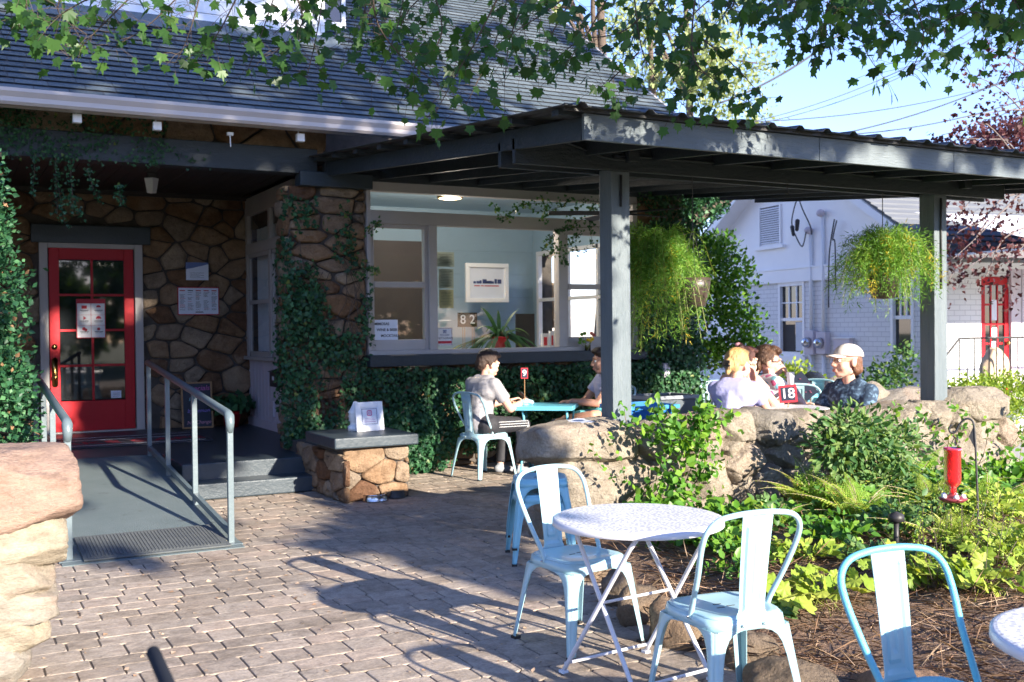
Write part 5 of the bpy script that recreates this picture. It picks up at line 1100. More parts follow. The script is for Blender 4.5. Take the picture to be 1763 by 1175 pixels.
# spider plant in the window
p = P11(858, 596, 11.3); SPn = thing('dracaena_plant', (p.x, 11.3, 1.335), 'striped strap leaved plant in a red pot on the inner window sill', 'potted plant')
q = MB(); q.lathe([(.07, 0), (.10, .12), (.11, .12), (.11, .14), (0, .13)], (p.x, 11.28, 1.336), 18); q.build('pot', M['red_paint'], SPn, smooth=True)
q = MB(); r = random.Random(9)
for i in range(80):
    a = r.uniform(0, 2*math.pi); ln = r.uniform(.28, .52); up = r.uniform(.25, 1.0)
    if i < 5: up = 1.5
    pts = []
    for k in range(7): t = k/6; pts.append(Vector((p.x+math.cos(a)*ln*t*(.35+.5/up), 11.26+math.sin(a)*ln*t*.28, 1.45+ln*(up*t-(.9)*t*t*(1.35-up*.45)))))
    sd_ = Vector((-math.sin(a), math.cos(a)*.3, .1)).normalized(); vs = []
    for k, c_ in enumerate(pts): w_ = .024*math.sin(math.pi*min(.97, .12+k/6*.88)); vs += [c_-sd_*w_, c_+sd_*w_]
    q.add(vs, [(2*k, 2*k+1, 2*k+3, 2*k+2) for k in range(6)], r.uniform(.2, 1))
q.build('leaves', M['ivy'], SPn)
q = MB(); p = P11(970, 590, 11.2)
for i, (x, c_, hgt, lab, nm, cat) in enumerate(((938, m_white, .17, 'white box with a red device picture on the window sill', 'small_box', 'box'), (951, M['paper'], .20, 'tall pale carton with a red mark on the window sill', 'carton', 'carton'))):
    p = P11(x, 590, 11.15+.06*i); o = thing(nm, (p.x, p.y, 1.335), lab, cat); q = MB(); q.box(p.x-.045, p.x+.045, p.y-.02, p.y+.02, 1.336, 1.336+hgt); q.build('carton', c_, o)
    q = MB(); q.box(p.x-.025, p.x+(.02 if i == 0 else .0), p.y-.0225, p.y-.0205, 1.36, 1.36+hgt*.6); q.build('red_picture', m_red, o)
q = MB(); p = P11(908, 596, 11.35); q.box(p.x-.16, p.x+.10, 11.34, 11.36, 1.336, 1.75); tag(q.build('leaning_card', M['room_dark']), 'dark picture card leaning in the window right of the plant', 'card')
# jar of yellow flowers outside on the sill near the post
p = P11(1012, 600, 10.88); o = thing('flower_jar', (p.x, 10.88, 1.292), 'glass jar of yellow and pink flowers on the outer window sill', 'flowers')
q = MB(); q.lathe([(0, .002), (.035, .002), (.035, .11), (.03, .12)], (p.x, 10.88, 1.292), 16); q.build('jar', M['pane'], o, smooth=True)
q = MB(); r = random.Random(3)
hd_ = [(-.11, .14, 0), (-.09, .20, 0), (-.05, .21, 0), (-.12, .10, 0), (.03, .12, 1), (.06, .14, 1), (.0, .13, 1), (.05, .21, 2), (.08, .19, 2), (-.06, .11, 0)]
for dx, dz, k in hd_: q.tube([(p.x, 10.88, 1.30), (p.x+dx, 10.87, 1.292+dz)], .003, 4)
q.build('stems', M['ivy'], o)
for k, c_ in enumerate(((.12, .28, .03), (.75, .50, .02), (.62, .14, .10))):
    q = MB()
    for dx, dz, kk in hd_:
        if kk == k: q.ball((p.x+dx, 10.87, 1.292+dz), (.025, .02, .022), 6)
    q.build(('buds', 'yellow_blooms', 'pink_blooms')[k], flat('fl%d' % k, c_), o)
# weatherproof outlet on the ivy corner
p = AY(1147, 638, 10.72); o = thing('outdoor_outlet', (p.x, 10.75, p.z-.08), 'clear covered electrical outlet on the ivy clad corner', 'outlet'); q = MB(); q.box(p.x-.035, p.x+.065, 10.72, 10.83, p.z-.09, p.z+.09); q.build('cover', M['siding'], o, bevel=.015)
q = MB(); q.tube([(p.x+.015, 10.78, p.z), (p.x+.02, 10.98, p.z-.0)], .02, 6); q.build('mount', M['iron'], o)
# bins on the patio, folded menu on the pier, near rail tip
def tub(x0, y0, x1, y1, Y, dep, mat, lab, lidm):
    a, b_ = AY(x0, y0, Y), AY(x1, y1, Y); o = thing('plastic_bin', ((a.x+b_.x)/2, Y, 0), lab, 'bin'); zt = a.z; q = MB(); x0_, x1_ = a.x, b_.x; i_ = .05
    q.add([(x0_+i_, Y+i_, 0), (x1_-i_, Y+i_, 0), (x1_-i_, Y+dep-i_, 0), (x0_+i_, Y+dep-i_, 0), (x0_, Y, zt), (x1_, Y, zt), (x1_, Y+dep, zt), (x0_, Y+dep, zt)], [(3, 2, 1, 0), (0, 1, 5, 4), (1, 2, 6, 5), (2, 3, 7, 6), (3, 0, 4, 7)]); q.build('body', mat, o, solid=.008)
    q = MB(); t = .03
    for a_, b__, c_, d_ in ((x0_-t, x1_+t, Y-t, Y), (x0_-t, x1_+t, Y+dep, Y+dep+t), (x0_-t, x0_, Y, Y+dep), (x1_, x1_+t, Y, Y+dep)): q.box(a_, b__, c_, d_, zt-.035, zt+.004)
    q.build('rim', lidm, o, bevel=.005)
tub(1087, 701, 1164, 735, 8.6, .5, flat('blue_plastic', (.02, .16, .50), .35), 'bright blue plastic bin behind the stone pier', flat('blue_rim', (.05, .28, .7), .35))
tub(1122, 684, 1198, 708, 9.3, .45, flat('grey_plastic', (.10, .12, .14), .45), 'dark grey plastic bin behind the blue bin', flat('grey_rim', (.28, .30, .33), .4))
q = MB(); a = AY(985, 733, 6.75); q.add([(a.x-.05, 6.62, .852), (a.x+.36, 6.66, .853), (a.x+.34, 6.92, .857), (a.x-.02, 6.90, .856), (a.x+.12, 6.63, .875), (a.x+.14, 6.9, .88)], [(0, 4, 5, 3), (4, 1, 2, 5)])
tag(q.build('folded_menu', M['paper'], solid=.004), 'folded white paper menu lying on top of the stone pier', 'menu')
q = MB(); d0 = ray(264, 1124); d1 = ray(325, 1260); A = Vector(_C+d0*(1.95/FPX)); B = Vector(_C+d1*(1.55/FPX)); q.cap(A, B, .0125, .0125, 12)
q.tube([B, (B.x+.02, B.y-.05, 0)], .0125, 10)
tag(q.build('rail_end', flat('matt_black', (.03, .034, .042), .95, .02), smooth=True), 'dark rounded end of a metal rail poking up at the bottom left', 'rail')
# ================================================================== hummingbird feeder on a shepherd's hook
hp_ = AZ(1686, 972, .10); hz = bed_h(hp_.x, hp_.y); d_ = math.hypot(hp_.x, hp_.y)
def atd(x, y): r_ = Vector(ray(x, y)); k = (hp_.x**2+hp_.y**2)**.5/math.hypot(r_.x, r_.y); return Vector(_C)+r_*k
SH = thing('shepherd_hook', (hp_.x, hp_.y, hz), 'tall black shepherd hook pole planted in the garden bed', 'garden hook')
q = MB(); pts = [(1686, 975), (1683, 860), (1680, 780), (1677, 735), (1672, 723), (1662, 722), (1652, 731), (1645, 744), (1637, 745), (1634, 738), (1639, 731)]
q.tube(smooth_path([atd(x, y) for x, y in pts], 5), .0065, 8); q.build('pole', M['iron'], SH, smooth=True)
q = MB(); c0_ = atd(1675, 745); q.add([atd(1668, 752), atd(1677, 733), atd(1681, 760), atd(1678, 772)], [(0, 1, 2, 3)]); q.build('bracket', M['iron'], SH, solid=.004)
c0_ = atd(1640, 800); s_ = (atd(1656, 768)-atd(1624, 768)).length/2; zt = atd(1640, 771).z; zb = atd(1640, 866).z; hgt = zt-zb
FD = thing('hummingbird_feeder', (c0_.x, c0_.y, zb), 'red glass hummingbird feeder hanging from the black hook', 'bird feeder')
m, n_, b = nodes('red_glass'); b.inputs['Base Color'].default_value = (.75, .03, .04, 1); b.inputs['Roughness'].default_value = .08; b.inputs['Transmission Weight'].default_value = .55; b.inputs['Specular IOR Level'].default_value = .7; bump(n_, b, ntex(n_, coord(n_), 70, 3, .5), .5, .004)
q = MB(); q.lathe([(0, .97), (.92, .97), (1.0, 1.0), (1.0, .95), (.93, .93), (.95, .5), (.93, .42), (.9, .36), (.45, .28), (.4, .2), (.42, .15), (0, .15)], (0, 0, 0), 28); q.v = [(c0_.x+x*s_, c0_.y+y*s_, zb+z*hgt) for x, y, z in q.v]; q.build('bottle', m, FD, smooth=True)
q = MB(); q.lathe([(0, 0), (1.2, .02), (1.62, .07), (1.62, .09), (1.2, .10), (.4, .16), (0, .16)], (0, 0, 0), 32); q.v = [(c0_.x+x*s_, c0_.y+y*s_, zb+z*hgt) for x, y, z in q.v]; q.build('base', flat('feeder_base', (.22, .04, .05), .3), FD, smooth=True)
for i in range(5): a = i*R(72)+.4; q = MB(); q.lathe([(0, .1), (.32, .10), (.26, .15), (0, .17)], (0, 0, 0), 10); q.v = [(c0_.x+(x+1.15*math.cos(a))*s_, c0_.y+(y+1.15*math.sin(a))*s_, zb+z*hgt) for x, y, z in q.v]; q.build('flower_port', M['white'], FD, smooth=True)
q = MB(); tp = atd(1637, 746); q.tube([Vector((c0_.x-s_*.9, c0_.y, zt)), (c0_.x-s_*.5, c0_.y, zt+(tp.z-zt)*.7), tp, (c0_.x+s_*.5, c0_.y, zt+(tp.z-zt)*.7), (c0_.x+s_*.9, c0_.y, zt)], .0022, 5); q.build('hanger', M['brass'], FD, smooth=True)
# small black path light among the plants
p = atd(1543, 880); px_ = p.x*.97; py_ = p.y*.97; q = MB(); zz = bed_h(px_, py_); q.tube([(px_, py_, zz-.02), (px_, py_, zz+.2)], .016, 8); q.lathe([(.03, .2), (.05, .2), (.045, .24), (.0, .26)], (px_, py_, zz), 14); tag(q.build('path_light', M['black'], smooth=True), 'small black path light stake among the ferns', 'garden light')
# condenser unit beside the white house
a, b_ = AY(1178, 657, 13.5), AY(1252, 700, 13.5); o = thing('condenser_unit', ((a.x+b_.x)/2, 13.5, 0), 'pale air conditioner unit behind the ivy corner with barred openings', 'air conditioner')
q = MB(); q.box(a.x, b_.x, 13.5, 14.2, 0, a.z-.03); q.box(a.x-.03, b_.x+.03, 13.47, 14.23, a.z-.03, a.z); q.build('case', M['room_blue'], o, bevel=.01)
q = MB(); w_ = (b_.x-a.x)/9
for i in range(9): q.box(a.x+w_*i+.02, a.x+w_*(i+1)-.02, 13.492, 13.499, .2, a.z-.2)
q.build('grille', M['slate'], o)
# ================================================================== PLANTS
def nz(x, y, z=0, s=1): return noise.noise(Vector((x*s, y*s, z)))
def ivy_wall(x0, x1, z0, z1, Y, n, dens, thick, size=(.03, .055), ax='y', face=-1, seed=0):
    """rejection sampled leaves close to a wall plane; dens(x, z) gives 0..1"""
    P = []; r = random.Random(seed); k = 0
    while len(P) < n and k < n*12:
        k += 1; x = r.uniform(x0, x1); z = r.uniform(z0, z1)
        if r.random() < dens(x, z): P.append((x, Y+face*(r.random()**1.4)*thick*(.5+.5*max(0, dens(x, z))), z))
    P = np.array(P); m_ = len(P)
    if ax == 'x': P = P[:, [1, 0, 2]]
    D = rng.normal(size=(m_, 3))*.6+np.array([0, 0, -.8]); N = np.zeros((m_, 3)); N[:, 1 if ax == 'y' else 0] = face; N += rng.normal(size=(m_, 3))*.5+np.array([0, 0, .35])
    return P, D, N, rng.uniform(size[0], size[1], m_)
def cat4(*a): return tuple(np.concatenate([t[i] for t in a]) for i in range(4))
IVG = 'ivy'
def iv(o_label, parts, mat='ivy', extra=None, name='climbing_ivy', cat='ivy', col=None, tmpl=None):
    P, D, N, S = cat4(*parts); c = np.clip(rng.normal(.45, .22, len(P)), 0, .98) if col is None else col
    o = thing(name, (float(P[:, 0].mean()), float(P[:, 1].mean()), float(P[:, 2].min())), o_label, cat)
    scatter('foliage', P, D, N, S, tmpl or IVY, M[mat], o, col=c, extra=None)
    for e_ in (extra if isinstance(extra, list) else [extra]):
        if e_ and e_.v: e_.build('stems' if e_ is extra else 'runner', M['bark'], o, smooth=True)
    return o
# ivy pillar: thick below, thin runners above
def dp(x, z):
    a = 1.0 if z < 1.25 else max(0, 1.15-(z-1.2)*.55); v = nz(x*2.2, z*1.6, 3)+.5*nz(x*6, z*5, 8)
    b = .55*(x < 3.55)
    return max(0, min(1, a+b*.5-.55+v*1.0)) * (0 if (3.5 < x < 4.1 and z < .62 and False) else 1)
st = MB(); r = random.Random(31)
for i in range(16):
    x = r.uniform(3.25, 4.1); z = .6; pts = [(x, 10.93, z)]
    while z < r.uniform(1.8, 3.0): x += r.uniform(-.12, .12); z += .16; x = min(4.12, max(3.2, x)); pts.append((x, 10.915, z))
    if len(pts) > 2: st.tube(pts, .004, 4)
iv('dark ivy climbing the stone pillar between porch and window', [ivy_wall(3.16, 4.16, .35, 3.05, 10.93, 3600, dp, .12, seed=1), ivy_wall(10.95, 11.34, .4, 2.9, 3.24, 450, lambda y, z: max(0, .7-z*.15+nz(y*2, z*2)), .08, ax='x', seed=2)], extra=st)
# ivy hedge under the window
def dw(x, z):
    top = 1.14+.05*nz(x*3, 0, 5); 
    if z > top: return 0
    lo = .18+.18*nz(x*1.3, 2, 1)
    return max(0, min(1, (z-lo)*6+.35)) if z < lo+.2 else 1
iv('dense dark ivy covering the wall below the front window', [ivy_wall(4.12, 8.4, .02, 1.2, 10.92, 12500, dw, .24, seed=3)])
def dl(x, z):
    d = ((x-4.58)/.46)**2+((z-.34)/.42)**2; return max(0, 1.25-d)*.9
q_ = ivy_wall(4.1, 5.1, .02, .82, 10.72, 2600, dl, .22, (.028, .05), seed=4)
iv('brighter clump of small leaved ivy bulging out beside the plinth', [q_], 'shrub', name='ivy_clump')
# ivy on the right corner of the house, and strands over the window
def dc(x, z): return max(0, min(1, .75+nz(x*1.6, z*1.2, 6)*.9-(.5 if z > 2.9 else 0)))
iv('heavy ivy mass covering the right corner of the stone house', [ivy_wall(7.66, 8.62, .1, 3.25, 10.92, 8200, dc, .30, seed=5), ivy_wall(10.9, 12.5, .1, 3.3, 8.48, 3800, lambda y, z: dc(y, z), .25, ax='x', face=1, seed=6)])
st = []; P = []; r = random.Random(12)
for pl_ in ([(1160, 345), (1080, 352), (1000, 345), (940, 350), (900, 352), (880, 368), (866, 374), (850, 352)], [(1040, 350), (1000, 380), (960, 400), (945, 412), (962, 425), (1010, 432)], [(1010, 345), (985, 370), (975, 392)], [(1050, 390), (1000, 392), (960, 395)], [(930, 335), (938, 360), (932, 380)], [(960, 425), (950, 435), (935, 428)], [(632, 400), (645, 388), (656, 382)], [(620, 470), (640, 463), (650, 468)],
            [(1020, 350), (1015, 385), (1020, 420)], [(980, 345), (955, 360), (925, 365), (895, 350)], [(1000, 400), (985, 415), (972, 440), (968, 455)]):
    pts = smooth_path([AY(x, y, 10.80) for x, y in pl_], 6); st.append(MB().tube(pts, .003, 4))
    for p in pts:
        for _ in range(3): P.append((p.x+r.gauss(0, .03), p.y+r.gauss(0, .03), p.z+r.gauss(0, .03)))
P = np.array(P); n = len(P)
iv('thin ivy runners trailing across the top of the front window', [(P, vrand(n, -.6), vrand(n)+np.array([0, -1.2, .2]), rng.uniform(.025, .045, n))], extra=st, col=rng.uniform(.4, 1, n))
# ivy over the porch beam and gutter wall, with dangling strands
st = []; pts_ = []
for (x, y0, y1, dx) in ((95, 270, 370, 4), (120, 270, 350, 6), (60, 260, 330, -3), (150, 290, 345, 20), (98, 300, 385, 14), (115, 340, 372, 25), (205, 320, 352, 3)):
    a = smooth_path([AY(x, y0, 10.82), AY(x+dx*.4, (y0+y1)/2, 10.80), AY(x+dx, y1, 10.82)], 8); st.append(MB().tube(a, .0025, 4)); pts_ += a
P2 = np.array([(p.x+random.gauss(0, .025), p.y+random.gauss(0, .03), p.z+random.gauss(0, .02)) for p in pts_ for _ in range(4)]); n = len(P2)
def db(x, z): return max(0, min(1, 1.0-(x-.1)*.42+nz(x*2.5, z*4, 9)*1.0))
iv('small leaved ivy draped over the left end of the porch beam', [ivy_wall(-.8, 2.5, 3.2, 3.68, 10.88, 2100, db, .07, (.02, .038), seed=7), (P2, vrand(n, -.6), vrand(n)+np.array([0, -1, .2]), rng.uniform(.02, .035, n))], extra=st, col=None)
# ---- leafy shrub at the left
def blobpts(n, blobs, seed, shell=.55):
    r = np.random.default_rng(seed); out = []; nn = []
    wts = np.array([b[1][0]*b[1][1]*b[1][2] for b in blobs])**(2/3); wts /= wts.sum()
    for (c, s), wgt in zip(blobs, wts):
        k = int(n*wgt); v = r.normal(size=(k, 3)); v /= np.linalg.norm(v, axis=1)[:, None]; rad = (shell+(1-shell)*r.random(k)**.7)[:, None]
        out.append(np.array(c)+v*rad*np.array(s)*(1+.15*r.normal(size=(k, 1)))); nn.append(v)
    return np.concatenate(out), np.concatenate(nn)
bl = [((.35-.0, 9.6, .85), (.35, .4, .5)), ((.2, 9.7, 1.35), (.42, .45, .5)), ((.3, 9.5, 1.85), (.33, .4, .45)), ((.05, 9.7, 2.4), (.45, .5, .5)), ((.2, 9.6, 2.75), (.28, .35, .3)), ((-.4, 9.8, 1.3), (.6, .6, 1.1)), ((.42, 9.5, 1.15), (.24, .3, .3)), ((-.1, 9.3, 3.3), (.25, .3, .2)), ((.28, 9.45, 2.35), (.22, .25, .3))]
P, N = blobpts(19000, bl, 5, .6); P = P*np.array([1, 1, 1.04])+np.array([-.0, 0, .0])
o = thing('leafy_shrub', (0, 9.7, .5), 'tall leafy shrub with reddish new tips at the left edge beside the ramp', 'shrub')
scatter('foliage', P, N+rng.normal(size=P.shape)*.6+np.array([0, 0, .2]), N+rng.normal(size=P.shape)*.6, rng.uniform(.035, .065, len(P)), DIAM, M['shrub'], o, col=np.where(rng.random(len(P)) < .04, 1.0, np.clip(rng.normal(.42, .22, len(P)), 0, .85)))
q = MB(); r = random.Random(6)
for i in range(14): a = Vector((0+r.uniform(-.1, .1), 9.7, .4)); b_ = Vector(bl[i % 9][0]); q.tube(smooth_path([a, (a+b_)/2+Vector((r.uniform(-.1, .1), 0, 0)), b_], 4), [.02*(1-.07*k) for k in range(9)], 5)
q.build('branch', M['bark'], o, smooth=True)
# ---- hanging baskets of feathery foxtail fern
def foxtail(name, cx, cy, cz, rad, seed, lab, nst, drop, potc, hook_z, squash=1.0):
    r = random.Random(seed); P = []; D = []; S = []; C = []; q = MB()
    o = thing(name, (cx, cy, cz), lab, 'hanging plant')
    for i in range(nst):
        a = r.uniform(0, 2*math.pi); ln = rad*r.uniform(.35, 1.2); up = r.uniform(.25, 1.15); dr_ = drop*r.uniform(.15, 1.1)
        pts = []
        for k in range(9):
            t = k/8; pts.append(Vector((cx+math.cos(a)*ln*(t**.8)*(1-.15*t), cy+math.sin(a)*ln*(t**.8)*(1-.15*t)*squash, cz+up*.75*rad*math.sin(math.pi*min(1, t*1.1)*.8)-dr_*t**2.2)))
        base_c = r.uniform(.15, .85); yel = r.random() < .05
        if i % 2 == 0: q.tube(pts, .002, 3)
        for k in range(8):
            for m_ in range(15):
                t = r.random(); p = pts[k].lerp(pts[k+1], t); d = (pts[k+1]-pts[k]).normalized()
                s_ = Vector((r.gauss(0, 1), r.gauss(0, 1), r.gauss(0, 1))).normalized(); off_ = s_*r.uniform(0, .05)
                P.append(p+off_); D.append(s_+d*.6); S.append(r.uniform(.026, .055)); C.append(1.0 if yel and k > 4 else min(.93, max(0, base_c+r.gauss(0, .12))))
    P = np.array([tuple(p) for p in P]); D = np.array([tuple(p) for p in D])
    scatter('fronds', P, D, vrand(len(P)), S, NEED, M['foxtail'], o, col=np.array(C), W=.17)
    q.build('stems', M['ivy'], o)
    q = MB(); q.lathe([(0, -.22), (.10, -.21), (.135, -.06), (.145, .02), (.13, .02), (0, -.02)], potc, 18); q.build('pot', M['pot_black'], o, smooth=True)
    q = MB(); pc = Vector(potc)
    for i in range(3): a = i*2.094; q.tube([(pc.x+.13*math.cos(a), pc.y+.13*math.sin(a), pc.z), (pc.x, pc.y, pc.z+.42)], .002, 4)
    q.tube([(pc.x, pc.y, pc.z+.42), (pc.x, pc.y, hook_z)], .004, 5); q.build('hanger', M['iron'], o)
    return o
M['pot_black'] = pm('pot_black', (.035, .03, .028), (.09, .06, .045), 7, .35, 30, .3)
b2 = AY(1520, 470, PYp); foxtail('hanging_fern', b2.x, PYp, b2.z+.02, .52, 3, 'round feathery light green fern hanging from the beam beside the far post', 190, .42, (b2.x, PYp, b2.z-.02), 2.766)
hk = AY(1521, 425, PYp-.02); q = MB(); q.tube([(hk.x+.028*math.cos(t), PYp, hk.z-.0+.028*math.sin(t)) for t in [R(-60+i*30) for i in range(10)]], .007, 6); tag(q.build('swivel_hook', M['iron'], smooth=True), 'black curved hook carrying the round fern by the far post', 'hook')
b1 = AY(1138, 462, 7.05); p1 = AY(1196, 500, 6.88)
foxtail('hanging_fern', b1.x, 7.1, b1.z, .47, 4, 'big yellow green feathery fern hanging right beside the near pergola post', 250, .72, (p1.x, 6.9, p1.z+.08), 2.95, 1.0)
# ---- shrubs and trees near and far
def bush(name, lab, cat, blobs, n, size, mat, tmpl=DIAM, seed=1, shell=.5, stems=None, col=None, group=None, droop=0.0):
    P, N = blobpts(n, blobs, seed, shell); c = np.mean([b[0] for b in blobs], axis=0)
    o = thing(name, (float(c[0]), float(c[1]), 0.0), lab, cat, group)
    cc = np.clip(rng.normal(.48, .25, len(P)), 0, 1) if col is None else col(len(P))
    scatter('foliage' if name != 'tree' else 'crown', P, N*.7+rng.normal(size=P.shape)*.6+np.array([0, 0, .2-droop]), N+rng.normal(size=P.shape)*.7, rng.uniform(size[0], size[1], len(P)), tmpl, M[mat], o, col=cc)
    if stems:
        q = MB()
        for pts, r0, r1 in stems:
            pp = smooth_path(pts, 5); q.tube(pp, [r0+(r1-r0)*i/(len(pp)-1) for i in range(len(pp))], 7)
            if not name.endswith('tree'): q.build('stem', M['bark'], o, smooth=True); q = MB()
        if name.endswith('tree'): q.build('trunk', M['bark'], o, smooth=True)
    return o
def B_(x, y, Y, rx, ry_, rz): p = AY(x, y, Y); return ((p.x, p.y, p.z), (rx, ry_, rz))
tb_ = AY(1150, 690, 11.6)
bush('leafy_shrub', 'glossy green shrub with crooked bare stems beyond the ivy corner', 'shrub', [B_(1240, 470, 11.6, .5, .6, .35), B_(1230, 520, 11.6, .65, .6, .4), B_(1270, 560, 11.5, .35, .5, .35), B_(1250, 610, 11.5, .5, .5, .25), B_(1290, 600, 11.4, .2, .4, .25), B_(1215, 440, 11.8, .35, .5, .3), B_(1200, 600, 11.8, .4, .5, .2), B_(1235, 420, 11.9, .35, .4, .2)], 5200, (.045, .085), 'bright', OVAL, 11, .25,
     stems=[([tb_, AY(1180, 645, 11.6), AY(1230, 600, 11.6), AY(1265, 570, 11.6)], .035, .01), ([tb_, AY(1175, 640, 11.6), AY(1205, 590, 11.6), AY(1225, 540, 11.6), AY(1240, 490, 11.6)], .035, .008), ([AY(1180, 642, 11.6), AY(1225, 632, 11.6), AY(1270, 615, 11.6)], .02, .008), ([AY(1190, 625, 11.6), AY(1185, 580, 11.6), AY(1215, 470, 11.6)], .02, .006)])
# leaning ivy clad trunk
q = MB(); pts = smooth_path([AY(1120, 700, 13.2), AY(1125, 560, 13.2), AY(1150, 430, 13.2), AY(1195, 378, 13.2), AY(1255, 335, 13.4), AY(1330, 250, 14.5)], 6); q.tube(pts, [.17-.002*i for i in range(len(pts))], 10)
o = thing('leaning_tree', AY(1120, 700, 13.2), 'thick leaning trunk wrapped in ivy behind the corner of the stone house', 'tree'); o.location.z = 0; q.build('trunk', M['bark'], o, smooth=True)
P = np.array([tuple(pts[min(len(pts)-1, int(t))].lerp(pts[min(len(pts)-1, int(t)+1)], t % 1)+Vector(v)*.2) for t, v in zip(rng.uniform(4, len(pts)-8, 2600), vrand(2600, .4))]); scatter('ivy_leaves', P, vrand(len(P), -.5), vrand(len(P)), rng.uniform(.04, .075, len(P)), IVY, M['ivy'], o, col=rng.uniform(.2, .9, len(P)))
bl = [B_(x, y, 13.6+.3*(i % 3), .4, .5, .3) for i, (x, y) in enumerate(((1110, 360), (1150, 345), (1130, 390), (1180, 350), (1120, 420), (1205, 345)))]
bush('dark_tree', 'dark leafy crown closing the gap under the pergola behind the ceiling fan', 'tree', bl, 3400, (.06, .11), 'ivy', IVY, 71, .2)
bush('low_shrub', 'yellow green low bush in front of the gable window and meters', 'shrub', [B_(1360, 655, 12.5, .4, .4, .3), B_(1395, 670, 12.3, .35, .4, .25), B_(1340, 680, 12.4, .35, .4, .2), B_(1425, 680, 12.3, .3, .3, .2)], 1900, (.05, .09), 'yellowgreen', OVAL, 12, .4)
bush('low_shrub', 'loose green plant climbing before the second gable window', 'shrub', [B_(1530, 650, 11.6, .45, .4, .3), B_(1555, 620, 11.6, .2, .3, .3), B_(1500, 665, 11.6, .35, .4, .18)], 800, (.05, .09), 'dullgreen', OVAL, 13, .2)
bush('hedge', 'broad bright green hedge behind the right end of the stone wall', 'hedge', [B_(1640, 680, 9.8, .6, .5, .22), B_(1690, 672, 9.8, .6, .5, .25), B_(1740, 675, 9.8, .6, .5, .28), B_(1790, 685, 9.6, .6, .5, .32), B_(1660, 710, 9.6, .7, .5, .2), B_(1750, 725, 9.3, .5, .4, .35)], 7000, (.03, .06), 'yellowgreen', DIAM, 14, .45, col=lambda n: np.clip(rng.normal(.3, .3, n), 0, 1))
# far trees over the roof
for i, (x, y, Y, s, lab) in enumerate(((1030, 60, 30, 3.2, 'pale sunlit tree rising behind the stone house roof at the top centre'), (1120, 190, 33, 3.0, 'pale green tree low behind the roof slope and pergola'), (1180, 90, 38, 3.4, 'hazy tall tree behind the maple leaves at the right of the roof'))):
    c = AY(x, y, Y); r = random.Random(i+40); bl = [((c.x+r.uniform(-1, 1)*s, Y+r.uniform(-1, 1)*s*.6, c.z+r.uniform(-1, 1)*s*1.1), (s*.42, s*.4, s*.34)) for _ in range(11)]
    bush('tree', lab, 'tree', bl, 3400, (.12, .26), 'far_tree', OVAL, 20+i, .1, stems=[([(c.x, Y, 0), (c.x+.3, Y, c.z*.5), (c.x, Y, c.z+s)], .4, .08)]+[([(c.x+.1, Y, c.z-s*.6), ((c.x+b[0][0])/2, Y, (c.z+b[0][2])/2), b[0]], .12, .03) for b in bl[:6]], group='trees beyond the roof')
# plum leaved tree on the right
tk = AY(1850, 420, 8.9); q = MB(); r = random.Random(77); P = []
segs = [[(1850, 420), (1790, 330), (1700, 215), (1640, 235), (1600, 245)], [(1790, 330), (1730, 340), (1690, 380), (1650, 400), (1632, 430)], [(1800, 240), (1740, 170), (1700, 140), (1660, 130)], [(1830, 300), (1760, 300), (1690, 330), (1650, 370), (1620, 395)], [(1800, 380), (1730, 410), (1700, 470), (1690, 480)], [(1820, 180), (1760, 110), (1720, 90), (1690, 75)], [(1790, 330), (1740, 250), (1700, 240), (1650, 240)], [(1700, 380), (1660, 440), (1640, 470), (1625, 500)], [(1760, 330), (1720, 370), (1670, 420), (1630, 455)], [(1830, 210), (1760, 190), (1700, 195), (1650, 205)], [(1800, 400), (1755, 430), (1735, 480), (1745, 530)], [(1830, 330), (1750, 290), (1700, 310), (1640, 350)], [(1850, 420), (1780, 420), (1720, 430), (1660, 465)]]
o = thing('plum_tree', (tk.x, 9, 0), 'dark plum leaved tree reaching in from the right edge past the far post', 'tree')
for s_i, sg in enumerate(segs):
    pts = smooth_path([AY(x, y, 8.6+.25*(s_i % 4)) for x, y in sg], 7); q.tube(pts, [.013*(1-.8*i/(len(pts)-1)) for i in range(len(pts))], 6)
    for j, p in enumerate(pts):
        if j < len(pts)*.12: continue
        for _ in range(5): P.append(tuple(p+Vector((r.gauss(0, .11), r.gauss(0, .12), r.gauss(0, .10)))))
P = np.array(P); scatter('foliage', P, vrand(len(P), -.6), vrand(len(P)), rng.uniform(.04, .07, len(P)), IVY, M['plum'], o, col=np.clip(rng.normal(.4, .28, len(P)), 0, 1))
q.tube([AY(1850, 420, 8.9), (tk.x+.3, 8.9, 1), (tk.x+.35, 8.9, -.05)], [.03, .09, .11], 8); q.build('trunk', pm('plum_bark', (.20, .16, .15), (.14, .11, .10), 9, .8, 40, .4), o, smooth=True)
bl = [B_(x, y, 14+.5*(i % 3), .9, .8, .45) for i, (x, y) in enumerate(((1740, 240), (1790, 225), (1700, 255), (1830, 240)))]
bush('dark_tree', 'dense maroon crown just above the right end of the pergola roof', 'tree', bl, 3000, (.07, .13), 'plum', DIAM, 72, .2)
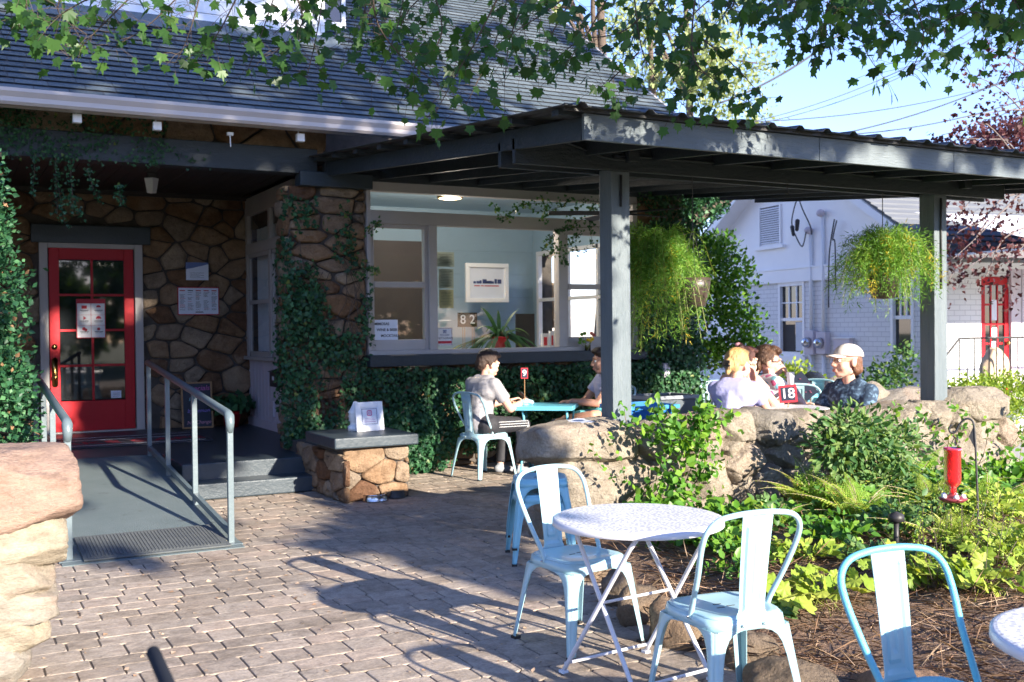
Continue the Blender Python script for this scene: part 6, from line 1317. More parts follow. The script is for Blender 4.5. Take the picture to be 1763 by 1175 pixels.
# ================================================================== overhead maple boughs
mp = thing('maple_tree', (-1.6, -5.6, 0), 'maple tree whose leafy boughs hang across the top of the view', 'tree')
tw = [[(210, -30), (130, 10), (60, 55)], [(250, -30), (170, 50), (120, 100)], [(330, -30), (260, 40), (190, 85)], [(420, -30), (380, 50), (340, 105)], [(350, -30), (325, 60), (300, 112)], [(480, -30), (450, 60), (425, 125)], [(500, -30), (520, 40), (470, 95)], [(560, -30), (545, 60), (528, 135)], [(540, -30), (500, 30), (470, 60)], [(40, -30), (45, 10), (30, 40)], [(120, -30), (100, 20), (150, 60)],
      [(640, -30), (650, 40), (690, 95), (760, 150)], [(630, -30), (625, 40), (600, 75)], [(700, -30), (680, 60), (640, 150)], [(870, -30), (820, 70), (790, 120), (745, 205)], [(880, -30), (850, 80), (800, 185)], [(800, -30), (740, 30), (700, 80)], [(920, -30), (880, 60), (868, 150)], [(760, -30), (710, 10), (690, 45)], [(600, -30), (640, 20), (620, 60)], [(740, -30), (760, 60), (700, 150)],
      [(1000, -30), (960, 40), (930, 90), (890, 120)], [(1010, -30), (940, 20), (880, 60)], [(1060, -30), (1010, 60), (960, 130)], [(1090, -30), (1100, 60), (1120, 120), (1180, 185)], [(1200, -30), (1192, 90), (1230, 140), (1290, 180)], [(1150, -30), (1080, 50), (1000, 70), (960, 100)], [(1180, -30), (1140, 20), (1120, 75)], [(1260, -30), (1210, 10), (1160, 60)], [(1200, 60), (1260, 110), (1315, 170)], [(1140, -30), (1100, 20), (1060, 65)], [(1190, 80), (1200, 130), (1175, 170)], [(1100, 90), (1060, 130), (1040, 150)],
      [(1330, -30), (1370, 5), (1350, 40)], [(1440, -30), (1420, 40), (1440, 85)], [(1500, -30), (1485, 70), (1525, 140)], [(1560, -30), (1590, 60), (1565, 130)], [(1620, -30), (1620, 40), (1650, 100)], [(1680, -30), (1700, 40), (1690, 95)], [(1780, -30), (1755, 60), (1742, 145)], [(1400, -30), (1480, 20), (1600, 30), (1763, 60)], [(1260, -30), (1300, 10), (1320, 40)], [(1460, -30), (1530, 30), (1560, 60)], [(1380, -30), (1400, 30), (1370, 75)], [(1720, -30), (1763, 30), (1770, 80)], [(1510, -30), (1440, 20), (1400, 60)], [(1640, -30), (1560, 20), (1500, 60)], [(1740, -30), (1660, 20), (1600, 50)]]
q = MB(); P = []; Dd = []; r = random.Random(19); Sd = []
tw += [[(x+r.uniform(-30, 30), -40), (x+r.uniform(-40, 40), 5), (x+r.uniform(-50, 50), r.uniform(15, 50))] for x in range(1240, 1790, 75)]
for i, sg in enumerate(tw):
    dep = 5.0+1.9*((i*37 % 11)/10)
    def at_depth(x, y, k): d = ray(x, y); return Vector(_C+d*(k/FPX))
    pts = smooth_path([at_depth(x, y, dep+.12*j) for j, (x, y) in enumerate(sg)], 7); q.tube(pts, [.0055*(1-.75*t/(len(pts)-1)) for t in range(len(pts))], 5)
    for j, p in enumerate(pts):
        k_ = 2 if (j+i) % 3 else 3
        for _ in range(k_):
            pet = Vector((r.gauss(0, .09), r.gauss(0, .09), r.gauss(-.02, .07))); e = p+pet
            q.tube([p, p+pet*.5+Vector((0, 0, .012)), e], .0013, 3); P.append(tuple(e)); d_ = pet.normalized()*.7+Vector((r.gauss(0, .4), r.gauss(0, .4), -.9)); Dd.append(tuple(d_)); Sd.append(r.uniform(.042, .088))
P = np.array(P); n = len(P)
scatter('hanging_leaves', P, np.array(Dd), rng.normal(size=(n, 3))*1.15+np.array([0, -.9, .5]), Sd, MAPLE, M['maple'], mp, col=np.clip(rng.normal(.42, .25, n), 0, 1))
q.build('twigs', M['bark'], mp, smooth=True)
q = MB()
q.tube(smooth_path([(-1.6, -5.6, -.05), (-1.5, -5.6, 3.0), (-1.2, -5.6, 5.6), (-.6, -5.8, 8.5)], 6), [.33-.012*i for i in range(19)], 12)
q.tube(smooth_path([(-1.25, -5.6, 5.2), (.8, -4.6, 7.3), (1.6, -1, 8.2), (2.6, 3, 7.0), (3.2, 6, 5.6)], 6), [.2-.0072*i for i in range(25)], 10); q.tube(smooth_path([(-1.2, -5.6, 5.6), (2, -6, 8.4), (6, -6.4, 9.6), (9, -6.6, 10)], 6), [.2-.009*i for i in range(19)], 10)
q.tube(smooth_path([(.8, -4.6, 7.3), (4, -2, 8.6), (6.4, 2, 7.6), (6.8, 5, 6.0)], 6), [.12-.0055*i for i in range(19)], 10)
q.build('trunk', M['bark'], mp, smooth=True)
# crown behind the viewer: this is what dapples the house with shade. (u, v) = a point slid along the sun's direction to y = 0
KU, KV = math.tan(R(180-SUN_AZ)), math.tan(R(SUN_EL))/math.cos(R(180-SUN_AZ))
POLY_B = [(4.26, 1.95), (4.31, 2.94), (4.75, 3.05), (5.15, 3.1), (5.2, 3.5), (5.35, 3.1), (5.5, 2.9), (5.42, 2.5), (5.0, 2.25), (4.6, 1.97)]
def inpoly(x, y, P):
    c = False
    for i in range(len(P)):
        (a, b), (e, f) = P[i], P[(i+1) % len(P)]
        if (b > y) != (f > y) and x < (e-a)*(y-b)/(f-b)+a: c = not c
    return c
def el(u, v, cu, cv, ru, rv): return ((u-cu)/ru)**2+((v-cv)/rv)**2 < 1
def cover(u, v):
    t = noise.noise(Vector((u*1.5, v*1.9, 4.2)))+.6*noise.noise(Vector((u*4.2, v*4.6, 9.1)))
    if inpoly(u, v, POLY_B): return 1.0
    if el(u, v, 4.66, 6.78, .16, .32) or el(u, v, 4.60, 5.85, .20, .48) or el(u, v, 5.44, 7.02, .07, .16) or el(u, v, 4.5, 5.3, .35, .05): return 0.0   # gaps that light the door
    if el(u, v, 7.05, 4.42, .42, .42) or el(u, v, 5.62, 3.72, .22, .3): return 0.0
    if abs(u-6.18) < .16 and v < 4.95: return 0.0
    if abs(u-9.76) < .2 and v < 4.95: return 0.0
    if el(u, v, 7.62, 4.3, .62, .8) or el(u, v, 9.1, 4.3, .55, .65) or (10.3 < u < 11.3 and v < 5.0): return 0.0
    if u < 3.0: lim = 6.4+.4*t
    elif u < 4.35: lim = 4.35+.25*t
    elif u < 5.8: lim = 4.15+.2*t
    elif u < 8.3: lim = 3.95+.15*t
    else: lim = 4.2+.15*t
    t2 = noise.noise(Vector((u*3.0, v*4.2, 14.2)))+.7*noise.noise(Vector((u*8.5, v*9.5, 3.1)))
    if 4.82 < v < 5.08 and u < 12: return 1.0 if t2 > -.02 else 0.0
    if 7.15 < v < 7.55 and u < 6.6: return 1.0 if t2 > -.28 else 0
    if v > 7.15:
        if u < 8.5: return 1.0 if t2+.45*t > (-.30 if v < 10 and u < 6.5 else -.05) else 0.0
        c = .22
        if v > 9.5: c -= .12
        return 1.0 if t > .42-c*.95 else .0
    if v > lim:
        if u > 12.5: return 0
        if 3.3 < u < 7.0 and v > 4.6: return 1.0 if t > -.62 else .15
        if v < 5.4 and u > 6.6: return 1.0 if t > (-.30 if v < 4.85 else -.02) else 0
        return 1.0 if t > -.45 else 0
    if u > 2.6 and u < 5.3 and v > 2.2: return 1.0 if t > .42 else 0
    return 0
P = []; r = random.Random(44); C = []; na = 0
for i in range(62000):
    u, v = r.uniform(.5, 12.5), r.uniform(1.8, 13.0)
    if r.random() < cover(u, v):
        k = r.uniform(5.2, 7.6); P.append((u+KU*k, -k, v+KV*k))
P = np.array(P); n = len(P)
scatter('crown', P, vrand(n, -.4), vrand(n)+np.array([.2, -1.0, .35]), rng.uniform(.13, .2, n), IVY, M['maple'], mp, col=np.clip(rng.normal(.42, .25, n), 0, 1))
# trees added on the left, outside the view, to block open sky light
for i, (x, y, s) in enumerate(((-11, 9, 4.0), (-12, 15, 4.2))):
    r = random.Random(i+190); bl = [((x+r.uniform(-1, 1)*s*.7, y+r.uniform(-1, 1)*s*.8, r.uniform(1.2, 8.5)), (s*.5, s*.5, s*.4)) for _ in range(10)]
    bush('tree', ('added sky-blocking tree left of the ramp, outside the view', 'added sky-blocking tree, unseen behind the left end of the stone house')[i], 'tree', bl, 2200, (.4, .7), 'dullgreen', OVAL, 160+i, .3, stems=[([(x, y, 0), (x, y, 5)], .3, .15)])
# the wooded far side of the street: one mass, only ever seen mirrored in the panes
r = random.Random(90); P, N = blobpts(17000, [((-26+i*2.2+r.uniform(-1, 1), -27-r.uniform(0, 6), r.uniform(.8, 6.4)), (2.0, 1.8, 1.6)) for i in range(28) for _ in range(3)], 91, .3)
tag(scatter('far_wood', P, N+rng.normal(size=P.shape)*.6, N+rng.normal(size=P.shape)*.7, rng.uniform(.5, .85, len(P)), OVAL, M['dullgreen'], col=rng.uniform(.1, .8, len(P))), 'belt of woods across the street, mirrored in the glass', 'woods', kind='stuff')
# ================================================================== PEOPLE
def bake(mb, name, mat, parent, voxel, smooth_it=2, factor=.5, origin=None):
    """fuse overlapping closed forms into one continuous skin"""
    o = mb.build(name, mat, parent); mo_ = o.modifiers.new('r', 'REMESH'); mo_.mode = 'VOXEL'; mo_.voxel_size = voxel; mo_.use_smooth_shade = True
    s_ = o.modifiers.new('s', 'SMOOTH'); s_.iterations = smooth_it; s_.factor = factor
    bpy.context.view_layer.update(); dg = bpy.context.evaluated_depsgraph_get(); me = bpy.data.meshes.new_from_object(o.evaluated_get(dg)); o.modifiers.clear(); old = o.data; o.data = me; bpy.data.meshes.remove(old); me.name = name
    for p in me.polygons: p.use_smooth = True
    if not me.materials: me.materials.append(mat)
    return o
def frame(F, U=None):
    F = Vector(F).normalized(); U = Vector(U or (0, 0, 1)); Rr = F.cross(U).normalized(); U = Rr.cross(F); return Rr, F, U
def hand(mb, w_, d, n, s, curl=.5, side=1):
    """w_ wrist, d finger direction, n back-of-hand normal"""
    d = Vector(d).normalized(); n = (Vector(n)-d*Vector(n).dot(d)).normalized(); x = d.cross(n)*side; w_ = Vector(w_)
    for t in (-1.2, -.4, .4, 1.2): mb.cap(w_+x*.010*t*s, w_+(d*.085+x*.018*t)*s, .013*s, .011*s, 8)
    for i, (t, ln) in enumerate(((-1.5, .068), (-.5, .078), (.5, .072), (1.5, .056))):
        p = w_+(d*.088+x*.0185*t)*s; a = curl*(.5+.12*i); dd = d
        for k in range(3):
            dd = (dd*math.cos(a)-n*math.sin(a)).normalized(); q_ = p+dd*ln*s*(.45, .32, .25)[k]; mb.cap(p, q_, .0092*s*(1-.08*k), .0085*s*(1-.1*k), 7); p = q_; nn = n
            n2 = dd.cross(x*side); 
    th = w_+(d*.025-x*.03)*s; t1 = th+(d*.035-x*.028-n*.012)*s; t2 = t1+(d*.030-x*.004-n*.016)*s; mb.cap(th, t1, .013*s, .0105*s, 7); mb.cap(t1, t2, .0105*s, .0085*s, 7)
def person(P, az, s, lab, J, look, skin, mats, hairfn=None, zfloor=0, extra=None, sleeves=.5, pants='long', shoe=None, grip=None, torso=1.0, hs=1.16):
    sh = s*hs
    """P = seat point; J local joints (right, forward, up) in metres before scaling; look = (az offset, pitch, roll) of the head"""
    F = Vector((math.sin(R(az)), math.cos(R(az)), 0)); Rt = Vector((F.y, -F.x, 0)); P = Vector(P)
    def W(v): return P+(Rt*v[0]+F*v[1]+Vector((0, 0, 1))*v[2])*s
    D = dict(pel=(0, 0, .09), wai=(0, .0, .22), che=(0, .01, .38), nek=(0, .015, .545), hed=(0, .035, .665), shl=(-.175, .0, .475), shr=(.175, .0, .475), ell=(-.24, .12, .25), elr=(.24, .12, .25), wrl=(-.16, .34, .26), wrr=(.16, .34, .26),
             hpl=(-.09, .02, .07), hpr=(.09, .02, .07), knl=(-.12, .43, .06), knr=(.12, .43, .06), anl=(-.12, .40, -.37), anr=(.12, .40, -.37)); D.update(J); K = {k: W(v) for k, v in D.items()}
    o = thing('person', (P.x, P.y, zfloor), lab, 'person')
    b = MB(); c = b.cap
    c(K['hpl'], K['hpr'], .10*s, .10*s, 12); c(K['pel'], K['wai'], .115*s, .105*s, 12); c(K['wai'], K['che'], .11*s, .125*s*torso, 12)
    c(K['che']+(K['shl']-K['che'])*.45, K['che']+(K['shr']-K['che'])*.45, .11*s*torso, .11*s*torso, 12); c(K['shl'], K['shr'], .055*s, .055*s, 10); c(K['shl'].lerp(K['nek'], .55), K['shr'].lerp(K['nek'], .55), .05*s, .05*s, 10)
    c(K['nek']-(K['nek']-K['che'])*.25, K['nek'].lerp(K['hed'], .45), .052*s, .047*s, 12)
    for a in 'lr':
        c(K['sh'+a], K['el'+a], .050*s, .040*s, 12); m_ = K['el'+a].lerp(K['wr'+a], .35); c(K['el'+a], m_, .039*s, .038*s, 12); c(m_, K['wr'+a], .038*s, .025*s, 12)
        c(K['hp'+a], K['kn'+a], .082*s, .056*s, 12); m_ = K['kn'+a].lerp(K['an'+a], .35); c(K['kn'+a], m_, .054*s, .056*s, 12); c(m_, K['an'+a], .056*s, .034*s, 12)
        g = (grip or {}).get(a); wd = (K['wr'+a]-K['el'+a]).normalized()
        if g: hand(b, K['wr'+a], Rt*g[0][0]+F*g[0][1]+Vector((0, 0, g[0][2])), Rt*g[1][0]+F*g[1][1]+Vector((0, 0, g[1][2])), s, g[2], 1 if a == 'l' else -1)
        else: hand(b, K['wr'+a], wd, Vector((0, 0, 1))+Rt*(.2 if a == 'r' else -.2), s, .45, 1 if a == 'l' else -1)
    # head
    ha = R(az+look[0]); hf = Vector((math.sin(ha)*math.cos(R(look[1])), math.cos(ha)*math.cos(R(look[1])), math.sin(R(look[1])))); hr, hf, hu = frame(hf)
    rl = R(look[2]); hr, hu = hr*math.cos(rl)+hu*math.sin(rl), hu*math.cos(rl)-hr*math.sin(rl); HC = K['hed']
    HM = Matrix([[hr.x, hf.x, hu.x], [hr.y, hf.y, hu.y], [hr.z, hf.z, hu.z]]); hp = lambda v: HC+HM @ Vector(v)*sh
    e = lambda v, r_: b.ball(hp(v), tuple(q_*sh for q_ in r_), 10, M=HM)
    e((0, -.014, .032), (.074, .092, .085)); e((0, .022, -.022), (.061, .070, .078)); e((0, .052, -.085), (.030, .028, .024)); e((-.034, .052, -.03), (.028, .030, .034)); e((.034, .052, -.03), (.028, .030, .034))
    c(hp((0, .086, .016)), hp((0, .107, -.024)), .008*sh, .0125*sh, 8); e((-.012, .098, -.028), (.009, .011, .008)); e((.012, .098, -.028), (.009, .011, .008))
    c(hp((-.04, .076, .030)), hp((.04, .076, .030)), .013*sh, .013*sh, 8); c(hp((-.017, .089, -.054)), hp((.017, .089, -.054)), .0075*sh, .0075*sh, 8); c(hp((-.014, .087, -.066)), hp((.014, .087, -.066)), .008*sh, .008*sh, 8)
    e((-.076, -.008, -.002), (.009, .021, .032)); e((.076, -.008, -.002), (.009, .021, .032)); c(hp((-.05, .0, -.065)), hp((-.02, .045, -.088)), .018*sh, .018*sh, 8); c(hp((.05, .0, -.065)), hp((.02, .045, -.088)), .018*sh, .018*sh, 8)
    body = bake(b, 'body', skin, o, .0072*s, 2, .5)
    q = MB()
    for sx in (-1, 1): q.ball(hp((sx*.030, .081, .008)), .0125*s, 8)
    ey = q.build('eyes', mats.get('eye', m_white), o, smooth=True) if False else None
    for sx in (-1, 1):
        q = MB(); q.ball(hp((sx*.030, .077, .008)), .011*sh, 8); ey = q.build('eye', m_white, o, smooth=True); q = MB(); q.ball(hp((sx*.030, .0835, .007)), .0062*sh, 6); q.build('iris', M['black'], ey, smooth=True)
        q = MB(); q.cap(hp((sx*.015, .091, .033)), hp((sx*.045, .080, .033)), .0035*sh, .0025*sh, 6); q.build('eyebrow', mats['hair'], o, smooth=True)
    q = MB(); q.cap(hp((-.016, .0965, -.0575)), hp((.016, .0965, -.0575)), .0035*sh, .0035*sh, 6); q.cap(hp((-.012, .0955, -.0645)), hp((.012, .0955, -.0645)), .004*sh, .004*sh, 6); q.build('lips', flat('lips', (.48, .17, .15), .45), body, smooth=True)
    # shirt
    q = MB(); c = q.cap; x_ = .012
    c(K['pel'], K['wai'], (.118+x_)*s, (.110+x_)*s, 12); c(K['wai'], K['che'], (.113+x_)*s, (.127*torso+x_)*s, 12); c(K['che']+(K['shl']-K['che'])*.45, K['che']+(K['shr']-K['che'])*.45, (.112*torso+x_)*s, (.112*torso+x_)*s, 12)
    c(K['shl'], K['shr'], (.056+x_)*s, (.056+x_)*s, 10); c(K['shl'].lerp(K['nek'], .5), K['shr'].lerp(K['nek'], .5), (.049+x_)*s, (.049+x_)*s, 10)
    for a in 'lr':
        e_ = K['sh'+a].lerp(K['el'+a], sleeves) if sleeves <= 1 else K['el'+a]; q.tube([K['sh'+a], K['sh'+a].lerp(e_, .5), e_], [(.056+x_)*s, (.054+x_)*s, (.052+x_*1.4)*s], 14)
        for t_ in (.3, .62): q.ball(K['sh'+a].lerp(e_, t_)+Vector((.01*(t_-.4), .01, -.012))*s, .060*s, 8)
    bake(q, 'shirt', mats['shirt'], o, .0105*s, 3, .5)
    # trousers or shorts
    q = MB(); c = q.cap; c(K['hpl'], K['hpr'], .118*s, .118*s, 12); c(K['pel'], K['wai'].lerp(K['pel'], .4), .125*s, .122*s, 12)
    for a in 'lr':
        if pants == 'long': c(K['hp'+a], K['kn'+a], .096*s, .070*s, 12); q.tube([K['kn'+a], K['kn'+a].lerp(K['an'+a], .5), K['kn'+a].lerp(K['an'+a], .93)], [.069*s, .062*s, .052*s], 14); q.ball(K['kn'+a], .070*s, 8)
        else: e_ = K['hp'+a].lerp(K['kn'+a], .72); q.tube([K['hp'+a], e_], [.10*s, .092*s], 14)
    bake(q, 'trousers' if pants == 'long' else 'shorts', mats['pants'], o, .0115*s, 3, .5)
    for a in 'lr':
        q = MB(); A = K['an'+a]; sd_ = (J.get('toe'+a) or (0, 1, -.12)); dv = (Rt*sd_[0]+F*sd_[1]+Vector((0, 0, sd_[2]))).normalized(); dn = Vector((0, 0, -1)) if abs(dv.z) < .8 else -F
        hl = A+dn*.035*s-dv*.035*s; q.cap(hl, hl+dv*.12*s, .040*s, .040*s, 10); q.cap(hl+dv*.1*s, hl+dv*.215*s+dn*.008*s, .040*s, .030*s, 10); q.cap(A, hl+dv*.04*s, .042*s, .044*s, 10); bake(q, 'shoe', mats['shoe'], o, .0085*s, 2)
    return o, K, hp, HM, W
def hairmat(name, c1, c2): return pm(name, c1, c2, 14, .42, 90, .8, stretch=(1, 1, .25))
def hair(o, hp, HM, s, mat, balls, name='hair', vox=.007, noise_=.004, hseed=1):
    q = MB()
    for v, r_ in balls: q.ball(hp(v), tuple(k*s for k in r_), 10, M=HM)
    h = bake(q, name, mat, o, vox*s, 1, .4)
    for v in h.data.vertices:
        c_ = v.co; k = noise.noise(Vector((c_.x*70+hseed, c_.y*70, c_.z*22)))*noise_+noise.noise(Vector((c_.x*25, c_.y*25+hseed, c_.z*12)))*noise_*1.2; v.co += v.normal*k*s
    return h
SHORT = [((0, -.022, .048), (.081, .096, .083)), ((0, .035, .098), (.060, .050, .030)), ((.02, .06, .092), (.04, .035, .024)), ((-.03, .045, .09), (.04, .04, .026)), ((0, -.075, -.01), (.062, .040, .060)), ((-.068, -.02, .02), (.016, .035, .038)), ((.068, -.02, .02), (.016, .035, .038))]
dk_hair = hairmat('dark_hair', (.035, .018, .012), (.06, .032, .02))
# ---- young man in grey at the aqua table
gm = pm('grey_tee', (.34, .33, .35), (.30, .29, .31), 4, .85, 40, .35); tp_ = pm('track_black', (.018, .018, .024), (.028, .028, .034), 5, .7, 40, .3); sh_g = pm('shoe_grey', (.28, .29, .31), (.20, .21, .23), 8, .7, 60, .2)
o, K, hp, HM, W = person((5.03, 10.02, .475), 78, 1.10, 'young man in a grey tee and black striped track pants looking at his phone', dict(pel=(0, .0, .09), che=(0, .03, .38), nek=(0, .055, .535), hed=(0, .095, .65), shl=(-.175, .03, .465), shr=(.175, .03, .465), elr=(.205, .20, .225), wrr=(.12, .43, .275), ell=(-.20, .20, .235), wrl=(-.08, .43, .28), knl=(-.13, .42, .05), knr=(.12, .44, .06), anl=(-.12, .34, -.36), anr=(.10, .40, -.36)),
    (0, -14, 0), M['skin'], dict(shirt=gm, pants=tp_, shoe=sh_g, hair=dk_hair), sleeves=.62, grip=dict(r=((-.25, 1, .25), (.5, -.1, 1), .8), l=((.3, 1, .2), (-.4, 0, 1), .8)))
hair(o, hp, HM, 1.10*1.16, dk_hair, SHORT)
for a in 'lr':
    for k_ in (-1, 0, 1):
        q = MB(); sgn = 1 if a == 'r' else -1; pts = []
        Rt_ = Vector((math.cos(R(78)), -math.sin(R(78)), 0))
        for t in range(9): t /= 8; pts.append(K['hp'+a].lerp(K['kn'+a], .12+.88*t)+Rt_*sgn*(.104-.030*t)+Vector((0, 0, .012+.026*k_)))
        Fw = Vector((math.sin(R(78)), math.cos(R(78)), 0))
        for t in range(1, 9): t /= 8; pts.append(K['kn'+a].lerp(K['an'+a], .9*t)+Rt_*sgn*(.073-.016*t)+Fw*(.012+.024*k_))
        q.tube(pts, .0024, 5); q.build('stripe', M['white'], o, smooth=True)
ph = K['wrr'].lerp(K['wrl'], .5)+Vector((.11, .03, .05)); q = MB(); Mx = Matrix.Translation(ph) @ Matrix.Rotation(R(-78), 4, 'Z') @ Matrix.Rotation(R(50), 4, 'X'); q.box(-.04, .04, -.005, .005, -.075, .075, M=Mx); tag(q.build('phone', M['black'], bevel=.004), 'black phone held by the young man in grey', 'phone')
q = MB(); p = AZ(900, 697, .75); rock(q, (p.x+.05, p.y, .775), (.10, .06, .035), 81, .4, 0, 2.2, .25); tag(q.build('mask_bundle', flat('pale_aqua', (.35, .62, .72)), smooth=True), 'crumpled pale blue napkin on the aqua table beside the phone', 'napkin')
# ---- man behind the post
o, K, hp, HM, W = person((6.62, 9.98, .475), 283, 1.10, 'man in a lavender tee and aqua shorts, half hidden by the near post', dict(hed=(0, .05, .655), knl=(-.25, .26, .12), anl=(.0, .58, .04), toel=(.1, .6, -.8), knr=(.12, .42, .05), anr=(.12, .38, -.37), ell=(-.235, .20, .24), wrl=(-.16, .45, .265), elr=(.24, .16, .24), wrr=(.02, .34, .22)),
    (8, -6, 0), M['skin_tan'], dict(shirt=pm('lavender_tee', (.50, .50, .66), (.45, .45, .62), 3, .85, 30, .3), pants=pm('aqua_shorts', (.14, .52, .56), (.12, .46, .52), 4, .8, 40, .2), shoe=flat('navy_shoe', (.03, .045, .09)), hair=dk_hair), sleeves=.6, pants='short', grip=dict(l=((.25, 1, -.05), (-.2, 0, 1), .5)))
hair(o, hp, HM, 1.10*1.16, dk_hair, SHORT, hseed=4)
# ---- blonde woman
bl_hair = hairmat('blonde_hair', (.62, .40, .17), (.42, .25, .09)); lv = pm('lilac_tee', (.42, .42, .68), (.38, .38, .64), 3, .85, 30, .3); jeans = pm('jeans', (.05, .08, .16), (.04, .06, .12), 6, .8, 60, .2)
o, K, hp, HM, W = person((6.27, 7.45, .50), 62, 1.12, 'blonde woman in a lilac tee with her hair clipped back, hands raised to her face', dict(che=(0, .06, .37), nek=(0, .10, .52), hed=(0, .15, .635), shl=(-.165, .07, .45), shr=(.165, .07, .45), elr=(.17, .33, .27), wrr=(.07, .37, .50), ell=(-.10, .36, .27), wrl=(.0, .38, .51)),
    (14, -4, 0), M['skin'], dict(shirt=lv, pants=jeans, shoe=M['white'], hair=bl_hair), sleeves=.5, grip=dict(r=((-.35, .15, 1), (.7, .7, 0), .7), l=((.2, .0, 1), (-.4, .8, 0), .7)))
hair(o, hp, HM, 1.12*1.16, bl_hair, [((0, -.020, .045), (.080, .097, .084)), ((0, .03, .095), (.062, .05, .03)), ((0, -.075, .0), (.062, .038, .055)), ((-.064, -.03, .03), (.018, .045, .035)), ((.064, -.03, .03), (.018, .045, .035)), ((0, -.112, -.01), (.028, .026, .034)), ((0, -.118, -.045), (.020, .018, .025)), ((0, -.12, .02), (.022, .02, .03))])
q = MB()
for i in range(-3, 4): q.cap(hp((.008*i, -.135, .03)), hp((.012*i, -.15, -.035)), .005, .003, 5)
q.cap(hp((-.03, -.14, -.005)), hp((.03, -.14, -.005)), .008, .008, 6); q.build('hair_clip', M['black'], o, smooth=True)
# ---- dark haired woman behind her
au = hairmat('auburn_hair', (.11, .035, .02), (.06, .02, .014)); o, K, hp, HM, W = person((6.92, 8.08, .50), 88, 1.12, 'auburn haired woman with a pink scrunchie sitting behind the blonde woman', dict(che=(0, .02, .38), hed=(0, .05, .635), elr=(.22, .22, .25), wrr=(.12, .40, .34)),
    (0, -4, 0), M['skin'], dict(shirt=flat('peach_top', (.55, .35, .3)), pants=jeans, shoe=M['white'], hair=au), sleeves=.4)
hair(o, hp, HM, 1.12*1.16, au, SHORT+[((0, -.06, .12), (.04, .035, .03))], hseed=9)
q = MB(); q.ball(hp((0, -.075, .135)), (.035, .03, .022), 8); q.build('scrunchie', flat('scrunchie', (.75, .35, .4)), o, smooth=True)
q = MB(); p = W((.10, .50, .43)); q.lathe([(.03, 0), (.04, .12), (.043, .125), (0, .124)], p, 16); q.v = [(a, b_, c_) for a, b_, c_ in q.v]; tag(q.build('paper_cup', M['paper'], smooth=True), 'white paper cup held up by the women behind the wall', 'cup')
# ---- woman in sunglasses
m, n_, b = nodes('floral'); co = coord(n_); vt = n_.nodes.new('ShaderNodeTexVoronoi'); vt.inputs['Scale'].default_value = 22; L_(n_, co, vt.inputs['Vector']); sp3 = n_.nodes.new('ShaderNodeSeparateColor'); L_(n_, vt.outputs['Color'], sp3.inputs[0])
L_(n_, ramp(n_, sp3.outputs[0], [(.0, (.75, .74, .75)), (.42, (.72, .72, .74)), (.45, (.55, .10, .22)), (.6, (.45, .12, .3)), (.63, (.15, .38, .48)), (.8, (.2, .45, .55)), (.83, (.7, .7, .72))]), b.inputs['Base Color']); b.inputs['Roughness'].default_value = .8
br = hairmat('brown_hair', (.13, .06, .03), (.08, .038, .02)); o, K, hp, HM, W = person((7.42, 8.32, .42), 92, 1.20, 'woman in sunglasses and a floral top resting her cheek on her hand', dict(hed=(0, .06, .635), elr=(.16, .30, .26), wrr=(.085, .205, .50), ell=(-.2, .3, .25), wrl=(-.05, .45, .27), che=(0, .05, .38), nek=(0, .05, .52)),
    (32, -2, 6), M['skin'], dict(shirt=m, pants=jeans, shoe=M['white'], hair=br), sleeves=.45, grip=dict(r=((-.12, -.25, 1), (.6, .7, 0), .55)))
hair(o, hp, HM, 1.2*1.16, br, SHORT+[((0, .03, .108), (.06, .05, .03)), ((0, -.03, .115), (.06, .06, .03))], hseed=5)
q = MB()
for sx in (-1, 1): q.ball(hp((sx*.033, .098, .010)), (.030, .006, .020), 8, M=HM); q.cap(hp((sx*.062, .085, .016)), hp((sx*.078, .0, .01)), .004, .004, 6)
q.cap(hp((-.01, .104, .014)), hp((.01, .104, .014)), .003, .003, 6); q.build('sunglasses', flat('lens', (.02, .022, .025), .1, .8), o, smooth=True)
q = MB(); q.ball(hp((.082, -.01, -.045)), .009, 6); q.build('earring', M['white'], o, smooth=True)
# dark open menu behind the number sign
a = AY(1384, 665, 8.9); q = MB(); U_, V_ = view_axes(a); Mx = Matrix([[U_.x, V_.x, -V_.cross(U_).x, a.x], [U_.y, V_.y, -V_.cross(U_).y, a.y], [U_.z, V_.z, 0, a.z], [0, 0, 0, 1]]) @ Matrix.Rotation(R(38), 4, 'Z'); q.box(-.085, .085, -.15, .15, -.004, .004, M=Mx)
o = thing('menu_card', (a.x, a.y, .80), 'tall dark menu card with pink flowers tilted behind the number 18 sign', 'menu'); q.build('card', m_navy, o); q = MB(); r = random.Random(3)
for i in range(9): c_ = Mx @ Vector((r.uniform(-.06, .06), r.uniform(-.12, .12), .0045)); q.ball(c_, (.014, .014, .003), 5)
q.build('flower_print', flat('pinkprint', (.5, .12, .2)), o); q = MB(); q.tube([Mx @ Vector((0, -.15, 0)), (a.x+.05, a.y, .80)], .006, 5); q.build('stand', M['iron'], o)
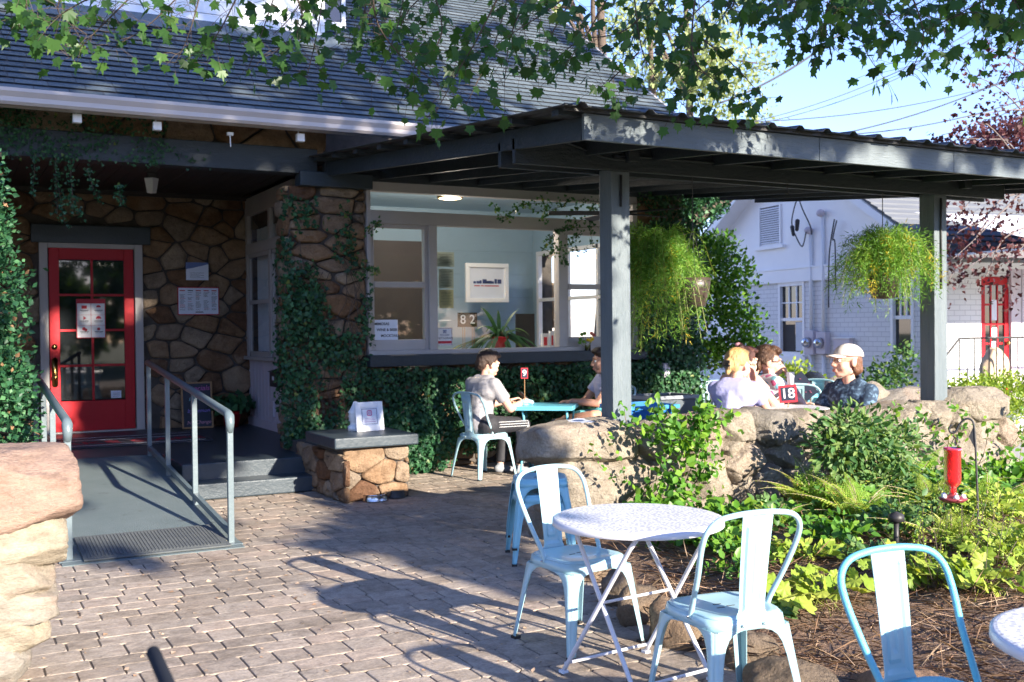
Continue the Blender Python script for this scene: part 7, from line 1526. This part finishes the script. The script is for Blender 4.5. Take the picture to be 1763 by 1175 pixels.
# ---- man in the white cap
m, n_, b = nodes('navy_shirt'); co = coord(n_); f = ntex(n_, co, 28, 3, .5); L_(n_, ramp(n_, f, [(.45, (.022, .045, .085)), (.55, (.05, .09, .15)), (.62, (.12, .20, .30))]), b.inputs['Base Color']); b.inputs['Roughness'].default_value = .8; bump(n_, b, ntex(n_, co, 9, 4, .6), .5, .03)
o, K, hp, HM, W = person((7.86, 7.52, .385), 262, 1.20, 'man in a white baseball cap, round glasses and navy patterned shirt', dict(che=(0, .04, .37), nek=(0, .055, .54), hed=(0, .085, .69), shl=(-.18, .03, .455), shr=(.18, .03, .455), ell=(-.24, .2, .22), wrl=(-.15, .42, .26), elr=(.24, .2, .22), wrr=(.1, .42, .26)),
    (22, 3, 0), M['skin'], dict(shirt=m, pants=jeans, shoe=M['white'], hair=hairmat('reddish_hair', (.20, .09, .045), (.13, .055, .03))), sleeves=.62, torso=1.0, hs=1.20)
rh = bpy.data.materials['reddish_hair']; hair(o, hp, HM, 1.2*1.2, rh, [((0, -.04, .01), (.078, .062, .06)), ((0, -.07, -.04), (.062, .04, .05)), ((-.066, -.035, -.03), (.018, .03, .045)), ((.066, -.035, -.03), (.018, .03, .045))])
q = MB(); n = 26
def capdome():
    rings = []
    for i in range(9):
        a = math.pi/2*i/8; rr_ = math.cos(a*.98); z = .042+.082*math.sin(a); rings.append([hp((rr_*.084*math.cos(t), -.012+rr_*.103*math.sin(t), z)) for t in [2*math.pi*j/n for j in range(n)]])
    vs = [p for rg in rings for p in rg]; return vs, [(i*n+j, i*n+(j+1) % n, (i+1)*n+(j+1) % n, (i+1)*n+j) for i in range(8) for j in range(n)]+[tuple(range(8*n, 9*n))]
vs, fs = capdome(); q.add(vs, fs); m_cap = pm('cap_white', (.72, .66, .62), (.66, .60, .57), 8, .85, 120, .3); cp = q.build('cap', m_cap, o, smooth=True, solid=.004)
q = MB(); vs = []
for i in range(13):
    t = -1+2*i/12; 
    for k_ in range(4): u_ = k_/3; vs.append(hp((t*.072*(1-.12*u_), .072*math.sqrt(max(0, 1-t*t*.75))+.012+u_*.072*(1-.35*t*t), .048-.010*u_-.014*t*t*1.0)))
q.add(vs, [(4*i+j, 4*i+j+1, 4*i+j+5, 4*i+j+4) for i in range(12) for j in range(3)]); q.build('brim', m_cap, cp, smooth=True, solid=.005)
q = MB()
for sx in (-1, 1):
    q.tube([hp((sx*.033+.022*math.cos(t), .098, .004+.020*math.sin(t))) for t in [R(i*24) for i in range(16)]], .0018, 5); q.tube([hp((sx*.055, .096, .008)), hp((sx*.078, .0, .008))], .0016, 5)
q.tube([hp((-.011, .100, .006)), hp((.011, .100, .006))], .0018, 5); q.build('glasses', M['brass'], o, smooth=True)
# open collar
q = MB(); c0 = K['nek']; col_m = m
for sx in (-1, 1):
    a0 = W((sx*.055, -.01, .575)); a1 = W((sx*.070, .10, .52)); a2 = W((sx*.03, .155, .44)); a3 = W((sx*.11, .12, .465)); a4 = W((sx*.10, .0, .54)); q.add([a0, a1, a2, a3, a4], [(0, 1, 3, 4), (1, 2, 3)])
q.add([W((-.055, -.01, .575)), W((0, -.045, .585)), W((.055, -.01, .575)), W((.10, .0, .54)), W((0, -.085, .53)), W((-.10, 0, .54))], [(0, 1, 4, 5), (1, 2, 3, 4)]); q.build('collar', m, o, smooth=True, solid=.005)
# ================================================================== GARDEN BED PLANTS
GR = random.Random(101)
def gz_(x, y): return bed_h(x, y) if inbed(x, y) else 0
def fern(x, y, s, n, lab, mat='fern', seed=1, az0=None, spread=1.0):
    r = random.Random(seed); z0 = gz_(x, y); o = thing('fern', (x, y, z0), lab, 'fern', 'ferns in the garden bed'); P = []; D = []; N = []; S = []; C = []; q = MB()
    for i in range(n):
        a = r.uniform(0, 2*math.pi); ln = s*r.uniform(.65, 1.15); el_ = r.uniform(.6, 1.35); pts = []
        for k in range(15):
            t = k/14; pts.append(Vector((x+math.cos(a)*ln*t*math.cos(el_)*(1+.5*t)*spread, y+math.sin(a)*ln*t*math.cos(el_)*(1+.5*t)*spread, z0+.02+ln*(math.sin(el_)*t-.38*t*t))))
        q.tube(pts, [.0035*(1-.8*k/14) for k in range(15)], 4); bc = r.uniform(.2, .9); sdv = Vector((-math.sin(a), math.cos(a), 0))
        for k in range(22):
            t = .12+.88*k/21; p = pts[min(13, int(t*14))].lerp(pts[min(14, int(t*14)+1)], (t*14) % 1); dr = (pts[min(14, int(t*14)+1)]-pts[max(0, int(t*14)-1)]).normalized(); w_ = ln*.26*math.sin(math.pi*min(1, .22+.80*t))**1.0*(1.12-t)
            for sg in (-1, 1):
                d = (sdv*sg+dr*.35+Vector((0, 0, -.12))).normalized(); m_ = 5
                for j in range(m_):   # divided pinna: small leaflets either side of its rib
                    pj = p+d*w_*(j+.6)/m_
                    for s2 in (-1, 1): P.append(tuple(pj)); D.append(tuple(d*.7+dr*s2*.7)); N.append((r.gauss(.1, .3), r.gauss(-.75, .3), .7)); S.append(max(.008, w_*.27*(1-.10*j))); C.append(min(1, max(0, bc+r.gauss(0, .12))))
    scatter('fronds', P, np.array(D), np.array(N), S, DIAM, M[mat], o, col=np.array(C), W=.62); q.build('stems', M['straw'], o); return o
def leafy(name, cat, x, y, rad, hgt, n, size, mat, lab, tmpl=OVAL, seed=1, group=None, base=None, flatn=.9, col=None, stems=14):
    r = random.Random(seed); z0 = gz_(x, y) if base is None else base; o = thing(name, (x, y, z0), lab, cat, group); P = []; D = []; N = []; q = MB(); tips = []
    for i in range(stems):
        a = r.uniform(0, 2*math.pi); rr_ = rad*math.sqrt(r.random()); e = Vector((x+math.cos(a)*rr_, y+math.sin(a)*rr_, z0+hgt*r.uniform(.5, 1.0)*(1-.4*(rr_/rad)**2))); pts = smooth_path([(x+r.gauss(0, rad*.15), y+r.gauss(0, rad*.15), z0-.01), Vector(((x+e.x)/2, (y+e.y)/2, z0+hgt*.45)), e], 5); q.tube(pts, .0028, 4); tips.append(pts)
    for i in range(n):
        pts = tips[i % stems]; t = r.uniform(.2, 1)**.7*(len(pts)-1); p = pts[int(min(t, len(pts)-2))].lerp(pts[int(min(t, len(pts)-2))+1], t % 1)+Vector((r.gauss(0, .5), r.gauss(0, .5), r.gauss(0, .25)))*rad*.28
        if p.z < z0+.01: p.z = z0+.01+r.random()*.03
        P.append(tuple(p)); v = Vector((p.x-x, p.y-y, 0)); D.append((v.x/rad+r.gauss(0, .5), v.y/rad+r.gauss(0, .5), r.gauss(.1, .35))); N.append((r.gauss(.1, .45), r.gauss(-.75, .45), flatn*.7))
    cc = np.clip(rng.normal(.5, .24, n), 0, 1) if col is None else col(n)
    scatter('foliage', P, np.array(D), np.array(N), rng.uniform(size[0], size[1], n), tmpl, M[mat], o, col=cc); q.build('stems', M[mat if mat in ('ivy',) else 'ivy'], o); return o
def G(x, y, z=.12): p = AZ(x, y, z); return p.x, p.y
def GY(x, y, Y): p = AY(x, y, Y); return p
# ferns: (pixel of base, frond length)
for i, (x, y, s, n, lab, mt_) in enumerate(((1405, 885, .66, 30, 'golden green fern with browning fronds at the left of the bed', 'fern'), (1480, 915, .52, 26, 'bright fern low in the middle of the garden bed', 'fern'), (1570, 860, .74, 24, 'tall pale green fern leaning against the wall below the far post', 'fern'), (1610, 900, .50, 18, 'feathery fern just left of the hummingbird feeder', 'yellowgreen'),
                                            (1700, 910, .50, 18, 'fern under the hummingbird feeder', 'fern'), (1640, 965, .46, 18, 'low fern between feeder pole and front chair', 'yellowgreen'), (1740, 980, .40, 14, 'arching fern at the right edge of the bed', 'yellowgreen'), (1330, 935, .30, 12, 'small young fern behind the right hand chair', 'yellowgreen'))):
    a = G(x, y); fern(a[0], a[1], s, n, lab, mt_, 700+i)
# big compound leaved perennial before the wall
bp = GY(1475, 760, 5.95); P, N = blobpts(2500, [((bp.x, 5.95, bp.z), (.38, .3, .26)), ((bp.x+.28, 5.9, bp.z-.12), (.34, .3, .24)), ((bp.x-.2, 5.95, bp.z-.06), (.28, .25, .22)), ((bp.x+.1, 5.85, bp.z-.34), (.36, .3, .25)), ((bp.x+.5, 6.0, bp.z-.02), (.28, .25, .18)), ((bp.x-.05, 6.0, bp.z+.14), (.3, .3, .14))], 77, .1)
o = thing('leafy_perennial', (bp.x, 5.95, .1), 'bushy dark green plant with divided leaves spilling over the middle of the wall', 'plant'); scatter('foliage', P, N*.8+rng.normal(size=P.shape)*.5+np.array([0, 0, -.1]), N*.5+rng.normal(size=P.shape)*.4+np.array([0, -.6, .8]), rng.uniform(.045, .095, len(P)), OVAL, M['dullgreen'], o, W=.6, col=np.clip(rng.normal(.58, .25, len(P)), 0, 1))
q = MB()
for i in range(14): e = P[(i*173) % len(P)]; q.tube(smooth_path([(bp.x+GR.gauss(0, .06), 5.95, .1), ((bp.x+e[0])/2, 5.95, .1+(e[2]-.1)*.6), tuple(e)], 4), .005, 5)
q.build('stems', M['ivy'], o)
# leafy vine climbing the wall at the left, with bare looping stems
def vine(name, lab, paths, Y, per, size, mat, seed, thick=.12, jit=.035, woody=.005):
    r = random.Random(seed); q = MB(); P = []
    for sg in paths:
        pts = smooth_path([GY(x, y, Y+r.uniform(-.05, .05)) for x, y in sg], 7); q.tube(pts, [woody*(1-.6*i/len(pts)) for i in range(len(pts))], 5)
        for p in pts:
            for _ in range(per): P.append((p.x+r.gauss(0, jit), p.y-abs(r.gauss(0, thick*.5)), p.z+r.gauss(0, jit)))
    P = np.array(P); n = len(P); o = thing(name, (float(P[:, 0].mean()), float(P[:, 1].mean()), float(max(0, P[:, 2].min()))), lab, 'vine')
    scatter('foliage', P, vrand(n, .1), vrand(n)+np.array([.3, -1.0, .7]), rng.uniform(size[0], size[1], n), OVAL, M[mat], o, col=np.clip(rng.normal(.5, .25, n), 0, 1)); q.build('stems', pm('vine_stem', (.30, .21, .15), (.22, .15, .10), 12, .8, 40, .3), o, smooth=True); return o
vine('wall_vine', 'glossy green vine with looping brown stems climbing the wall right of the stone pier', [[(1145, 900), (1165, 850), (1140, 800), (1160, 760), (1200, 725), (1235, 705)], [(1165, 860), (1185, 820), (1200, 770), (1185, 740), (1210, 720), (1240, 735)], [(1150, 900), (1195, 880), (1205, 830), (1195, 790), (1170, 770)], [(1110, 745), (1140, 740), (1085, 735), (1075, 705)], [(1140, 770), (1160, 720), (1130, 715), (1125, 700)], [(1190, 840), (1215, 800), (1200, 745), (1180, 715), (1205, 708)], [(1130, 900), (1110, 870), (1120, 835), (1150, 815)],
                                                                                                      [(1165, 790), (1190, 765), (1160, 745), (1130, 760)]], 6.38, 4, (.04, .08), 'bright', 31, .18, .045)
vine('wall_vine', 'trailing vine with round leaves over the right end of the stone wall', [[(1640, 860), (1650, 800), (1625, 760), (1600, 735), (1575, 715)], [(1700, 850), (1710, 800), (1740, 770), (1760, 740)], [(1660, 830), (1690, 790), (1700, 745), (1690, 720)], [(1750, 850), (1755, 800), (1763, 730), (1763, 690)], [(1620, 800), (1640, 760), (1655, 720), (1630, 700)], [(1500, 740), (1530, 710), (1545, 695)]], 6.36, 2, (.04, .07), 'bright', 32, .12, .03)
vine('thin_tendril', 'single wiry tendril with a few leaves running down the pier face', [[(1040, 745), (1065, 790), (1080, 830), (1100, 850), (1125, 860)], [(1060, 830), (1030, 800), (1010, 770)]], 6.44, 1, (.035, .05), 'bright', 33, .02, .015, .0025)
# ground plants from left to right
pl_ = [(1150, 905, .30, .30, 170, (.05, .10), 'bright', 'shiny broad leaved ground cover at the foot of the stone pier', OVAL), (1210, 940, .28, .20, 150, (.05, .09), 'bright', 'shiny ground cover just behind the white table', OVAL), (1270, 915, .30, .20, 150, (.05, .10), 'bright', 'glossy spreading plant between pier and ferns', OVAL),
       (1330, 900, .26, .18, 120, (.05, .09), 'dullgreen', 'mid green leafy clump left of the golden fern', OVAL), (1260, 960, .22, .16, 110, (.04, .08), 'bright', 'low glossy clump above the straw behind the right hand chair', OVAL),
       (1420, 1050, .30, .20, 44, (.06, .11), 'yellowgreen', 'coral bells with broad lobed lime leaves between the two right chairs', LOBE), (1600, 1030, .38, .22, 66, (.06, .11), 'yellowgreen', 'lobed lime leaves right behind the nearest chair', LOBE), (1700, 1050, .34, .20, 50, (.06, .11), 'yellowgreen', 'lobed lime leaves beside the second white table', LOBE), (1380, 985, .22, .18, 110, (.03, .07), 'yellowgreen', 'airy yellow green clump left of the nearest chair', OVAL),
       (1540, 940, .30, .26, 210, (.03, .07), 'dullgreen', 'small leaved green clump by the path light', OVAL), (1500, 985, .22, .14, 90, (.04, .08), 'dullgreen', 'low dark clump in front of the path light', OVAL), (1630, 930, .30, .30, 230, (.03, .07), 'dullgreen', 'bushy green clump below the feeder', OVAL), (1720, 930, .36, .36, 300, (.03, .06), 'yellowgreen', 'frothy yellow green clump right of the hook pole', OVAL), (1750, 1010, .30, .28, 220, (.03, .07), 'yellowgreen', 'pale foamy plant at the right edge above the table', OVAL),
       (1720, 850, .36, .34, 260, (.05, .09), 'bright', 'glossy groundcover under the right end of the wall', OVAL), (1330, 1060, .10, .10, 26, (.05, .08), 'dullgreen', 'tiny lone seedling clump in the straw beside the right hand chair', OVAL), (1450, 960, .26, .22, 150, (.04, .08), 'bright', 'leafy clump below the bright fern', OVAL), (1660, 880, .3, .3, 200, (.05, .09), 'bright', 'green clump against the wall behind the feeder', OVAL)]
for i, (x, y, rad, hgt, n, sz, mt_, lab, tm) in enumerate(pl_): a = G(x, y); leafy('ground_plant', 'plant', a[0], a[1], rad, hgt, int(n*(1 if tm is LOBE else 1.5)), sz, mt_, lab, tm, 800+i, 'plants in the garden bed', flatn=1.2, stems=18)
# seed heads on thin stalks
q = MB(); P = []; r = random.Random(15)
for i in range(34):
    a = G(r.uniform(1560, 1790), r.uniform(940, 1060)); z0 = gz_(*a); e = Vector((a[0]+r.gauss(0, .1), a[1]+r.gauss(0, .1), z0+r.uniform(.22, .45))); q.tube([(a[0], a[1], z0), e], .0018, 4)
    for _ in range(34): t = r.uniform(.55, 1); P.append((a[0]+(e.x-a[0])*t+r.gauss(0, .016), a[1]+(e.y-a[1])*t+r.gauss(0, .016), z0+(e.z-z0)*t+r.gauss(0, .01)))
P = np.array(P); o = scatter('seed_heads', P, vrand(len(P)), vrand(len(P)), rng.uniform(.008, .018, len(P)), DIAM, M['yellowgreen'], None, extra=q); tag(o, 'frothy pale seed stalks rising over the right side of the bed', 'plants', kind='stuff')
# mixed low cover filling the back of the bed
k_ = []
while len(k_) < 4200:
    x, y = GR.uniform(3.9, 9.3), GR.uniform(3.2, 6.35); d = nz(x*1.6, y*1.6, 4)+.40*(y-4.6)+.10*(x-5)-(.5 if y > 5.9 and x < 7 else 0)
    if inbed(x, y) and d > .18+GR.random()*.5: k_.append((x, y, gz_(x, y)+.02+GR.random()**2*.17*min(1.2, max(.3, d+.4))))
P = np.array(k_); n = len(P); tag(scatter('ground_cover', P, vrand(n, .1), vrand(n)*.6+np.array([.1, -.8, .75]), rng.uniform(.04, .08, n), OVAL, M['bright'], col=np.clip(rng.normal(.42, .25, n), 0, 1)), 'mixed low green ground cover along the foot of the stone wall', 'plants', kind='stuff')
